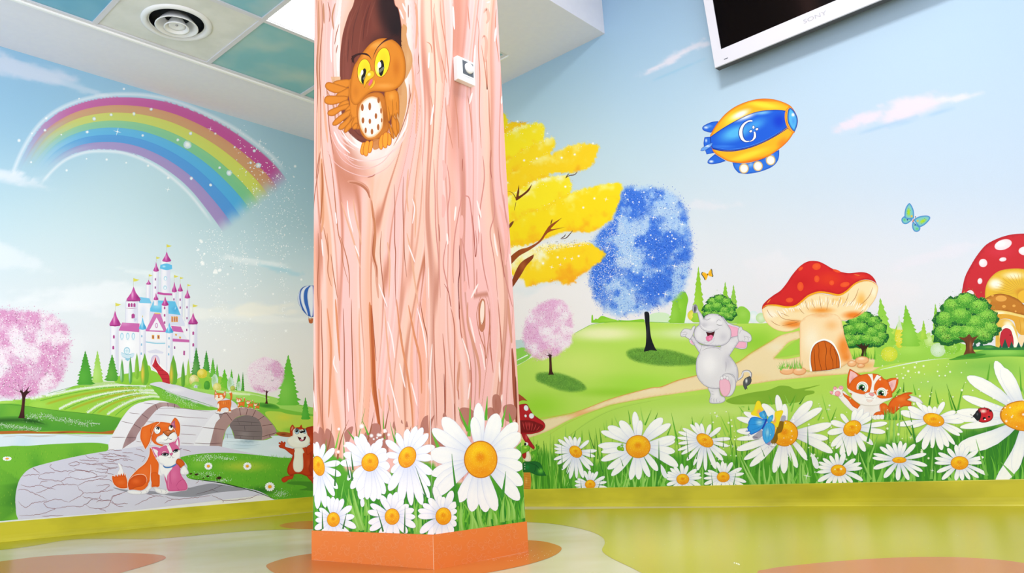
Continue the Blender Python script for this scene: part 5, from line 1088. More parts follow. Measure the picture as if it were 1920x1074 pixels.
pcR('bright conifer right of the blue tree', 110, 190, 280, 110, '86c434', '98d24a', n=9); pcR('tall conifer under the small yellow butterfly', 500, 175, 310, 110, '8cca38', 'a2d64c', n=9); pcR('tall green conifer behind the elephant head', 565, 190, 300, 110, '92cc4a', 'a8d860', n=8)
pcR('short conifer before the mushroom house', 400, 190, 200, 110, '8cca34', 'a0d84a', n=7)
T(1640, 420, 3.836)
begin('painted_bushes', RW, mR, 'soft pale bushes and hedges between the mushroom houses')
f('9cd450', "0,990 0,870 60,850 130,800 150,750 170,700! 175,650 185,700 230,720 300,790 330,770 380,800 420,790 470,820 560,850 600,850 660,870! 660,960! 500,965 300,985 130,1005 0,1030", g=[(250, 900, 160, 60, 'aee060', 0.7), (60, 900, 80, 70, '94cc50', 0.6), (560, 900, 80, 50, '7cbf38', 0.7), (180, 830, 40, 90, 'd0dc3c', 0.9)])
for x, y, rx, ry, c, c2 in ((178, 815, 34, 76, 'd6d83a', 'e6e050'), (105, 935, 60, 54, 'c8da3c', 'dfe44e'), (395, 830, 40, 50, 'b4dc74', 'cdeaa0'), (455, 905, 54, 50, 'c2e0b4', 'd8ecd6'), (560, 885, 60, 44, '84c43c', '9cd454')):
    ell(c, x, y, rx, ry, g=[(x, y, rx, ry, c2, 0.9)]); specks(np.array([x, y])/3.836+TF[:2]+np.random.RandomState(x).randn(70, 2)*np.array([rx, ry])/3.836*0.6, 1.2, [c2, c, 'eef6e0'], 3)
f('e2e8f4', "160,760! 172,640 180,620 188,700 200,760!", a=0.7); f('e2e8f4', "400,800! 410,730 420,800!", a=0.8)
pcR('pale green conifer right of the red mushroom house', 80, 870, 340, 170, '92d048', 'a4da5c', n=8, lean=-40); pcR('green conifer with stepped edge in the middle of the hedge', 262, 880, 300, 160, '84c63e', '98d452', n=11, lean=-40); pcR('small conifer between bushes', 352, 830, 140, 60, '96cc40', 'b0da50', n=6)
pcR('slim conifer behind the round green tree at the right', 450, 850, 280, 90, '88c83e', 'a0d656', n=10, lean=-14)

# ---- trees with soft crowns
T(950, 540, 4.13); cur['surf'] = RW
foliage('painted_cherry_tree', 'pink blossom tree on the meadow right of the column', "130,330 160,220 230,140 330,95 430,95 490,160 510,260 515,360 500,440 430,500 360,535 250,555 170,510 130,430", ('fbecf6', 'edb6dc', ['e090c8', 'e8a2d0', 'f0bcdf', 'd87cb8'], ['ffffff', 'faf0f8', 'f4d8ec']), 23, 7, 6000, None, dot=1.1, rag=3, q=1.8, hole=0.15)
sub('trunk', 'small dark brown trunk'); f('3c1c14', "328,535 330,600 328,650 322,672! 368,670! 354,645 350,600 348,530 362,508! 345,520 352,480! 338,515 322,488! 330,520 308,478! 322,520 282,504! 318,526", g=[(340, 600, 10, 60, '5c2e20', 0.8)])
T(1080, 320, 2.983); cur['surf'] = RW
foliage('painted_blue_tree', 'large sparkling blue tree in the middle of the meadow', "250,110 300,90 420,85 500,100 570,145 615,210 640,330 650,430 640,560 610,660 540,730 440,770 330,800 220,815 150,780 95,700 75,600 70,500 90,400 130,340 190,280 220,190", ('a9cbf4', '3f78e4', ['2a62dc', '3c74e6', '5a92ee', '2050c8'], ['eaf2fe', 'c6dcfa', 'a4c6f6']), 31, 14, 17000, None, dot=1.3, rag=5, q=2.0, hole=0.25)
rs = np.random.RandomState(33); 
Q = scatter(pts("90,400 220,240 330,330 380,480 250,560 260,700 120,720 70,560")[0], 3200, 5, lambda x, y, d: ss((d+12)/24), 14); specks(Q, 1.4, ['e6f0fe', 'c4dcfa', 'ffffff', '9cc0f4'], 6)
Q = scatter(pts("400,340 520,320 640,420 610,620 440,740 300,760 400,600 360,480")[0], 4200, 6, lambda x, y, d: ss((d+12)/24), 14); specks(Q, 1.3, ['2a62dc', '3a74ea', '1f54cc'], 7)
sub('sparkle', 'white stars on the blue crown')
for x, y, r in [(255, 252, 20), (433, 262, 20), (594, 300, 20), (551, 532, 22), (500, 690, 22), (312, 668, 18), (254, 788, 18), (178, 430, 16), (194, 592, 16), (95, 598, 14), (195, 720, 14), (107, 700, 14), (428, 484, 18), (305, 476, 16), (275, 132, 14), (170, 160, 12)]: star(x, y, r)
for x, y in [(290, 160), (318, 175), (353, 175), (380, 120), (472, 137), (545, 180), (572, 231), (497, 210), (470, 320), (527, 343), (512, 367), (537, 360), (545, 378), (557, 382), (535, 395), (605, 427), (447, 384), (418, 360), (390, 395), (325, 360), (305, 262), (310, 400), (333, 405), (320, 520), (335, 530), (343, 570), (323, 564), (407, 470), (470, 560), (340, 640), (455, 560), (395, 745), (462, 690), (298, 690), (300, 780), (318, 780), (220, 800), (378, 618), (535, 265), (418, 95), (330, 108), (376, 594), (255, 580), (250, 483)]: glow('ffffff', x, y, 6, 1)
sub('trunk', 'black flared trunk'); f('17181d', "384,790 408,795 412,860 420,930 440,985 455,1008! 420,1003 400,1008 378,1012! 390,970 392,900 384,820", g=[(400, 900, 10, 80, '2c2e36', 0.8)])
# yellow tree
T(920, 200, 2.983); cur['surf'] = RW
begin('painted_yellow_tree', RW, mR, 'yellow leaved tree half hidden behind the right edge of the column')
sub('foliage', 'bright yellow airbrushed leaf clumps')
def clump(q, seed, top='fffbd0', mid='ffe824', low='fdb81c', dirx=-0.3):
    P, S = pts(q); P = curve(P, S, True); mn, mx = P.min(0)-8, P.max(0)+8; H_ = mx[1]-mn[1]
    def g_(x, y):
        d = sdist(np.stack([x, y], 1), P)+(fbm(x*0.2, y*0.2, seed, 3)-0.5)*7
        t = (y-mn[1]+0.36*(x-mn[0])-0.18*(mx[0]-mn[0]))/H_+(fbm(x*0.06, y*0.06, seed+2, 4)-0.5)*0.7
        c = mixc(top, mid, ss(t/0.42)); k = ss((t-0.55)/0.5)[:, None]; c = c*(1-k)+hx(low)*k; return c, ss(d/4+0.5)
    patch(mn[0], mn[1], mx[0], mx[1], 1.8, g_)
    Q = scatter(P, int(len(P)*0+900), seed, lambda x, y, d: np.exp(-((d)/3.0)**2), 5); specks(Q, 1.4, [mid, top, low], seed)
    top_ = scatter(P, 700, seed+1, lambda x, y, d: ss(1-(y-mn[1]+0.36*(x-mn[0])-0.18*(mx[0]-mn[0]))/H_/0.38)*(d > -3), 3); specks(top_, 1.5, ['fffef0', 'fffac8', 'fff48c'], seed+2)
clump("40,70 75,70 110,90 190,88 195,110 120,140 60,160 30,160", 3, 'ffe63c', 'ffd21a', 'f0a41c')
clump("30,200 200,150 300,190 340,300 300,420 150,480 20,520", 41, 'ffe824', 'ffdc20', 'fcc01c'); clump("30,480 200,420 400,390 440,470 420,620 300,720 120,780 30,780", 42, 'ffe824', 'ffdc20', 'fcc01c')
for q_, sd_ in (("-330,300 -240,200 -120,160 40,150 80,220 -40,330 -220,380 -320,360", 21), ("-260,110 -160,40 0,20 90,60 60,160 -100,200 -220,180", 22), ("-420,500 -330,400 -160,350 60,360 80,440 -100,540 -300,580", 23), ("-360,700 -260,600 -80,560 70,580 60,680 -120,760 -300,780", 24), ("-240,900 -160,800 -20,770 90,800 100,900 0,980 -160,990", 25)): clump(q_, sd_)
clump("20,170 80,150 160,110 230,95 285,92 298,130 290,180 200,240 120,300 60,330 20,320", 1)
clump("20,330 90,300 160,260 230,220 290,185 340,172 362,195 350,240 300,270 220,330 130,390 70,420 20,420", 5, 'fff6a0', 'ffdc20', 'fcb41c')
clump("20,440 80,390 200,330 260,290 330,270 400,235 490,208 600,215 598,260 570,320 500,362 400,370 300,380 230,420 150,480 100,520 20,520", 7, 'fff294', 'ffd61e', 'f8a81e')
clump("30,560 100,500 180,450 260,410 350,390 420,385 450,425 440,480 350,530 260,580 180,620 110,650 30,650", 9)
clump("40,720 120,660 200,600 290,580 400,520 480,470 560,450 640,432 732,430 725,500 700,590 640,660 560,700 470,700 380,710 280,750 180,780 90,800 40,790", 11, 'fff480', 'ffe018', 'fdb41c')
clump("60,830 130,780 220,790 280,770 380,770 470,765 550,765 600,790 640,825 610,870 550,910 480,960 470,985 400,995 380,975 300,985 200,1005 190,975 130,950 60,900", 13, 'fffbd8', 'ffd81c', 'fba81c')
specks(scatter(pts("240,790 330,750 520,740 560,775 400,790 260,820")[0], 900, 9, None, 3), 1.6, ['ffffff', 'fff8cc'], 4)
for x, y, r in ((645, 517, 14), (341, 897, 14), (95, 425, 12), (317, 150, 14), (415, 848, 12), (455, 850, 14), (390, 884, 12)): star(x, y, r)
for x, y in ((187, 300), (150, 82), (418, 447), (580, 513), (518, 564), (293, 876), (492, 835), (375, 842), (572, 205), (397, 285), (470, 267), (258, 290)): glow('ffffff', x, y, 8, 1)
sub('trunk', 'brown trunk')
f('8c3e18', "100,1010! 70,1150 40,1300 -10,1560! 100,1560! 106,1300 110,1150 112,1000!")
sub('branch', 'brown bare branches')
f('9c4a1c', "90,890! 110,840 160,800 210,785 270,750 310,690 335,660 400,620! 352,665 340,685 420,672! 340,695 310,715 280,755 220,800 160,835 115,880", g=[(200, 790, 60, 20, 'b86428', 0.6)]); f('8c3e18', "100,1040! 120,970 150,900 180,862 242,825! 235,850 200,890 170,940 130,1000", g=[(180, 890, 30, 50, 'b05c28', 0.7)])
l('6c3414', "335,660 345,628", 6); f('6c3414', "140,520 150,470 158,435! 160,480 158,500 200,470 233,430! 215,470 180,500 150,522"); l('7a3c18', "90,475 120,480 143,515", 6, 's'); f('7a4420', "90,690! 110,650 130,640 115,670"); l('9c7a2c', "142,530 132,582", 4)
for a in ("418,402 428,385 440,372", "418,400 440,385 470,380 485,362", "390,738 412,725 420,710", "390,740 420,735 445,710 460,690"): l('5c3a24', a, 5)
# stylised round trees
def oak(x, y, s, lab, trunk=True):
    begin('painted_round_tree', RW, mR, lab); sub('foliage', 'clumps of bright green leaves'); rs_ = np.random.RandomState(int(x))
    blobs = [(-62, -8, 34, 28), (-70, 32, 30, 24), (-40, -46, 34, 28), (0, -62, 36, 28), (40, -44, 34, 28), (66, -14, 32, 26), (72, 22, 30, 24), (30, 6, 38, 30), (-16, -16, 40, 30), (-26, 34, 36, 26), (14, 34, 40, 26), (48, 38, 32, 22), (-58, 52, 24, 16), (60, 46, 24, 16)]
    for bx, by, rx, ry in blobs: 
        k = 22; t = np.linspace(0, 6.283, k, endpoint=False); r_ = 1+0.10*rs_.randn(k); P = np.stack([x+(bx+np.cos(t)*rx*1.12*r_)*s, y+(by+5+np.sin(t)*ry*1.15*r_)*s], 1)/TF[2]+TF[:2]; f('1f6430', P)
    for bx, by, rx, ry in blobs:
        cx_, cy_ = x+bx*s, y+by*s; k = 20; t = np.linspace(0, 6.283, k, endpoint=False); r_ = 1+0.08*rs_.randn(k); P = np.stack([cx_+np.cos(t)*rx*0.86*r_*s, cy_+np.sin(t)*ry*0.78*r_*s], 1)/TF[2]+TF[:2]
        f('4a9c34', P, g=[(cx_-4*s, cy_-ry*0.35*s, rx*s*0.95, ry*0.85*s, '8cd04c', 0.9)])
        n = int(34*s*s*(3.9/TF[2])**2)+8; q = rs_.randn(n, 2)*np.array([rx, ry])*0.5; specks(np.array([cx_, cy_])/TF[2]+TF[:2]+q*s/TF[2], 1.3, ['9cdc5c', '6cbc40', '347c2c', '225f28'], 5)
        q = rs_.randn(n//2, 2)*np.array([rx*0.4, ry*0.3])-np.array([0, ry*0.4]); specks(np.array([cx_, cy_])/TF[2]+TF[:2]+q*s/TF[2], 1.3, ['b4e86c', 'a2de5c'], 6)
T(1640, 420, 3.836)
# ---- right spotted mushroom house (behind the tree)
begin('painted_mushroom_house', RW, mR, 'huge red white spotted mushroom house at the right edge of the mural')
sub('cap', 'crimson cap with white oval spots')
f('cc2e38', "622,560 630,470 650,380 690,300 740,220 800,150 870,110 950,82 1030,70 1140,72 1260,100 1360,180 1420,300 1450,450 1460,560! 1200,560 800,540 700,575", e=('a81e2a', 10, 0.6), g=[(900, 200, 160, 60, 'd8384a', 0.6), (760, 480, 60, 60, 'c02a34', 0.5)])
for x, y, rx, ry, an in ((924, 148, 64, 36, -18), (780, 280, 30, 30, -40), (922, 254, 26, 15, -8), (757, 410, 17, 22, 10), (685, 506, 29, 32, 35), (1085, 193, 50, 32, 0), (1250, 170, 50, 34, 20), (1330, 330, 34, 40, 0)): ell('f4e2ea', x, y, rx, ry, an, g=[(x-rx*0.3, y-ry*0.2, rx, ry, 'ffffff', 0.7)], e=('e2b8c6', 8, 0.4))
sub('gills', 'golden radiating gills'); f('e8bc3c', "795,530 800,450 830,390 890,340 970,322 1060,322 1150,345 1210,420 1220,520! 1000,560 820,545", e=('c89a30', 8, 0.7), g=[(870, 430, 80, 60, 'fdf8ea', 1.0), (1000, 370, 120, 40, 'fbf0cc', 0.9), (1060, 490, 80, 50, 'd08a2c', 0.8)])
for k in range(22):
    t = math.pi*(1.0+k/21*0.95); l('c08a3a', f"{1060+math.cos(t)*55:.0f},{510+math.sin(t)*60:.0f} {1060+math.cos(t)*150:.0f},{510+math.sin(t)*120:.0f} {1060+math.cos(t)*215:.0f},{512+math.sin(t)*165:.0f}", 3, 'b', a=0.7)
ell('ecb83c', 1085, 520, 60, 50, e=('b8862c', 6, 0.6))
sub('small_cap', 'brown cap with tan dots'); f('c07a2c', "765,575 790,540 840,512 900,500 960,510 1030,540 1090,590 1180,610 1290,660 1350,740! 1200,680 1050,650 960,630 880,625 800,635 780,600", e=('8a4e1c', 10, 0.7), g=[(880, 540, 70, 26, 'd08c3c', 0.7)])
for x, y, rx, ry in ((818, 558, 16, 18), (930, 592, 14, 10), (1002, 588, 12, 9), (1014, 628, 7, 7), (910, 535, 40, 22), (848, 515, 10, 6)): ell('e8a850', x, y, rx, ry)
f('f2dc8c', "800,640 870,620 960,628 1050,650 1200,680 1350,740! 1200,710 1050,672 960,655 880,660 830,690 810,660", e=('e0b040', 8, 0.6), g=[(900, 640, 60, 14, 'fdf6d8', 0.9)])
f('e2a83c', "815,680 880,650 960,650 1060,672 1200,710 1350,745! 1250,800 1160,800! 1060,800 1020,760 1000,700 950,680 900,690 880,740 860,800! 780,815 740,825! 800,790 850,740", g=[(1080, 730, 60, 50, 'ecc05c', 0.7)]); 
for a in ("1040,680 1050,740 1048,790", "1070,682 1090,750", "1100,690 1130,760", "800,800 850,770 880,740", "780,812 850,795 880,770"): l('c88c2c', a, 3)
sub('stem', 'yellow stem with round red door'); f('ecc25c', "872,890 870,800 874,730 895,695 930,682 970,690 1000,720 1025,780 1030,850 1022,885! 905,895!", g=[(960, 720, 50, 40, 'fdf4d8', 0.9), (885, 820, 20, 80, 'd8a840', 0.6)]); f('fdf8ee', "905,890! 900,800 915,745 950,722 990,735 1015,790 1030,840 1026,885! 1000,885!")
f('c22c3c', "905,885! 900,830 908,780 930,752 955,748 980,765 995,810 1000,850 996,885!", e=('94202c', 6, 0.7)); ell('6c1420', 975, 798, 5); f('f6ddb4', "1028,830 1050,800 1090,800! 1090,885! 1070,885 1040,860")
for x, w_, h_ in ((720, 40, 50), (768, 44, 54), (938, 50, 70), (985, 40, 50), (1035, 40, 44), (1075, 40, 50), (905, 24, 30)): f('1d5a48', f"{x-w_/2},895! {x},{892-h_}! {x+w_/2},895!", 0)
f('2c7c3c', "700,902 740,880 830,870 900,888 1000,888 1090,884! 1090,905!", g=[(820, 885, 60, 14, '6cb848', 0.6)])
T(1240, 560, 4.174); oak(455, 82, 1.32, 'round green tree directly behind the elephant head')
T(1410, 470, 4.296)
oak(905, 650, 1.85, 'round dark green tree right of the red capped mushroom house')
sub('trunk', 'dark brown forked trunk'); f('3c2418', "870,855! 885,820 880,790 850,765 830,745! 868,762 880,740 895,765 915,735! 912,770 950,745! 925,785 918,815 922,855! 900,848")
sub('grass_tufts'); rr = random.Random(7)
for k in range(34): x = rr.uniform(805, 1000); blade(x, 875, x+rr.uniform(-16, 16), 875-rr.uniform(30, 90), 4, 7, rr.choice(['5cae2c', '7cc440', '4c9c2c']))
T(1640, 420, 3.836); oak(655, 700, 2.35, 'big round green tree before the right hand mushroom house'); sub('trunk', 'brown twisted trunk'); f('6c3c24', "640,945 655,900 650,850 620,825 600,810! 650,815 680,790 700,815 750,800! 715,840 705,880 715,915 735,935! 690,930", g=[(690, 880, 14, 60, 'a4683c', 0.9), (655, 870, 10, 40, '3c2014', 0.6)]); f('3c8c2c', "580,960 640,940 700,930 800,935 740,950 650,960", a=0.9)

# ---- red capped mushroom house
T(1410, 470, 4.296)
begin('painted_mushroom_house', RW, mR, 'mushroom house with red orange spotted cap and brown plank door')
sub('gills', 'cream and orange underside'); 
f('fbe3b4', "80,470 95,450 180,440 300,455 380,430 450,370 540,345 640,360 720,350 800,290 880,250 960,245 1010,280 1012,330 985,400 920,480 850,530 780,555 720,560 640,520 560,505 470,520 410,560 380,620! 300,650 220,645 150,610 100,550", e=('e0a860', 8, 0.5),
  g=[(330, 590, 130, 50, 'f08c34', 0.95), (820, 520, 130, 50, 'f0842c', 0.95), (560, 480, 150, 40, 'f29a3c', 0.8), (880, 400, 60, 100, 'f6b858', 0.7), (700, 400, 100, 50, 'f8c870', 0.6), (150, 510, 70, 60, 'fdf2dc', 0.9), (350, 480, 80, 26, 'f8cc84', 0.6), (980, 330, 40, 60, 'fdf0d4', 0.9), (480, 420, 80, 40, 'fbdca0', 0.7)], sp=2)
rs = random.Random(4)
for k in range(44):
    t = k/43; x1 = 190+t*720; y1 = 525-90*math.sin(t*3.0)+(-40*t)+rs.uniform(-14, 14)+18; x0 = x1+(x1-560)*0.10; y0 = y1-rs.uniform(30, 62); l('fff6e2', f"{x1:.0f},{y1:.0f} {(x0+x1)/2+3:.0f},{(y0+y1)/2:.0f} {x0:.0f},{y0:.0f}", 9, 'b')
for a in ("200,480 240,540 320,560 400,565", "230,500 300,530", "240,605 310,590 380,570", "380,460 400,490 425,510", "430,400 440,450 460,480", "480,380 490,430 510,465", "545,360 550,420 560,470", "610,365 612,420 600,480", "655,380 650,420 645,440", "715,370 700,420 690,460", "780,340 760,400 730,450", "860,300 830,380 780,440", "975,290 940,370 870,440", "120,470 140,510 170,540", "150,560 190,590 230,605", "900,470 860,510 810,540"): l('b46c30', a, 3.5)
sub('cap', 'red cap with orange spots')
f('d6282a', "80,472! 85,440 120,400 170,360 230,320 280,260 320,200 370,140 420,100 470,82 530,85 580,105 640,140 700,165 780,180 880,172 940,185 985,225 1014,290! 1000,262 960,238 900,232 830,260 760,320 700,350 620,335 540,328 460,355 400,405 350,440 280,450 190,435 130,440", e=('b01c20', 12, 0.55), g=[(620, 230, 160, 90, 'e23a24', 0.8), (400, 250, 120, 80, 'cc2024', 0.6), (860, 210, 90, 30, 'e8452c', 0.6)])
l('f6a820', "84,465 110,442 180,436 280,452 350,444 400,408 460,360 540,334 620,342 700,356 760,328 830,266 900,240 960,246 1005,275", 14); l('fbd040', "130,445 190,444 280,458 360,446", 6)
for x, y, rx, ry, an in ((520, 127, 34, 27, -8), (522, 227, 21, 28, 0), (390, 288, 25, 36, 0), (748, 272, 38, 20, -12), (302, 397, 30, 19, -5), (642, 258, 20, 20, 0), (392, 145, 22, 12, -40), (683, 163, 32, 10, 20)): ell('ee5226', x, y, rx, ry, an, g=[(x, y, rx, ry, 'f4683c', 0.5)])
l('f08c3c', "120,425 150,390", 8); l('f08c3c', "820,190 870,200", 5)
sub('stem', 'cream and orange stem'); f('fbe0b4', "385,640! 384,600 400,560 450,520 520,505 600,500 680,515 715,550 730,600 745,680 770,760 800,840 803,870 780,900! 710,940! 600,965 480,972! 410,950 392,900 385,800", e=('e8a868', 6, 0.4), g=[(480, 720, 110, 180, 'fdf0d4', 0.9), (740, 780, 90, 160, 'f4923c', 0.95), (640, 600, 90, 70, 'f8c080', 0.7), (560, 520, 120, 30, 'f0b070', 0.6), (760, 860, 60, 60, 'f08a34', 0.8)])
sub('door', 'brown arched plank door with white surround'); f('ffffff', "468,972! 462,900 470,810 500,745 560,712 600,712 650,735 690,800 712,870 716,942! 700,946 600,966"); f('d2661c', "486,970! 474,890 480,810 510,755 560,728 600,728 650,760 685,820 703,880 706,942! 600,962", o='6c2c10', ow=3, e=('a8480f', 10, 0.6), g=[(590, 840, 60, 90, 'da7024', 0.6)])
for a in ("530,742 540,800 538,860 562,966", "585,730 600,800 592,880 600,962", "640,760 630,820 650,890 652,955", "660,790 680,850 682,900 684,948", "500,790 505,880 510,968"): l('7c3410', a, 4, 'n')
sub('stone', 'tan rounded stones')
for x, y, rx, ry in ((285, 965, 62, 34), (382, 970, 55, 32), (805, 908, 38, 26), (886, 882, 56, 32), (876, 925, 32, 18)): ell('f6bd8a', x, y, rx, ry, -4, e=('dc8c54', 12, 0.8), g=[(x-rx*0.1, y-ry*0.5, rx*0.8, ry*0.7, 'fde0c0', 0.9)])
sub('grass_tufts')
for k in range(46): x = rr.uniform(205, 400); blade(x, 950+rr.uniform(0, 20)*(x < 240), x+rr.uniform(-20, 24), 930-rr.uniform(10, 90)*(0.4+0.6*(x-200)/200), 4, 6, rr.choice(['8ccc50', 'a4d870', '6cb83c']))

# ---- airship
T(1290, 170, 6.317)
begin('painted_airship', RW, mR, 'yellow and blue toy airship with a white letter emblem flying in the sky')
B1, B2 = '2a6ade', '123ea8'
sub('fin', 'blue tail fins'); f(B1, "360,360! 290,368 220,395 175,425 170,455 200,480 272,498! 330,430", e=(B2, 16, 0.8), g=[(215, 435, 44, 26, 'dce8fa', 0.9), (250, 420, 60, 30, '6ca0ec', 0.7)])
f(B1, "320,750! 270,790 235,830 235,860 280,870 360,860 450,832! 380,790", e=(B2, 16, 0.8), g=[(275, 838, 44, 24, 'e6effc', 0.9)])
f(B1, "262,545! 195,552! 185,640 220,755! 315,735! 290,640", e=(B2, 12, 0.8), g=[(215, 590, 22, 34, 'b8d2f6', 0.9)]); 
sub('gondola', 'blue gondola'); f('2f74e0', "525,850! 550,920 600,975! 700,985 850,960 980,910 1050,850 1078,780 1080,700! 1000,740 900,800 700,860", e=(B2, 16, 0.7), g=[(960, 780, 80, 60, 'e6effc', 0.9), (740, 870, 60, 60, '8cbcf2', 0.8), (1000, 840, 60, 60, '6ca8ee', 0.7), (600, 890, 60, 50, '4a8cec', 0.5)])
for x, y in ((663, 921), (829, 893), (979, 824)): sub('porthole', 'round cream porthole with golden rim'); ell('d9b45c', x, y, 57, 60); ell('f4efe2', x, y, 47, 50, g=[(x+5, y+5, 46, 48, 'ffffff', 0.8)], e=('d8ccc0', 10, 0.6))
sub('envelope', 'glossy yellow and blue envelope')
EN = "262,550 275,510 300,460 360,370 450,270 560,190 700,130 840,98 960,96 1080,120 1190,165 1240,210 1285,290 1300,350 1290,420 1250,500 1180,600 1080,690 960,770 840,820 720,850 600,855 480,835 400,795 330,750 285,690"
f('f8b626', EN, e=('e2701c', 30, 0.75), o='b8541c', ow=3, g=[(900, 170, 330, 60, 'fbe03c', 0.9, 8), (520, 330, 180, 90, 'fbe040', 0.9, -38), (720, 760, 380, 60, 'fdd838', 0.95, -18), (760, 840, 300, 50, 'f07a24', 0.8, -14), (1120, 620, 120, 80, 'f28a24', 0.8, -45), (620, 280, 180, 60, 'fff8ee', 1.0, -25), (880, 110, 260, 26, 'f0861e', 0.7, 4)], sp=1.0)
f('1f5fdc', "262,550! 330,500 420,440 540,370 700,290 840,245 1000,228 1100,230 1165,242! 1150,330 1180,430! 1050,520 900,600 740,665 560,705 400,705 285,680! 265,610", o='0e2c80', ow=3, e=('10389c', 14, 0.8), g=[(560, 500, 300, 130, '56b8f2', 0.95, -20), (660, 300, 230, 70, 'ffffff', 1.0, -18), (880, 260, 150, 40, '8cd0f6', 0.7, -6), (800, 400, 200, 100, '4aa8ee', 0.7, -25), (1080, 360, 120, 130, '1240d0', 0.9), (420, 660, 200, 30, '3a80e8', 0.7)], sp=1.0)
l('0f2f88', "290,686 400,712 560,712 740,672 900,608 1050,528 1185,440", 9, 'n'); l('4a8cf0', "320,668 450,690 620,682 800,632 960,560 1120,460", 6)
f('56b8f2', "1200,195! 1245,225 1285,290 1300,350 1290,420 1262,492! 1215,440 1180,360 1180,260", e=('123a9c', 26, 0.9), g=[(1245, 285, 30, 34, 'ffffff', 0.95), (1250, 360, 40, 80, '4a94e8', 0.6)])
l('d9781c', "1205,192 1165,240 1155,320 1175,410 1215,465 1262,495", 20, 'n'); l('fbb040', "1198,200 1160,250 1152,325 1170,405 1210,458 1250,490", 8, 'n')
sub('propeller', 'blue propeller'); f('6ca4ec', "150,712! 165,680 230,640 290,615! 280,650 230,690 180,712", o=B2, ow=4, g=[(230, 655, 50, 18, 'dceafc', 0.9)]); f(B1, "205,700! 240,690 285,680! 300,735! 225,750", e=(B2, 8, 0.7))
sub('emblem', 'white curled letter G with a small flower, outlined in blue')
def band(c, p, w, prof):
    P, S = pts(p); P = curve(P, S, False, 1.0); n = len(P); t = np.linspace(0, 1, n); T_ = np.gradient(P, axis=0); N = np.stack([-T_[:, 1], T_[:, 0]], 1); N /= np.linalg.norm(N, axis=1)[:, None]
    k = np.interp(t, [a for a, b in prof], [b for a, b in prof])*w/TF[2]/2; V = np.empty((2*n, 2)); V[0::2] = P+N*k[:, None]; V[1::2] = P-N*k[:, None]; emit(V, [(2*i, 2*i+1, 2*i+3, 2*i+2) for i in range(n-1)], np.array([*hx(c), 1.0]))
G1 = "762,358 735,357 700,368 660,400 632,450 625,510 645,570 685,600 730,598"; pr = [(0, 0.45), (0.2, 0.5), (0.45, 0.9), (0.6, 1.1), (0.75, 0.9), (0.9, 0.35), (1, 0.12)]
G2 = "735,600 765,585 790,550 792,510 785,487"; pr2 = [(0, 0.15), (0.3, 0.5), (0.6, 0.95), (1, 0.55)]
band('1a3f9c', G1, 46, [(a, b+0.25) for a, b in pr]); band('1a3f9c', G2, 34, [(a, b+0.3) for a, b in pr2])
for x, y, rx, ry, an in ((775, 433, 12, 17, 0), (744, 480, 17, 12, -25), (816, 456, 17, 12, -20)): ell('1a3f9c', x, y, rx+6, ry+6, an)
band('ffffff', G1, 36, pr); band('ffffff', G2, 30, pr2)
for x, y, rx, ry, an in ((775, 433, 12, 17, 0), (744, 480, 17, 12, -25), (816, 456, 17, 12, -20)): ell('ffffff', x, y, rx, ry, an)
# ---- butterflies
T(1670, 360, 11.93)
begin('painted_butterfly', RW, mR, 'teal and blue butterfly flying alone in the sky at the right')
sub('wing', 'teal wings with lime markings')
for q, g_ in (("310,560 315,430 345,330 395,260 430,250 470,300 510,390 525,480 520,590! 420,610 340,600", [(400, 450, 60, 130, 'a8d62c', 0.9), (470, 540, 40, 40, 'f0b83c', 1.0)]), ("300,540! 245,590 245,660 290,710 350,718 430,670 500,610! 420,590 350,570", [(310, 620, 40, 40, '5cc86c', 0.9), (430, 630, 30, 20, 'b8e09c', 0.9)]),
              ("530,600! 600,560 700,530 820,525 885,560 870,620 800,700 720,760 640,780 580,720 520,640!", [(720, 650, 120, 60, 'a8d62c', 0.95, -30), (605, 645, 36, 30, 'f0b83c', 1.0)]), ("500,640! 478,740 490,820 530,880 600,890 655,850 665,790! 600,740 540,690", [(590, 820, 50, 40, '5cc878', 0.9), (530, 720, 20, 30, 'b8e09c', 0.9)])):
    f('7cc4c0', q, e=('2f74d0', 46, 0.8), g=g_, sp=0.5)
for x, y in ((375, 620), (545, 735)): ell('1c4a8c', x, y, 16, 18)
for x, y in ((395, 365), (375, 425), (370, 485), (440, 410), (760, 590), (790, 620), (745, 665), (690, 710)): ell('6a9c24', x, y, 12, 5)
sub('body', 'small reddish body'); f('d07868', "480,670 500,620 525,595 520,640 495,675"); ell('5c3440', 555, 557, 14)
T(1300, 490, 21.48)
begin('painted_butterfly', RW, mR, 'tiny yellow butterfly above the conifers right of the blue tree')
for q in ("340,520 350,460 400,430 470,450 560,510 590,560! 560,660 520,740 470,750 420,660 370,590", "580,520! 620,420 680,330 720,310 745,400 760,520 790,590 740,615 640,590"): f('f6b41c', q, e=('f8d868', 50, 0.7), sp=0.5)
l('3c4a44', "380,430 335,480 345,540 410,620 450,700 470,750", 34, 'n'); l('3c4a44', "720,305 750,380 755,480 795,590 745,615", 34, 'n'); ell('8a5a10', 575, 525, 26, 40)

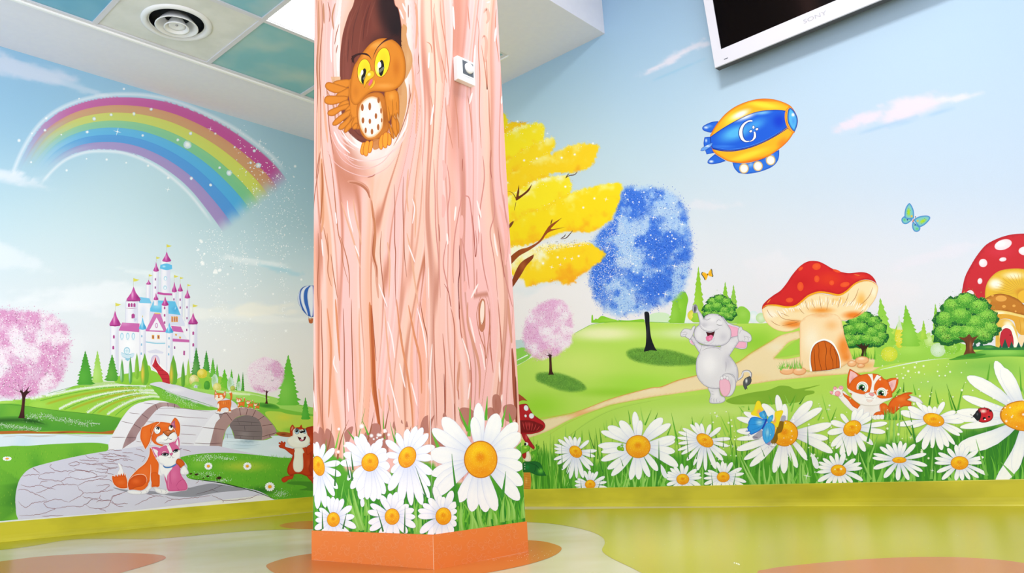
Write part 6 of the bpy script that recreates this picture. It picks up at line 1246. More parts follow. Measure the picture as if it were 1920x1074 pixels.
# ---- elephant
T(1250, 550, 4.883)
GE, GS, GO = 'e4e2ea', 'b2afc2', '807e90'
begin('painted_elephant', RW, mR, 'happy dancing grey elephant with raised arms and trunk')
sub('ear', 'big ear with pink lining')
f(GE, "510,210 560,265 620,290 670,310 720,400 738,450 730,500 680,510 620,495! 560,400 530,300", e=(GS, 10, 0.8), o=GO, ow=2.5); f('f6b4d0', "555,292 600,300 650,315 690,370 700,440 728,450 722,495 680,500 625,488 600,440 590,380", e=('e890b8', 12, 0.6))
f(GE, "205,425 215,455 245,475 262,462! 245,430 225,418", e=(GS, 6, 0.8), o=GO, ow=2); f('f6b4d0', "215,435 228,460 252,466 245,440 228,430")
sub('tail', 'thin tail with dark tuft'); l(GO, "650,792 690,760 700,720 740,708 770,730 768,770", 19, 'n'); l(GE, "648,790 688,758 700,722 740,712 766,732 765,770", 13, 'n')
f('55585e', "765,755! 720,775 700,810 702,850 720,885! 730,870 742,880 735,850 765,830 778,790", e=('2c2e34', 10, 0.7), g=[(730, 800, 16, 34, 'eceef0', 0.9)])
sub('leg', 'standing leg with toes'); f(GE, "380,860 400,920 390,985 400,1003 430,1008 500,1003 535,980 530,950 495,930 478,860!", e=(GS, 12, 0.7), o=GO, ow=2.5, g=[(450, 930, 40, 60, 'f0eef4', 0.8)])
for a in ("408,1000 405,970 415,955", "435,1004 430,970 440,960", "462,1004 455,975 462,960", "480,1000 490,980", "400,890 430,900", "405,920 440,925"): l(GO, a, 2.5)
sub('body', 'pale grey round belly'); f(GE, "300,545! 275,600 268,680 280,760 320,820 370,855 430,872 480,870! 560,850 620,830 650,790 655,720 640,660 600,600 575,570! 620,500 660,440 665,385! 600,400 540,430 490,490! 400,480 320,470 280,440 240,380! 215,400 235,440 265,490", e=(GS, 14, 0.75), o=GO, ow=2.5, g=[(390, 650, 120, 160, 'f4f2f8', 0.95), (560, 620, 60, 110, 'c6c3d2', 0.6), (600, 760, 60, 60, 'cfccd8', 0.6), (590, 470, 60, 40, 'eceaf2', 0.7)])
l(GO, "320,530 350,510 400,498 460,500 500,522", 3); l(GO, "540,620 545,660 538,720", 3); l(GO, "325,460 315,500 300,545", 2.5)
sub('arm', 'open hands'); f(GE, "240,380! 262,300 245,300 235,310! 225,330! 165,322 135,350 125,375 130,390! 145,398 165,395 200,415 215,420", e=(GS, 8, 0.7), o=GO, ow=2.5)
for a in ("130,365 165,352 190,355", "132,388 160,375 185,378", "175,405 175,380 195,360", "225,330 210,345"): l(GO, a, 2.5)
f(GE, "650,380! 655,330 665,310 685,305 695,330! 735,350 770,380 778,420 765,440 740,445 700,440 670,440 655,425", e=(GS, 8, 0.7), o=GO, ow=2.5)
for a in ("700,400 740,395 765,410", "712,435 718,410 705,380", "745,440 748,415 735,395", "665,375 675,345 690,335", "690,440 690,425"): l(GO, a, 2.5)
sub('head', 'grey head with raised trunk')
f(GE, "265,100! 245,105 235,130 240,165 262,180 280,175! 292,220 300,280 270,310 252,350 255,400 280,440 330,465 345,470 400,478 470,480 530,470 575,430 590,380 585,330 560,290 530,245 510,215 480,195 430,185 380,190 350,210 342,235! 320,190 290,150 282,120", e=(GS, 14, 0.8), o=GO, ow=2.5, g=[(420, 240, 60, 40, 'f2f0f6', 0.9), (340, 290, 60, 40, 'c4c1ce', 0.6), (300, 370, 40, 60, 'ecebf2', 0.8), (520, 400, 60, 60, 'c4c1d0', 0.45), (400, 310, 70, 20, 'eeecf4', 0.7), (310, 220, 20, 60, 'f0eef6', 0.8)])
ell('8a8794', 258, 142, 18, 38, 8, o=GO, ow=2); ell('57545f', 257, 145, 9, 26, 8); l('f4f2f8', "247,118 243,150 252,172", 4)
l(GO, "300,285 315,315 350,340 400,350 440,338 482,318", 4); l('f2f0f6', "310,280 340,315 390,330 440,318", 6)
l('3a3844', "342,218 350,205 370,195 382,193", 6); l('3a3844', "472,205 482,198 500,208 508,228", 6)
sub('eye', 'closed smiling eyes'); ell('eeecf4', 480, 268, 28, 24); l('3a3844', "455,278 480,292 515,288", 5); l(GO, "455,272 462,250 480,242 500,255", 3); l(GO, "345,238 370,245 385,235 408,228", 3); l(GO, "360,238 365,246", 3); l(GO, "385,236 392,246", 3)
sub('mouth', 'open dark red mouth with pink tongue'); f('4c1218', "358,350! 400,358 442,345! 432,380 420,410 395,440 365,430 360,400! 372,385", o=GO, ow=2.5); f('f07aa8', "362,395 385,388 400,380 420,385 424,405 405,430 385,440 362,425", g=[(395, 415, 20, 16, 'f8a4c4', 0.8)]); f(GE, "340,440 360,450 375,445 420,420 440,400! 430,440 400,462 365,470 345,462", e=(GS, 6, 0.6))
sub('foot', 'raised foot with pink sole'); f(GE, "500,780 515,745 555,732 605,745 630,790 632,850 610,910 580,940 540,945! 560,860 520,800", e=(GS, 10, 0.7), o=GO, ow=2.5, g=[(590, 820, 26, 60, 'cfccd8', 0.6)]); f('f6bcd4', "482,820 490,790 520,778 560,790 582,830 582,890 565,925 535,945 505,925 487,880", e=('dc90b0', 10, 0.6), o='a87c94', ow=2)
for x, y in ((505, 775), (530, 765), (556, 775)): ell('eeecf4', x, y, 14, 17, o=GO, ow=2)
l(GO, "555,735 590,745 615,775", 3)

# ---- kitten
T(1540, 670, 7.67)
KO, KD = 'e86a1e', 'b8420c'
begin('painted_fox_kitten', RW, mR, 'orange and white waving kitten with green eyes among the daisies')
sub('tail', 'bushy orange tail with white tip'); f(KO, "960,700 1000,620 1060,560 1130,540 1200,510 1270,500! 1320,510 1250,540! 1290,570! 1230,610! 1300,640! 1290,680! 1325,710! 1200,700 1120,740 1040,810 980,790", e=(KD, 26, 0.7), o='8a3410', ow=2, g=[(1150, 600, 100, 50, 'f28438', 0.7), (1020, 740, 60, 60, 'd04a12', 0.6)]); f('f2f0f6', "1265,545! 1340,560 1420,600 1468,665! 1400,650 1330,640 1280,620! 1240,610! 1290,572!", e=('c2bccc', 14, 0.7), o='8c8494', ow=2)
sub('body', 'white chest and orange side'); f('f6f2f2', "560,640 700,650 830,640 860,700 830,800 740,880! 600,860 480,800! 400,740 300,640 240,560! 310,480 400,560 480,640 560,690", e=('d4c8cc', 14, 0.5), o='8c7c84', ow=2, g=[(700, 740, 120, 80, 'efe8e6', 0.7)]); f(KO, "308,505! 340,530 400,560 450,600 500,640 560,685! 520,740! 450,700 380,610 320,550", e=(KD, 12, 0.7))
sub('foreleg', 'orange foreleg with white toes'); f(KO, "835,690 870,660 920,660 960,700 985,760 960,820 900,820 840,780", e=(KD, 14, 0.6), g=[(900, 720, 40, 40, 'f28438', 0.6)]); f('eeeaf2', "840,690! 832,790! 850,820! 846,740!"); f(KO, "745,850 770,800 830,775 880,785 905,830! 880,850 800,850", e=(KD, 10, 0.6), o='8a3410', ow=2)
for x, y in ((775, 862), (820, 858), (875, 855)): ell('f6f4f8', x, y, 38, 34, o='a8a0ac', ow=2.5)
sub('waving_paw', 'white paw with pink pads'); f('f6f0f0', "235,560 180,540 140,530 120,505 125,485 150,480! 175,490! 170,440 185,418 210,420 235,450! 245,440 262,412 290,405 318,425 312,460 300,480 310,520 290,560", e=('d8c8cc', 8, 0.5), o='c0686a', ow=2.5)
for x, y, rx, ry in ((235, 520, 40, 38), (148, 506, 20, 22), (197, 442, 22, 22), (284, 436, 27, 24)): ell('f49aa8', x, y, rx, ry, o='b85064', ow=3, g=[(x-rx*0.2, y-ry*0.2, rx, ry, 'fbc0c8', 0.7)])
l('d06c80', "228,522 245,530", 3)
sub('ear', 'pointed orange ears with pink lining'); f(KO, "375,420 372,330 385,240 410,162! 470,200 560,250! 530,330 480,420 440,470", e=(KD, 10, 0.6), o='8a3410', ow=3); f('f6c2c4', "398,320 405,250 420,190! 480,220 520,260 522,320 490,370 445,425! 410,380", g=[(450, 310, 40, 60, 'e8a4ac', 0.8)])
f(KO, "940,320! 1000,300 1105,290! 1105,360 1080,440 1040,500 990,530! 950,470 930,400", e=(KD, 10, 0.6), o='8a3410', ow=3); f('f6c2c4', "1080,318! 1020,330 960,365 942,410 960,470 985,512! 1040,460 1065,400", g=[(1010, 400, 40, 60, 'e8a4ac', 0.8)])
sub('head', 'orange head with white blaze and muzzle'); f(KO, "370,440! 400,400 440,330 500,280 560,255! 640,238 720,232 800,240 860,270 900,310! 950,330 980,400 1010,480 1020,575! 950,600 860,640 760,650 600,630 480,590 420,520", e=(KD, 12, 0.4), o='8a3410', ow=2.5, g=[(600, 330, 80, 60, 'f07c2c', 0.6), (860, 400, 60, 60, 'e85a18', 0.6)])
f('f8f4f4', "365,435! 420,470 480,500 560,525 620,530! 640,510 700,500 760,510 800,560 830,580 900,590 960,585 1022,572! 980,610 900,640 850,670 760,690 650,690 560,670 480,620 430,560! 440,520! 395,500!", e=('d8cccc', 12, 0.5), g=[(680, 600, 120, 50, 'ffffff', 0.7)])
f('f8f6f8', "665,240! 735,235! 752,330 765,300 800,250! 862,275! 810,320 770,380 755,440 760,500! 695,500! 720,420 725,340 700,280"); f(KO, "738,236! 798,250! 775,290 750,340! 740,280", e=(KD, 4, 0.5))
sub('eye', 'large round green eyes')
for x, y, r in ((590, 428, 84), (868, 508, 76)): ell('ffffff', x, y, r, r*0.98); ell('8aa0a8', x-2, y+2, r*0.82, r*0.80); ell('f4fafa', x-2, y+3, r*0.76, r*0.74); ell('3f8c4c', x-8, y+8, r*0.56, r*0.58, o='1c4a2c', ow=3, g=[(x-8, y+r*0.4, r*0.5, r*0.3, '8cd08c', 0.8)]); ell('0c1410', x-8, y+12, r*0.38, r*0.44); ell('ffffff', x+14, y-4, r*0.15); ell('ffffff', x-24, y+r*0.38, r*0.08)
f(KO, "500,470! 560,460 640,500! 610,525 560,520 500,500", e=(KD, 5, 0.3)); f(KO, "800,550! 860,545 940,560! 900,590 830,582"); l('4a2010', "505,468 560,462 640,500", 3); l('4a2010', "802,548 860,545 935,560", 3)
sub('muzzle', 'white muzzle with pink nose'); f('ffffff', "630,540 650,515 690,505 750,515 790,560 780,600 740,590 700,570 660,580 632,565", o='8c6c74', ow=2.5, e=('dccccc', 6, 0.5)); f('f2a0a4', "680,520 720,512 752,522 758,545 735,558 700,545", o='a05060', ow=2.5); l('8c5c64', "720,556 705,572 665,578", 3); l('8c5c64', "735,558 750,590 780,600", 3); f('f2e0dc', "648,600 660,630 690,642 725,632 740,605! 700,612", o='c8a4a4', ow=2)
for x, y in ((655, 548), (668, 556), (660, 540), (758, 570), (768, 580)): ell('8c5c64', x, y, 2.5)
# ---- foreground grass
T()
begin('painted_grass', RW, mR, 'dense green grass blades along the bottom of the meadow')
soft_fill("660,975 660,915 960,880 1010,850 1080,870 1160,865 1260,850 1370,860 1480,870 1540,850 1650,830 1750,820 1840,800 1920,790 2600,760 3000,740 3000,1000 960,1000", lambda x, y, d: mixc('4d9c2a', '2f7a2c', ss((x-1500)/400*0.6+0.3*(fbm(x*0.05, y*0.05, 3, 3)))), 26, 6.0, rag=10, ragf=0.05, seed=2)
sub('blades'); rr = random.Random(17); GC = ['6cbc34', '4c9c28', '82ca44', '3c8a28', '98d45c', '5aac30']
def meadow(n, x0, x1, yb, h0, h1, w0, w1, cols, seed):
    q = random.Random(seed)
    for k in range(n):
        x = q.uniform(x0, x1); b = 925-(x-985)*0.03; 
        blade(x, b+8-q.uniform(0, yb), x+q.uniform(-16, 16), b-q.uniform(h0, h1)-yb*0.5, q.uniform(-6, 6), q.uniform(w0, w1), q.choice(cols))
meadow(380, 690, 1990, 40, 40, 90, 2.0, 5.0, ['3f8c26', '57a830', '4c9a2c', '64b438'], 3)
meadow(330, 690, 1990, 10, 15, 55, 4.0, 8.0, ['8ccc58', '6cb83c', '4c9a2c', '9cd468', '3c8a2c'], 5)
meadow(90, 985, 1060, 10, 40, 95, 3.0, 5.5, ['7cc040', '5aa82c', '98d050', '448f24'], 7)
# ---- red mushroom and frog beside the column
T(960, 740, 5.968)
begin('painted_red_mushroom', RW, mR, 'small red toadstool beside the right edge of the column')
f('a63024', "60,-20! 90,0 130,30 175,72! 120,60 60,85!", a=0.85)
sub('stem', 'slanting red stem'); f('b02028', "95,360 130,370 150,420 190,490 230,550 255,590 240,612! 200,580 150,530 120,480 100,420", e=('7c141c', 8, 0.7), g=[(160, 470, 20, 60, 'dc5050', 0.8)])
sub('cap', 'dark red cap with white spots'); f('b81e26', "-160,330 -140,270 -60,190 30,130 130,100 170,108 200,160 240,220 300,265 350,300 372,340 360,380 320,410 260,430 190,440 60,432 -80,400", e=('8a1218', 10, 0.7), g=[(180, 170, 60, 50, 'cc3034', 0.6)]); f('7c1418', "-120,335 0,295 100,285 200,285 280,310 350,345 330,385 260,415 180,425 60,420 -60,390", g=[(180, 330, 70, 40, 'b42c30', 0.7)])
for a in ("120,300 130,350 140,390", "150,300 160,340 170,400", "190,305 195,350 190,400", "230,315 225,360 215,405", "270,325 255,370 240,405", "310,345 290,380 270,400"): l('c84040', a, 7)
for x, y, rx, ry in ((158, 148, 26, 32), (152, 236, 13, 16), (218, 236, 28, 30)): ell('f2f4f8', x, y, rx, ry, -15, e=('b8c4d4', 8, 0.6))
begin('painted_frog', RW, mR, 'small green frog with open mouth beside the right edge of the column')
f('d89030', "130,870! 205,868! 215,960 205,1074! 135,1080!", g=[(160, 960, 20, 60, 'eab45c', 0.8)])
for k in range(7): l('b06c1c', f"135,{890+k*26} 205,{896+k*26}", 3)
sub('leg'); f('5cb02c', "205,650 230,630 262,620 270,590 262,560! 280,555 290,580 300,560! 305,590 292,615 285,660 275,720 240,750 215,745 240,690", e=('2c6c18', 8, 0.8), g=[(240, 680, 20, 30, 'a4dc4c', 0.8)])
sub('body'); f('f2eccc', "120,700 150,660 180,620 200,660 215,700 205,740 175,750 140,735", e=('c4b880', 8, 0.6)); f('1f6c2c', "120,760 200,745 270,745 320,770 350,840 385,905! 300,905 240,885 200,868! 125,865!", e=('16501c', 8, 0.6), g=[(320, 850, 50, 50, '6cc43c', 0.9), (170, 810, 40, 40, '1f8c44', 0.7)]); l('0f3c20', "190,760 270,790 320,850", 6); l('0f3c20', "270,790 260,840 250,870", 5)
for y in (775, 802, 830): ell('f6f8f4', 143, y, 4, 6)
sub('head', 'green head with open red mouth'); f('78c030', "90,590 130,565 170,560 200,580 190,620 150,650 110,660! 95,640", e=('3c841c', 8, 0.8), g=[(150, 590, 30, 20, 'c4e85c', 0.9)]); f('b8241c', "112,665! 160,640! 158,690 140,718 120,700", e=('6c100c', 6, 0.7)); f('f6f0dc', "115,700 140,720 165,690! 160,650! 185,630 200,690 180,740 140,730", e=('c8bc8c', 6, 0.6)); ell('f4f6f0', 160, 550, 22, 18); ell('16161a', 148, 552, 13, 15)

T()
begin('painted_grass', RW, mR, 'single grass blades sticking up between the daisies')
T(1020, 740, 5.968)
for a in ((240, 520, 242, 365, 0), (330, 480, 355, 400, 4), (425, 520, 424, 400, 0), (560, 700, 500, 385, -20), (600, 720, 576, 370, 12), (640, 560, 620, 370, 4), (690, 480, 664, 310, 3), (700, 480, 694, 285, 4), (755, 480, 760, 260, 6), (870, 400, 785, 230, -12), (965, 330, 940, 165, 4), (1120, 330, 1078, 140, -6), (1130, 340, 1200, 170, 0), (1230, 300, 1275, 195, 4), (1380, 450, 1430, 330, 0), (1490, 560, 1425, 205, 0), (1500, 460, 1540, 340, 6), (1660, 380, 1655, 240, 6), (70, 800, 72, 425, -10), (40, 900, 0, 560, 0), (120, 900, 110, 460, -14)): blade(*a, 16, GC[(a[0]//7) % 6])
T(1250, 740, 5.968)
for a in ((120, 520, 50, 200, 4), (300, 350, 280, 255, 0), (370, 340, 415, 240, 0), (510, 420, 503, 225, 6), (690, 420, 600, 230, 0), (660, 460, 605, 295, -6), (720, 480, 692, 190, 6), (790, 440, 745, 235, 0), (830, 370, 833, 130, 6), (860, 200, 800, 120, 0), (870, 135, 830, 128, 0), (1180, 110, 1140, 0, 0), (1375, 130, 1320, 0, 0), (1380, 120, 1440, 0, 4), (770, 700, 700, 440, 0), (920, 170, 915, 120, 0)): blade(*a, 15, GC[(a[0]//7) % 6])
T(1480, 730, 5.804)
for a in ((440, 350, 355, 55, -6), (455, 350, 515, 195, 0), (310, 335, 370, 215, 0), (20, 240, 80, 40, 0), (110, 160, 170, 70, 0), (1135, 90, 1220, 0, 0), (1240, 30, 1245, -80, 4)): blade(*a, 15, GC[(a[0]//7) % 6])
T(1680, 730, 5.804)
for a in ((360, 170, 395, -40, 0), (460, 160, 425, 0, 0), (655, 235, 550, -60, -6), (675, 235, 715, -20, 0), (1400, 60, 1350, -60, 0), (10, 40, 60, -30, 0), (215, 60, 185, -60, 0)): blade(*a, 18, GC[(a[0]//7) % 6])
T(1780, 660, 4.471)
for a in ((318, 235, 340, 95, 0), (600, 330, 588, 120, 6), (25, 480, -10, 330, -4), (70, 490, 125, 260, -6)): blade(*a, 16, '62b034')
flush()
# ---- daisies
def D(lab, cx, cy, cr, ang, tips, seed=0, base='cdd5f3'): begin('painted_daisy', RW, mR, lab); daisy(cx, cy, 10, 10, cr=cr, ang=ang, tips=tips, base=base)
T(1780, 660, 4.471)
D('giant daisy cut by the right edge of the mural view, with a ladybug on its petals', 640, 535, (205, 122), 4, "110,370,80,-10 20,545,120,8 90,630,70,-8 60,500,90,0 150,205,130,20 385,75,120,-10 440,130,130,10 75,800,170,-50 395,1120,150,-60 545,1005,110,0 720,1000,120,0 700,80,120,0 880,150,120,0 1050,400,120,0 1060,600,120,0 950,900,120,20 830,1000,120,0", base='c9d4f0')
T(1020, 740, 5.968)
D('daisy leaning left, first large daisy right of the column', 355, 637, (74, 58), 40, "115,555,40,0 160,500,50,0 225,470,45,0 280,460,45,0 345,470,50,0 405,475,44,0 503,510,48,0 115,600,40,0 120,645,40,0 110,725,46,0 150,775,48,0 200,840,52,0 590,625,48,0 570,690,46,0 550,790,52,0 255,885,40,0 520,840,54,0 290,940,56,0 365,935,44,0 440,930,60,0")
D('largest daisy between the column and the elephant, with a tiny green caterpillar', 1053, 580, (132, 122), 0, "655,600,90,0 1465,520,100,0 605,570,90,6 640,410,90,12 715,355,120,14 850,290,120,10 1015,188,92,0 1078,285,80,0 1325,260,130,-10 1415,325,100,-8 1470,475,110,10 1465,635,110,0 1500,800,120,-24 1272,850,90,-10 640,735,90,0 640,640,70,0 710,830,90,-10 755,905,90,-8 970,950,92,0 1060,948,96,0 1180,920,80,8")
T(1250, 740, 5.968)
D('middle sized daisy with an oval tilted centre below the elephant', 428, 510, (98, 64), 32, "120,480,44,0 130,415,50,0 180,375,50,0 265,330,50,0 320,310,54,0 385,320,50,0 490,330,56,0 605,365,60,0 715,490,50,0 695,575,50,0 130,545,46,0 125,620,44,0 165,665,48,0 225,735,56,0 300,790,42,0 345,845,64,0 435,848,50,0 550,830,66,0 630,735,60,0 675,680,54,0")
D('small daisy second from the left along the skirting, bright spot on its centre', 180, 945, (68, 58), 0, "165,770,50,0 235,790,50,0 335,835,60,0 380,885,50,0 390,925,44,0 382,1030,60,-14 320,1060,50,0 85,800,50,0 40,820,44,0 10,865,50,0 -40,890,46,0 0,940,44,0 0,1010,50,0 60,1060,50,0 120,1070,54,0 210,1080,54,0 270,1080,46,0", base='c4cef0')
D('small daisy directly below the elephant by the skirting', 633, 920, (68, 56), 0, "560,750,50,0 625,740,52,0 660,770,44,0 735,755,56,0 840,820,56,0 865,880,44,0 890,975,50,-8 865,1020,46,0 780,1040,46,0 460,845,44,0 420,875,38,0 415,935,40,0 420,1000,50,0 480,1040,48,0 560,1040,56,0 640,1050,56,0 700,1040,46,0")
T(1020, 740, 5.968)
D('smallest daisy by the skirting nearest the column', 517, 1003, (56, 50), 0, "450,850,44,0 510,845,44,0 548,870,40,0 600,858,46,0 680,915,46,0 700,975,40,0 718,1050,46,0 660,1080,44,0 375,940,40,0 345,965,36,0 345,1015,36,0 345,1072,46,0 420,1090,46,0 500,1100,50,0 580,1100,50,0")
T(1380, 740, 7.672)
D('big daisy in the centre carrying the blue butterfly', 700, 555, (182, 178), 0, "10,520,120,0 1375,420,140,20 10,330,110,16 110,250,110,10 380,130,150,20 590,0,120,0 700,130,110,0 1095,90,160,-20 1235,190,130,-16 1325,630,120,0 1390,830,150,-40 1025,940,100,-20 10,640,90,0 10,790,130,-10 115,930,110,-14 200,1030,120,-10 545,1120,130,0 690,1130,136,0 880,1050,110,10", base='c8c8e4')
T(1480, 730, 5.804)
D('daisy covering the kitten, tilted centre, left of the kitten paw', 685, 422, (98, 78), -30, "450,350,80,0 560,265,60,0 720,220,80,0 800,210,70,0 870,250,70,0 915,290,60,0 1065,365,66,0 1045,465,70,0 910,600,60,0 845,560,70,0 415,475,84,0 455,620,80,6 505,645,50,0 560,715,90,0 640,725,76,0 720,715,70,0 825,675,76,0")
D('small daisy second from the right of the big butterfly daisy along the skirting', 535, 880, (80, 60), 4, "510,690,50,0 600,690,70,0 720,755,56,0 780,800,52,0 795,855,50,0 800,990,60,-14 690,1010,50,0 365,750,50,0 320,790,44,0 310,840,50,0 305,900,46,0 310,1000,60,0 400,1030,54,0 480,1030,56,0 560,1030,56,0 620,1030,46,0 440,720,50,0", base='c4cef0')
D('flat small daisy with a narrow oval centre', 1197, 768, (74, 32), 0, "905,745,50,0 985,625,56,0 915,700,44,0 1055,595,56,0 1130,570,54,0 1210,560,60,0 1270,580,48,0 1370,595,62,0 1490,700,56,0 1500,830,56,-6 1450,890,50,0 1410,950,50,0 1300,985,62,0 915,860,66,0 1030,960,70,0 1180,990,66,0", base='c4d0f2')
T(1680, 730, 5.804)
D('large daisy with an oval centre just left of the giant daisy', 410, 330, (112, 68), 14, "40,245,90,0 130,190,80,0 220,130,60,0 290,170,60,0 355,180,60,0 425,185,60,0 525,135,70,0 650,240,70,0 740,350,70,0 700,290,60,0 725,465,60,0 695,500,60,0 640,600,60,0 570,625,84,0 500,660,86,0 395,640,60,0 295,655,90,0 215,575,80,0 5,385,70,0 160,410,50,0")
D('small round daisy below the ladybug by the skirting', 692, 800, (92, 70), 0, "650,600,60,0 730,590,70,0 560,640,60,0 460,690,54,0 800,620,60,0 890,665,60,0 955,735,54,0 945,795,46,0 995,930,50,-10 900,960,54,0 805,980,50,0 725,990,60,0 650,990,60,0 500,980,60,0 445,900,54,0 420,800,46,0 420,745,50,0", base='c4d0f2')
# blades in front of the daisies
T()
begin('painted_grass', RW, mR, 'thin dark green blades crossing in front of the daisies')
T(1020, 740, 5.968); 
for a in ((205, 830, 195, 530, 0), (655, 860, 600, 560, -16), (560, 600, 500, 400, -10), (520, 710, 520, 600, 0), (885, 800, 850, 700, 4), (1290, 900, 1284, 510, 0), (420, 1070, 410, 940, 0), (605, 1060, 635, 950, 0), (250, 890, 310, 720, 0)): blade(*a, 11 if a[0] != 1290 else 26, '3f8c34')
T(1250, 740, 5.968)
for a in ((245, 720, 218, 390, 0), (330, 720, 365, 590, 0), (635, 600, 632, 460, 0), (1095, 690, 1050, 580, 4), (740, 580, 690, 420, 0), (515, 1020, 500, 870, 0), (745, 1020, 780, 850, 0)): blade(*a, 12, '3f8c34')
for a in ((970, 1010, 800, 640, -30), (1000, 1015, 820, 640, -10), (1040, 1010, 1050, 730, -20), (1110, 1010, 1085, 730, -20), (1250, 1010, 1240, 800, 0), (1320, 1010, 1270, 850, 0), (1400, 960, 1380, 640, 40), (400, 1030, 400, 760, 0)): blade(*a, 34, '8cc65c', 'a6d878')
T(1480, 730, 5.804)
for a in ((205, 760, 200, 400, 0), (628, 725, 570, 510, 6), (850, 570, 900, 280, 10), (1330, 500, 1235, 310, 0), (1360, 560, 1310, 240, 0)): blade(*a, 26 if a[0] in (205, 850) else 14, '3f8c34')
for a in ((890, 980, 750, 640, -20), (860, 790, 970, 480, 0), (1080, 580, 1110, 200, -14), (1140, 580, 1160, 180, -20), (1180, 580, 1200, 160, 14), (30, 980, 0, 720, 50), (120, 1020, 130, 740, -20), (210, 1010, 160, 760, 30)): blade(*a, 30, '86c456', '9cd46c')
for k in range(26): x = rr.uniform(1030, 1240); blade(x, 330, x+rr.uniform(-14, 14), rr.uniform(180, 290), 4, 16, rr.choice(['5cae38', '7cc44c', '98d460', '4a9c30']))
f('f0f2fb', "232,685! 270,720 310,780 320,850 290,862 255,810"); f('f0f2fb', "872,530! 905,570 912,602! 880,595")
T(1680, 730, 5.804)
for a in ((175, 500, 70, 320, 0), (215, 600, 145, 240, 10), (385, 975, 400, 640, 0), (990, 940, 870, 540, -10), (1280, 940, 1140, 790, 0)): blade(*a, 16 if a[0] < 300 else 36, '3f8c34' if a[0] < 300 else '7cbc54')
T(1020, 740, 5.968); f('f0f2fb', "1305,775! 1340,815 1372,880 1375,935 1340,920 1310,860")
# small animals on flowers
begin('painted_caterpillar', RW, mR, 'tiny green caterpillar on a petal of the largest daisy left of the elephant')
f('7cc024', "815,600 830,575 860,570! 855,590 880,580 895,600 890,628 860,625 830,622", e=('4a8c14', 8, 0.6), g=[(880, 605, 12, 12, 'd8d04c', 0.8)]); ell('6cb428', 875, 562, 17, 17); ell('f4f8f0', 868, 556, 7); ell('16181a', 869, 556, 4); ell('f4f8f0', 884, 560, 5)
T(1380, 740, 7.672)
begin('painted_butterfly', RW, mR, 'blue and yellow butterfly resting on the big central daisy')
sub('painted_shade', 'brush shade of the butterfly on the flower')
f('7c5c14', "560,560! 620,400 640,380 690,378! 680,470 650,540 600,560 600,640 560,705 500,690 480,650!", a=0.9); f('a8a8c4', "655,310 690,295 715,310 712,360 690,385! 640,375!", a=0.95); f('a8a4b8', "235,605 290,560 350,505 380,520! 380,590 320,635 260,640", a=0.95); l('6c6880', "235,605 320,612", 12); f('9a94c0', "415,690 440,650 500,660 500,700 470,725")
for a in ("455,715 520,750 570,745", "468,745 468,775", "515,735 515,770"): l('4c3c4c', a, 4)
sub('wing', 'blue lower wings'); f('f8e12c', "300,95 325,85 350,100 372,170 400,215 350,290 380,350! 300,310 225,290 215,260 255,220 275,150", e=('f0c81c', 14, 0.6), g=[(340, 250, 60, 60, 'f8a47c', 0.9)]); f('f8e12c', "560,250 620,228 660,222 680,245 640,340 615,430 600,465 570,460 540,420 500,400! 550,360", e=('f0c81c', 14, 0.6), g=[(550, 360, 40, 80, 'f89c7c', 0.9)])
f('3aa4ee', "330,265 370,240 410,225 440,280 445,345! 400,350 350,320", g=[(400, 290, 40, 50, '6cc8f8', 0.8)]); f('3aa4ee', "455,350! 480,310 530,285 535,330 500,390 450,395", g=[(500, 340, 30, 40, '6cc8f8', 0.8)])
f('2f9aee', "230,320 300,318 380,345 430,345! 425,400 380,480 300,540 220,575! 190,560! 200,530 140,530! 170,510 160,470! 180,430 175,400 200,350", e=('2c50c8', 20, 0.8), g=[(340, 400, 80, 70, 'a8e0fc', 0.8)]); f('44aef2', "440,400! 500,400 555,450 555,560 520,640 460,690 430,700 395,650 380,590 385,500", e=('2c70d8', 14, 0.7), g=[(450, 540, 50, 90, 'a8e0fc', 0.7)])
for a in ("420,370 330,370 240,360", "420,390 320,420 200,430", "415,410 330,470 220,510", "450,430 430,540 420,640", "465,430 480,540 460,650", "480,430 520,520 510,600"): l('1f70cc', a, 4)
for a in ("160,500 135,535", "190,555 168,580", "175,600 195,580"): l('20307c', a, 8)
sub('body', 'dark blue body'); f('1c4cc4', "370,490 400,420 430,350 445,345 450,370 420,430 385,490", e=('12308c', 6, 0.6)); l('2a3c5c', "440,345 415,300 385,190", 4); l('2a3c5c', "450,345 430,290 400,200", 4)
T(1780, 660, 4.471)
begin('painted_ladybug', RW, mR, 'red ladybug with black spots on the giant daisy')
for a in ("172,520 195,532", "180,555 200,540", "240,470 250,480", "296,455 294,470", "355,482 340,495", "360,562 345,552", "313,588 308,575", "250,585 258,572"): l('1c1c22', a, 5)
sub('head', 'black head'); f('22242a', "195,535 215,515 222,500 240,485 255,500 258,540 245,575 225,570 208,550", e=('0c0c10', 6, 0.6), g=[(235, 520, 12, 20, '5c6068', 0.8)]); f('f6f6f8', "200,545! 212,552 230,575! 215,562")
sub('shell', 'glossy red shell'); f('cc2430', "240,480 280,466 320,470 355,492 368,530 355,565 320,585 275,590 245,580! 262,530", e=('7c1018', 10, 0.8), o='2c1014', ow=2, g=[(285, 495, 40, 24, 'fbd8d0', 0.9), (330, 540, 40, 40, 'dc4444', 0.5)]); l('1c1c22', "240,480 258,500 262,535 250,575", 8)
for x, y, rx, ry in ((293, 556, 14, 12), (333, 542, 9, 8), (343, 492, 10, 7), (318, 482, 7, 5)): ell('16161c', x, y, rx, ry)
ell('ffffff', 300, 564, 8, 6)
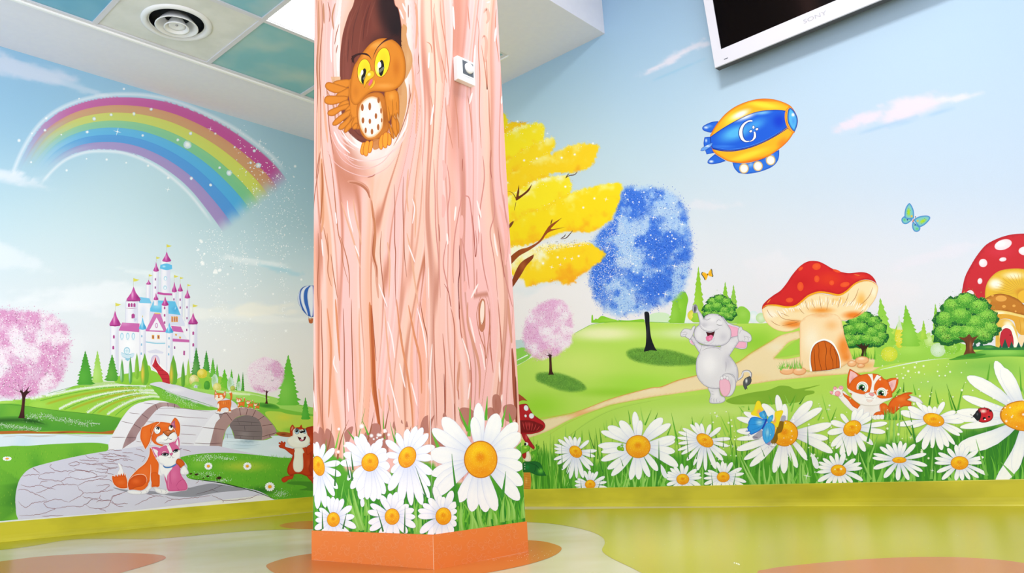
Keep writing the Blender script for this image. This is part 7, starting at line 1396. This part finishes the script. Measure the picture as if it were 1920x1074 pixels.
# sparkles
T()
begin('painted_sparkles', RW, mR, 'white sparkles over the flowers and grass')
for x, y, r in ((1344, 780, 5), (1344.5, 780, 3), (1513, 892, 8), (1554, 767, 4), (1708, 820, 5), (1748, 882, 5), (1374, 836, 4)): star(x, y, r)
rs = np.random.RandomState(40); Q = np.vstack([np.stack([1330+rs.rand(26)*60, 770+rs.rand(26)*120], 1), np.stack([1520+rs.rand(34)*90, 740+rs.rand(34)*150], 1), np.stack([1640+rs.rand(46)*200, 680+rs.rand(46)*70], 1), np.stack([1660+rs.rand(24)*120, 740+rs.rand(24)*140], 1), np.stack([1430+rs.rand(16)*90, 780+rs.rand(16)*110], 1), np.stack([1860+rs.rand(18)*60, 740+rs.rand(18)*60], 1)])
for i, (x, y) in enumerate(Q): glow('ffffff', x, y, 1.2+2.0*rs.rand()**2, 0.95)
flush()
# ================================================================ TREE COLUMN: bark, hollow, owl, daisies
def lines(psi, y, fr, seed, th): 
    n = vn(psi*fr, y*0.0028+seed, seed); return ss(1-np.abs(n-0.5)/th)
def barkcol(x, y, psi, P0, P1, P2, PD, PH, sd):
    w_ = psi+5*np.sin(y*0.007+sd)+4*np.sin(y*0.017+psi*0.05)
    n1 = vn(w_*0.045, y*0.0008+sd, sd); n2 = vn(w_*0.12+7, y*0.0012, sd+2); n3 = vn(w_*0.26, y*0.0014, sd+4)
    c = mixc(P0, P1, ss((n1-0.25)/0.5)); k = (ss((n2-0.55)/0.3)*0.6)[:, None]; c = c*(1-k)+hx(P2)*k
    k = (ss((n3-0.6)/0.3)*0.45)[:, None]; c = c*(1-k)+hx(PH)*k
    c = c*np.array([0.985, 0.945, 0.94])
    k = (lines(w_, y*0.4, 0.075, sd+5, 0.055)*(0.4+0.6*vn(w_*0.05, y*0.004, sd+6)))[:, None]; c = c*(1-k)+hx(PD)*k
    return c
def barkL(x, y):
    dx, dy = x-700, y-70.0; r = (dx/66)**2+(dy/215)**2; psi = dx*(1-0.93/np.maximum(r, 1.0))+8*np.sin(y*0.006+x*0.02)
    c = barkcol(x, y, psi, 'f9cdb6', 'f8c6be', 'efac88', 'bd7254', 'fde4dc', 3.0)
    k = ss(1-(np.sqrt(r)-1.0)/0.28)*(r > 0.9); c = c*(1-(k*0.8)[:, None])+hx('fdebe6')*(k*0.8)[:, None]; return c
def barkR(x, y):
    dx, dy = x-902, y-585.0; r = (dx/15)**2+(dy/62)**2; psi = dx*(1-0.9/np.maximum(r, 1.0))+7*np.sin(y*0.008+x*0.02)
    return barkcol(x, y, psi, 'f9d0bc', 'f7c4c2', 'f1b4a0', 'c07c68', 'fae0e2', 13.0)
def csheet(name, surf, a, b, z0, z1, fn, lab): 
    return sheet(name, surf, a, b, z0, z1, 0.0021, fn, col, lab, 0.0045)
csheet('bark_painting', CL, CY, CY+WY, ZS, HUP, barkL, 'painted pink and orange bark on the left face')
csheet('bark_painting', CR, CX, CX+WX, ZS, HUP, barkR, 'painted pink bark on the right face')
cs = 0.0
begin('bark_strokes', CL, col, 'brown brush strokes of the bark on the left face')
def st(fr, c, w, qs, tp='b', a=1.0):
    T(*fr)
    for q in qs.split('|'): l(c, q.strip(), w, tp, a=a)
FA, FB, FO = (570, 280, 3.58), (570, 560, 3.579), (570, 0, 3.58)
st(FA, 'd89a80', 26, "440,300 455,380 468,450 474,560 470,640 465,720 485,800 490,900 500,1000"); st(FA, 'c07850', 16, "455,340 462,430 474,500 476,600 470,700 484,790"); st(FA, 'a85a34', 8, "470,560 462,700 486,790 488,860")
st(FA, 'd29076', 30, "290,215 340,222 385,235 420,262 440,300"); st(FA, 'b46e50', 16, "300,220 350,228 390,245 425,280 442,330")
st(FA, 'd8966e', 24, "118,60 122,200 122,330 126,470 116,560"); st(FA, 'b2683e', 12, "118,90 125,240 118,380 110,500"); st(FA, 'b87450', 7, "160,10 180,80 195,200 205,300 215,420 230,560 250,640 262,760 300,900|155,560 165,700 160,820 185,920|240,580 262,640 300,800 305,1000|180,700 200,850 225,1000|130,520 155,640 165,740")
st(FA, 'a45e40', 6, "605,230 610,400 608,600 615,700 612,850 618,1060|668,180 664,350 670,560 675,720 690,860|845,230 850,400 856,520 852,700 862,1000|520,545 512,700 530,900 548,1060"); st(FA, 'e2a888', 12, "690,560 720,700 740,860 770,1060|700,130 690,300 700,420|560,620 575,760 570,1000|740,300 750,420 745,600|250,350 290,480 340,640 380,800|330,330 345,440 372,560 385,640")
st(FA, '9c5838', 5, "95,560 100,700 90,900 96,1060|105,20 90,120 80,200|110,10 95,150 70,320 62,500")
st(FA, 'fbe0dc', 9, "728,330 742,400 728,500|290,340 300,440 330,560|500,900 560,1060|118,600 128,720|700,640 745,760|340,640 372,720|210,420 220,500")
st(FB, 'd08050', 34, "440,20 450,200 462,400 470,600 490,740 512,900"); st(FB, 'b65a2c', 20, "450,40 455,200 465,400 472,600 488,740 508,880"); st(FB, '9c4a26', 5, "455,60 470,250 485,420|470,500 500,760 520,900")
st(FB, 'a05a3c', 7, "262,60 270,300 272,600 282,900|318,0 320,200 325,420 330,640 345,850|115,0 118,200 125,420 122,700 130,880|60,400 66,560 62,760|640,160 665,330|780,20 800,140 830,280 834,480 838,560")
st(FB, 'd88a60', 15, "620,0 650,260 690,480 720,700 732,880|700,40 740,240 780,420 790,640|155,60 180,300 175,560 165,800|210,0 225,200 240,420"); st(FB, 'e6a888', 12, "540,60 560,300 590,560 630,760|370,60 372,300 378,500 372,700|90,620 100,760 92,860|560,640 580,760|500,600 520,740")
st(FB, 'fce4e0', 10, "560,150 590,260 610,400|570,520 610,680 640,800|760,60 800,220 825,400|205,380 200,440 225,500|720,560 760,720|835,560 850,680 858,760|290,600 300,760|60,600 76,760|640,430 680,600")
st(FO, 'c68a68', 12, "95,0 100,200 90,400 95,600|130,20 135,160|210,20 190,110 200,200|150,600 200,720 215,850"); st(FO, 'a96444', 6, "90,300 85,450 92,620 86,760|120,0 125,150 110,330 105,500 112,700 110,1000|160,10 175,90 168,150|235,160 215,240 205,300|225,300 215,360|700,30 700,120|775,230 780,300 768,400 775,470 760,500|800,960 806,860|705,560 712,640 700,700|150,560 160,700 170,860 200,1040|720,620 690,760 640,900 600,980")
st(FO, 'e8a888', 16, "750,20 760,150 750,330|740,560 760,700 750,900|780,0 790,160|720,400 735,560 720,700|130,640 145,820 160,960"); st(FO, 'fce4e0', 12, "190,180 180,300 185,420|230,400 225,480|240,60 210,180|660,20 690,90|700,760 680,860 620,960|200,880 240,960 310,1030|800,560 815,660 812,760|250,900 300,960|640,60 668,130")
st(FO, 'efc8c0', 7, "180,900 230,1000 320,1060 420,1080 520,1060 620,1000 690,900|210,860 260,950 350,1010|560,1040 640,970 700,860|215,800 240,880 300,960 370,1000")
st(FA, 'e6b4ac', 6, "150,0 210,90 300,150 400,180 470,170 560,120 640,20|215,0 260,70 340,120 420,130 520,90 600,0|290,20 300,60 340,80|350,75 395,82|240,0 330,100 440,120")
st(FA, 'b4705c', 8, "425,188 460,180 480,165")
begin('bark_strokes', CR, col, 'brown brush strokes of the bark on the right face')
st(FO, 'c8846c', 7, "875,20 870,200 880,400 890,560|915,0 920,120 950,300 970,480 975,620|1000,20 1005,200 1000,380|1160,100 1175,200 1170,320 1180,500 1178,760 1190,1000|1290,60 1285,200 1310,420|1100,40 1112,200|950,650 960,800 1000,1000|850,640 870,800 860,1000|1240,600 1245,800 1260,1060|1010,640 1030,800 1040,1000|1215,270 1225,420 1230,600 1215,460 1190,300|1100,640 1120,800 1125,960|820,280 850,300 860,360|900,300 930,420 960,560")
st(FO, 'e8a694', 22, "870,50 890,250 920,450 930,560|1205,90 1225,60 1240,120 1222,160|965,700 985,860|1195,260 1210,240 1225,290 1215,420"); st(FO, 'fce4e0', 12, "1290,180 1280,280|1225,20 1250,10|870,700 850,840|1130,620 1110,700|840,350 835,460|1150,300 1140,480|1000,40 1010,200|1330,640 1325,700")
st(FA, 'd08a80', 8, "870,60 880,300 885,520 905,760 915,1000|960,100 980,260 965,420 975,620|1060,160 1070,300 1110,330 1130,500 1150,700|1070,260 1040,420 1010,600 1000,800 1005,900|1200,40 1210,200 1180,420 1170,640|1250,60 1260,200 1280,420 1250,560 1280,760 1300,1000|1340,300 1350,420 1370,600 1360,760|1060,600 1090,760 1110,940|1190,560 1200,760 1240,960|1160,800 1160,1000|960,600 935,760 960,900 990,1060|1330,760 1360,900 1400,1060")
st(FA, 'a85a4c', 5, "1125,420 1140,540 1150,720 1160,640 1150,540|940,900 970,960 985,1060|1062,150 1065,60|1255,0 1250,120 1262,200|905,500 912,620|1330,740 1345,860|1300,520 1325,720 1340,800"); st(FA, '6c2c2c', 6, "1042,640 1046,800 1036,900 1040,1000 1046,1074"); st(FA, 'efb0a8', 26, "932,70 945,130 938,210|932,300 940,380 932,460|1310,370 1340,460 1360,600 1350,780|1085,880 1080,960|1060,440 1055,600"); st(FA, 'fce4e0', 12, "1275,560 1285,640 1300,720|1020,380 1010,480|1170,440 1180,560|1380,700 1400,860|1160,340 1190,460|960,560 965,640|1120,1000 1170,900")
st(FB, 'c07460', 8, "1040,0 1045,130 1060,260 1110,400 1125,560 1120,740|930,230 945,400 950,600 950,820|985,60 1010,200 1010,500 1015,780|870,100 875,400 885,600 892,860|1380,100 1395,300|1245,60 1250,300 1270,500|1300,0 1320,240 1330,500 1325,700|1030,560 1040,680"); st(FB, 'd6967e', 18, "1100,20 1098,150 1130,280 1165,400 1180,520 1175,680|1045,420 1035,520 1030,620|1370,0 1380,160 1395,300"); st(FB, '8c3a2c', 6, "940,500 945,700 945,900|1040,0 1042,140|1010,700 1014,830"); st(FB, 'a0523c', 24, "1396,330 1405,460 1412,600 1420,720 1428,860"); st(FB, '7c3626', 10, "1420,520 1424,680 1430,860")
st(FB, 'fce4e0', 11, "1060,260 1100,380 1115,480|1180,300 1200,380 1215,480|1115,560 1100,680|1310,420 1315,560|1330,640 1322,720|860,300 845,520 850,640|1420,200 1428,330|1110,120 1150,300")
T(*FB); l('c0785c', "1190,-30 1165,60 1160,130 1180,240 1210,330 1222,400 1235,300 1245,160 1235,40 1215,-20", 6, 'b'); l('c0785c', "1200,200 1215,320 1218,460", 5)
f('c07a5c', "1197,-2 1215,20 1218,100 1216,180 1205,215 1190,222 1176,200 1172,150 1170,60 1180,20"); f('f9dccc', "1200,10 1210,40 1208,120 1196,170 1186,160 1182,90 1188,40"); l('8c4a34', "1207,150 1200,165 1186,158", 4)
# hollow
T(*FO)
begin('painted_hollow', CL, col, 'dark brown hollow in the painted trunk')
#f('fbe6e0', "350,-620 460,-680 560,-560 640,-300 700,0 735,250 740,500 720,700 660,860 560,980 440,1040 330,1000 240,880 200,700 190,480 200,280 235,100 280,-100", a=0.45)
f('7a3c2e', "480,-640 540,-560 590,-300 604,0 632,60 650,150 658,250 660,340 656,560 640,680 600,800 540,900 470,950 400,958 340,925 290,870 262,800 246,680 242,450 248,330 264,220 300,100 340,0 380,-300 430,-560", o='8c4a3a', ow=4,
  g=[(610, 120, 130, 340, '1f1012', 1.0, -6), (560, 0, 120, 300, '2c1616', 0.9), (520, 330, 140, 160, '3c1c1a', 0.8), (290, 500, 40, 330, '8c4a3c', 0.6), (420, 100, 50, 400, '6c3026', 0.5), (360, 820, 90, 90, '8a4638', 0.8)], sp=1.4)
for q in ("400,0 350,120 320,280 310,460", "430,20 390,160 370,300 360,420", "360,40 300,200 280,380", "480,0 440,120 420,250", "270,300 262,460 270,640", "330,60 290,220 275,380"): l('94503f', q, 7, a=0.45)
for q in ("450,10 410,140 395,280", "380,30 335,180 318,340", "300,260 292,420"): l('4c2420', q, 7, a=0.5)
for q in ("300,880 350,930 410,950 470,940", "330,860 370,905 430,925"): l('5c2c24', q, 8, a=0.6)
l('fdf3ee', "250,870 290,930 350,980 420,1000 500,985", 10); l('fdf3ee', "668,200 690,330 700,480", 12)
# painted shade of the owl
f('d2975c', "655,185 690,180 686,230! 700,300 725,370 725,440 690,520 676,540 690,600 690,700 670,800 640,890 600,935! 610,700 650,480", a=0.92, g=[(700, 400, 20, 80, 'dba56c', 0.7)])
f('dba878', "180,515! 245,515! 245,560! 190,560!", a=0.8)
# ---- owl (own plain design)
T(600, 60, 4.472)
OW, OK_, OL = 'dc8424', 'a8560c', 'f2a84c'
begin('painted_owl', CL, col, 'orange brown owl with big yellow eyes looking out of the painted hollow')
sub('wing', 'spread feathered wing')
def feath(q, **k): f(OW, q, e=('b0600e', 14, 0.8), o='9c5414', ow=2, **k)
for q in ("245,400 180,400 120,415 105,440 120,470 170,485 215,470 250,450", "235,470 150,440 70,420 45,440 48,470 90,500 150,512 230,490", "240,470 190,490 140,520 132,560 160,582 200,578 240,540", "230,540 140,535 60,535 38,560 42,595 90,610 150,600 220,580", "235,570 190,580 155,610 150,645 175,660 210,640 245,610", "240,600 150,625 80,655 62,680 75,700 115,702 180,660 240,640", "260,610 220,640 205,680 215,700 245,695 280,650", "250,650 180,690 120,740 103,770 115,785 150,775 210,730 260,690", "280,630 250,680 240,720 255,740 280,720 300,680", "265,690 210,740 165,780 152,810 170,820 200,810 250,760", "290,690 260,740 215,790 200,830 215,845 245,820 300,760", "310,660 275,740 260,780 270,800 300,790 320,750", "300,760 270,800 285,818 310,810 330,790", "315,780 310,815 325,815 335,795"): feath(q, g=None)
f(OW, "250,395 300,420 330,520 330,620 320,700! 290,720 260,690 250,600 240,500", e=(OK_, 10, 0.4))
sub('wing', 'folded wing')
f(OW, "545,500 600,480 650,500 662,560 665,640 662,720! 650,680 640,740! 625,690! 612,770! 600,700! 580,750 560,720 548,640 542,560", e=('b0600e', 16, 0.8), o='9c5414', ow=2, g=[(600, 540, 40, 50, 'ec9c3c', 0.8)])
for q in ("605,700 640,740 655,800 650,860 640,885! 618,850 600,780", "575,760 600,800 615,850 620,900! 600,880 585,830", "640,720 662,760 665,820 655,860! 640,800"): feath(q)
for a in ("570,620 585,700 580,750", "605,560 612,650 605,720", "640,580 645,660"): l('a8600f', a, 5)
sub('body', 'orange body with cream spotted belly')
f('c87424', "340,560 430,510 510,510 545,560 560,650 570,740 580,800 550,860 500,890! 440,905 390,900 350,860 325,790 308,700 310,620", e=(OK_, 14, 0.7), g=[(540, 720, 40, 120, 'a85a18', 0.8), (420, 880, 80, 30, 'e09040', 0.7)])
f('fbe9dc', "350,590 400,550 450,540 500,570 520,640 530,720 522,800 490,850 450,880 400,885 365,850 335,790 322,720 325,650", e=('e9a25c', 22, 0.85), g=[(440, 700, 60, 110, 'fdf2ea', 0.8)])
for x, y, rx, ry in ((355, 633, 11, 30), (417, 624, 11, 32), (491, 570, 10, 26), (360, 741, 11, 25), (418, 748, 10, 22), (469, 704, 10, 24), (512, 660, 7, 24), (383, 825, 9, 24), (436, 835, 10, 24), (488, 797, 10, 26), (517, 740, 6, 18)): ell('a85c24', x, y, rx, ry, 0, o='c07c44', ow=1.5)
sub('foot', 'orange feet gripping the edge of the hollow')
f('c67a3c', "440,910 500,900 510,960 450,985", a=0.9)
for q in ("345,960 355,930 375,925 385,950 375,1000 365,1030 345,1025 336,1000", "430,910 445,915 440,970 425,1010 405,1010 400,970 410,930", "375,930 395,910 412,920 410,970 400,1030 385,1042 365,1025 362,980",
          "500,890 515,862 535,865 530,920 525,975 505,985 492,955 492,915", "565,845 585,850 600,890 595,940 575,952 560,930 555,880", "535,850 555,838 568,850 570,900 562,960 545,975 528,955 522,900"): f('f59c2e', q, e=('d8701c', 9, 0.75), o='a8520f', ow=2.5)
sub('head', 'round orange head'); f(OW, "290,610 262,580 250,520 252,450 262,380 285,290 320,230 360,170 420,100 480,62 540,52 600,62 650,95 690,150 712,230 718,310 708,390 680,440 640,475 590,495 540,500 490,498 440,500 400,520 360,560 325,600", e=('b4620e', 26, 0.65), o='9c500c', ow=2.5, g=[(640, 300, 50, 120, 'c86c14', 0.6), (480, 110, 110, 50, 'eea044', 0.8), (300, 500, 40, 80, 'c87018', 0.5), (540, 450, 130, 34, 'efa148', 0.6), (380, 200, 40, 40, 'e8943a', 0.6)], sp=0.9)
sub('eye', 'large yellow eyes with slit pupils')
for (x, y, rx, ry, an) in ((370, 332, 54, 104, 3), (522, 255, 60, 122, 10)):
    ell('a85a10', x, y, rx+5, ry+5, an); ell('f8dc24', x, y, rx, ry, an, g=[(x-rx*0.5, y+ry*0.45, rx*0.6, ry*0.5, 'fcf2a8', 0.95), (x+rx*0.2, y-ry*0.3, rx, ry*0.7, 'f8c81c', 0.6)])
f('15120f', "362,312 378,305 388,325 385,345! 378,380 378,410 370,435! 352,430 345,400 348,370 362,350!"); f('ffffff', "345,332 352,318 362,325 362,345 350,362 340,355"); f('8c8c78', "360,385 385,368 388,380 365,402", a=0.8)
f('15120f', "505,240 520,235 532,250 538,290 532,335 520,365 508,368 496,350 493,315 500,290!"); f('ffffff', "486,262 500,248 512,262 512,290 495,300 485,285"); f('8c8c7c', "497,320 535,290 540,305 502,342", a=0.8)
sub('eyebrow', 'dark bushy eyebrows'); f('3a1a16', "435,238! 410,205 370,190 340,190 310,200 285,225 290,270! 275,250 268,262! 265,230 255,232! 268,212 262,205! 290,190 320,178 345,175 390,178 420,205"); f('3a1a16', "440,228! 470,160 510,100 560,70 610,62 650,80 680,120! 690,145! 670,110 688,118! 670,80 690,80! 660,50 670,30! 640,38 655,20! 620,40 640,12! 600,35 560,55 520,85 480,130 455,180"); l('6c3a30', "470,150 520,95 580,65 630,62", 5)
sub('beak', 'yellow hooked beak'); f('e0607c', "405,440! 425,400 440,395 438,420 415,450"); f('f4c020', "372,470! 366,430 372,395 395,350 420,322 445,325 458,345 452,372 430,390 400,412 385,435", e=('c8860c', 10, 0.7), o='9c6410', ow=2, g=[(410, 355, 24, 22, 'fdf6a0', 0.95)]); f('f2b828', "405,475! 430,450 445,420 450,395 458,400 462,430 445,460 425,475", e=('c8860c', 5, 0.6), o='9c6410', ow=1.5)
# ---- daisies and grass round the foot of the column
flush()
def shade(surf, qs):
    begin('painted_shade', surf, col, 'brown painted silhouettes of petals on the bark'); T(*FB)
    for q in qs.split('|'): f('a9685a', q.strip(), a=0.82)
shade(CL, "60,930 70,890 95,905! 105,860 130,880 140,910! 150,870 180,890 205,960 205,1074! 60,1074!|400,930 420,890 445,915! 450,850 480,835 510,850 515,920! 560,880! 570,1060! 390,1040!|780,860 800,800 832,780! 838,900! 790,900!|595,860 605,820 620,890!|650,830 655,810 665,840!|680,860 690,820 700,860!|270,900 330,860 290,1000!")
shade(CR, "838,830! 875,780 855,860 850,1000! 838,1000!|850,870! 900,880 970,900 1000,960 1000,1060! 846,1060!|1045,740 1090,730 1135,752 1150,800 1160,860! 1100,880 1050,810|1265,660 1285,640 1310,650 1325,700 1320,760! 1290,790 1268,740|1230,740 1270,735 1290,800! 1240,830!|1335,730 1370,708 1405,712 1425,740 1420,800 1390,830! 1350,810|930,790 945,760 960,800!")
T(570, 740, 3.977)
def cgrass(surf, q, seed, xr):
    begin('painted_grass', surf, col, 'green painted grass at the foot of the column')
    soft_fill(q, lambda x, y, d: mixc('5aa82e', '2f8a2a', ss((y-880)/90+0.4*(fbm(x*0.06, y*0.06, seed, 3)-0.5))), 10, 3.0, rag=8, ragf=0.08, seed=seed)
    sub('blades'); rg = random.Random(seed)
    for k in range(120): x = rg.uniform(*xr); b = rg.uniform(900, 1080); blade(x, b, x+rg.uniform(-50, 50), b-rg.uniform(120, 330), rg.uniform(-16, 16), rg.uniform(10, 24), rg.choice(['5cb030', '48982a', '74c03c', '3c8c28', '88cc58']))
cgrass(CL, "60,440 160,430 260,470 340,560 600,600 800,520 960,540 960,1080 60,1080", 5, (70, 940)); 
for a in ((250, 480, 335, 185, -30), (235, 400, 270, 250, 0), (160, 460, 165, 330, 0), (150, 470, 205, 215, 30), (360, 520, 455, 100, 0), (410, 420, 380, 190, 0), (470, 360, 520, 130, 10), (380, 340, 320, 260, 0), (600, 330, 592, 120, -6), (590, 330, 640, 60, 0), (680, 380, 678, 240, 4), (700, 420, 640, 200, -6), (770, 330, 800, 230, 0), (820, 300, 845, 225, 4), (480, 300, 430, 180, 0), (300, 520, 290, 300, 6)): blade(*a, 15, ['5aa832', '6cb83c', '9c5c3c', '7cc444'][(a[0]) % 4])
for a in ((440, 1010, 350, 640, -20), (410, 1010, 330, 700, -30), (470, 900, 450, 760, 0), (840, 1050, 820, 780, 0), (860, 1050, 870, 760, 0)): blade(*a, 44, '86c450', '9cd468')
cgrass(CR, "930,540 1100,640 1300,640 1500,500 1620,380 1680,420 1680,1080 930,1080", 9, (930, 1650))
for a in ((1230, 310, 1240, 20, 4), (1225, 270, 1150, 90, -6), (1355, 190, 1368, 10, 0), (1470, 240, 1510, 80, 0), (1000, 390, 950, 270, 0), (1545, 210, 1528, 130, 0), (1590, 400, 1640, 330, 0)): blade(*a, 26, ['6cb83c', '5cb030'][(a[0]) % 2])
for a in ((1180, 1030, 1180, 770, -30), (1290, 1020, 1180, 800, 40), (1330, 1000, 1300, 700, -40), (1380, 980, 1380, 850, 0), (1430, 970, 1400, 850, 20), (1480, 950, 1500, 730, -20), (1520, 940, 1500, 740, 30), (1560, 930, 1510, 740, 40), (1640, 920, 1640, 760, -20), (1240, 1030, 1200, 760, 60)): blade(*a, 40, '86c450', '9cd468')
def DC(surf, lab, cx, cy, cr, ang, tips, base='cfd8f5'): T(570, 740, 3.977); begin('painted_daisy', surf, col, lab); daisy(cx, cy, 10, 10, cr=cr, ang=ang, tips=tips, base=base)
DC(CL, 'daisy cut by the left edge of the column', 108, 530, (42, 72), -14, "70,360,40,0 95,350,46,0 150,365,46,0 225,400,60,0 270,505,56,0 275,600,60,0 250,700,56,0 225,755,56,0 160,840,60,0 100,850,60,0 60,760,50,0 40,620,60,0 40,460,50,0")
DC(CL, 'daisy with petals in two layers, second from the left on the left column face', 492, 503, (60, 66), 20, "270,510,70,0 295,440,74,0 310,355,70,0 380,310,64,0 425,290,70,0 465,350,60,0 530,360,60,0 575,330,70,0 610,405,76,0 640,540,90,0 655,640,80,0 640,660,70,0 600,740,80,0 560,780,80,0 520,795,80,0 420,780,90,0 350,700,70,0 370,620,80,0 400,720,76,0 470,780,70,0 630,450,80,0")
DC(CL, 'tilted daisy with long petals beside the column corner, left face', 770, 465, (60, 78), 24, "610,340,66,0 690,285,60,0 770,255,66,0 835,235,66,0 885,245,66,0 925,290,66,0 960,385,76,0 610,445,60,0 665,505,50,0 650,580,60,0 960,470,70,0 955,590,76,0 940,680,66,0 935,770,66,0 880,820,76,0 800,825,62,0 715,815,80,0 635,715,84,0")
DC(CR, 'tilted daisy petals wrapping over the column corner, right face', 770, 465, (60, 78), 24, "925,290,66,0 975,385,76,0 975,470,70,0 960,590,76,0 945,680,66,0 950,770,66,0")
DC(CL, 'small daisy at the lower left corner of the column', 219, 930, (46, 52), 0, "175,755,50,0 215,760,50,0 292,775,54,0 355,830,56,0 375,905,54,0 388,990,60,-8 350,1060,50,0 115,845,46,0 80,880,44,0 85,935,50,0 80,1000,56,0 120,1060,50,0 180,1090,54,0 250,1090,54,0 300,1080,50,0 250,770,44,0")
DC(CL, 'small daisy in the middle of the left column face by the skirting', 657, 908, (52, 58), 0, "575,750,60,0 640,735,60,0 690,725,60,0 740,780,50,0 780,820,60,0 820,855,60,0 830,910,56,0 832,985,64,-8 770,1030,60,0 700,1060,56,0 495,815,54,0 475,870,56,0 480,955,60,0 490,1010,60,0 560,1060,56,0 630,1070,60,0 600,790,50,0")
DC(CR, 'huge daisy on the right face of the column', 1318, 482, (118, 132), 0, "1300,60,100,0 1265,165,90,0 1440,140,140,12 1035,170,140,-10 955,255,110,-14 1590,210,130,14 1615,290,130,10 940,440,160,0 950,595,110,8 1620,440,130,0 1635,540,120,0 1630,670,120,-14 1605,785,120,-10 970,700,150,14 980,755,110,20 1155,800,110,0 1250,870,120,4 1355,875,120,0 1430,865,110,6", base='c9d4f4')
SMT = "970,680,60,0 1010,750,60,0 1040,760,50,0 1105,715,66,0 1135,800,60,0 1140,860,50,0 1140,920,46,0 1135,975,60,0 1110,1030,60,0 885,815,56,0 850,860,56,0 850,905,56,0 865,1030,66,8 925,1060,60,0 990,1080,56,0 1060,1080,60,0 930,770,60,0"
DC(CR, 'small daisy with a bright spot right beside the column corner, right face', 1040, 905, (56, 62), 6, SMT, 'bccaf2')
DC(CL, 'petals of the small corner daisy reaching round onto the left face', 1040, 905, (56, 62), 6, SMT, 'bccaf2')
T(570, 740, 3.977); 
begin('painted_sparkles', CL, col, 'white sparkles over the daisies on the left column face')
for x, y, r in ((430, 235, 22), (503, 305, 18), (555, 300, 18), (570, 300, 14), (604, 270, 18), (632, 298, 14), (570, 345, 14), (570, 375, 14), (585, 330, 12), (260, 255, 14), (308, 380, 14), (255, 425, 16), (520, 330, 10), (545, 320, 10)): glow('ffffff', x, y, r, 1)
f('f4f6fc', "320,630! 340,560 350,620 330,640"); f('f4f6fc', "420,790 440,770 452,810 440,835 425,830")
begin('painted_grass', CL, col, 'dark thin blades crossing the daisies on the left column face')
for a in ((230, 680, 240, 480, 0), (340, 620, 310, 470, 0), (365, 560, 350, 420, 0), (590, 1020, 540, 850, 6), (750, 1030, 753, 830, 0), (140, 1000, 135, 860, 0), (290, 1000, 318, 880, 0), (910, 760, 830, 530, 0), (360, 640, 340, 520, 0)): blade(*a, 14, '3c7c3c')
begin('painted_grass', CR, col, 'dark thin blades crossing the huge daisy')
for a in ((1150, 830, 1102, 440, -6), (1480, 760, 1506, 570, 0), (1145, 830, 1110, 700, 0)): blade(*a, 26 if a[0] > 1148 else 14, '3f9434')
begin('corner_seam', CR, col, 'pale worn seam along the corner of the column painting'); T()
for q in ("806,700 807,760 808,850 810,930 811.5,1004", "803,500 803.5,560"): l('fbf2f0', q, 1.1, 'b')
flush()
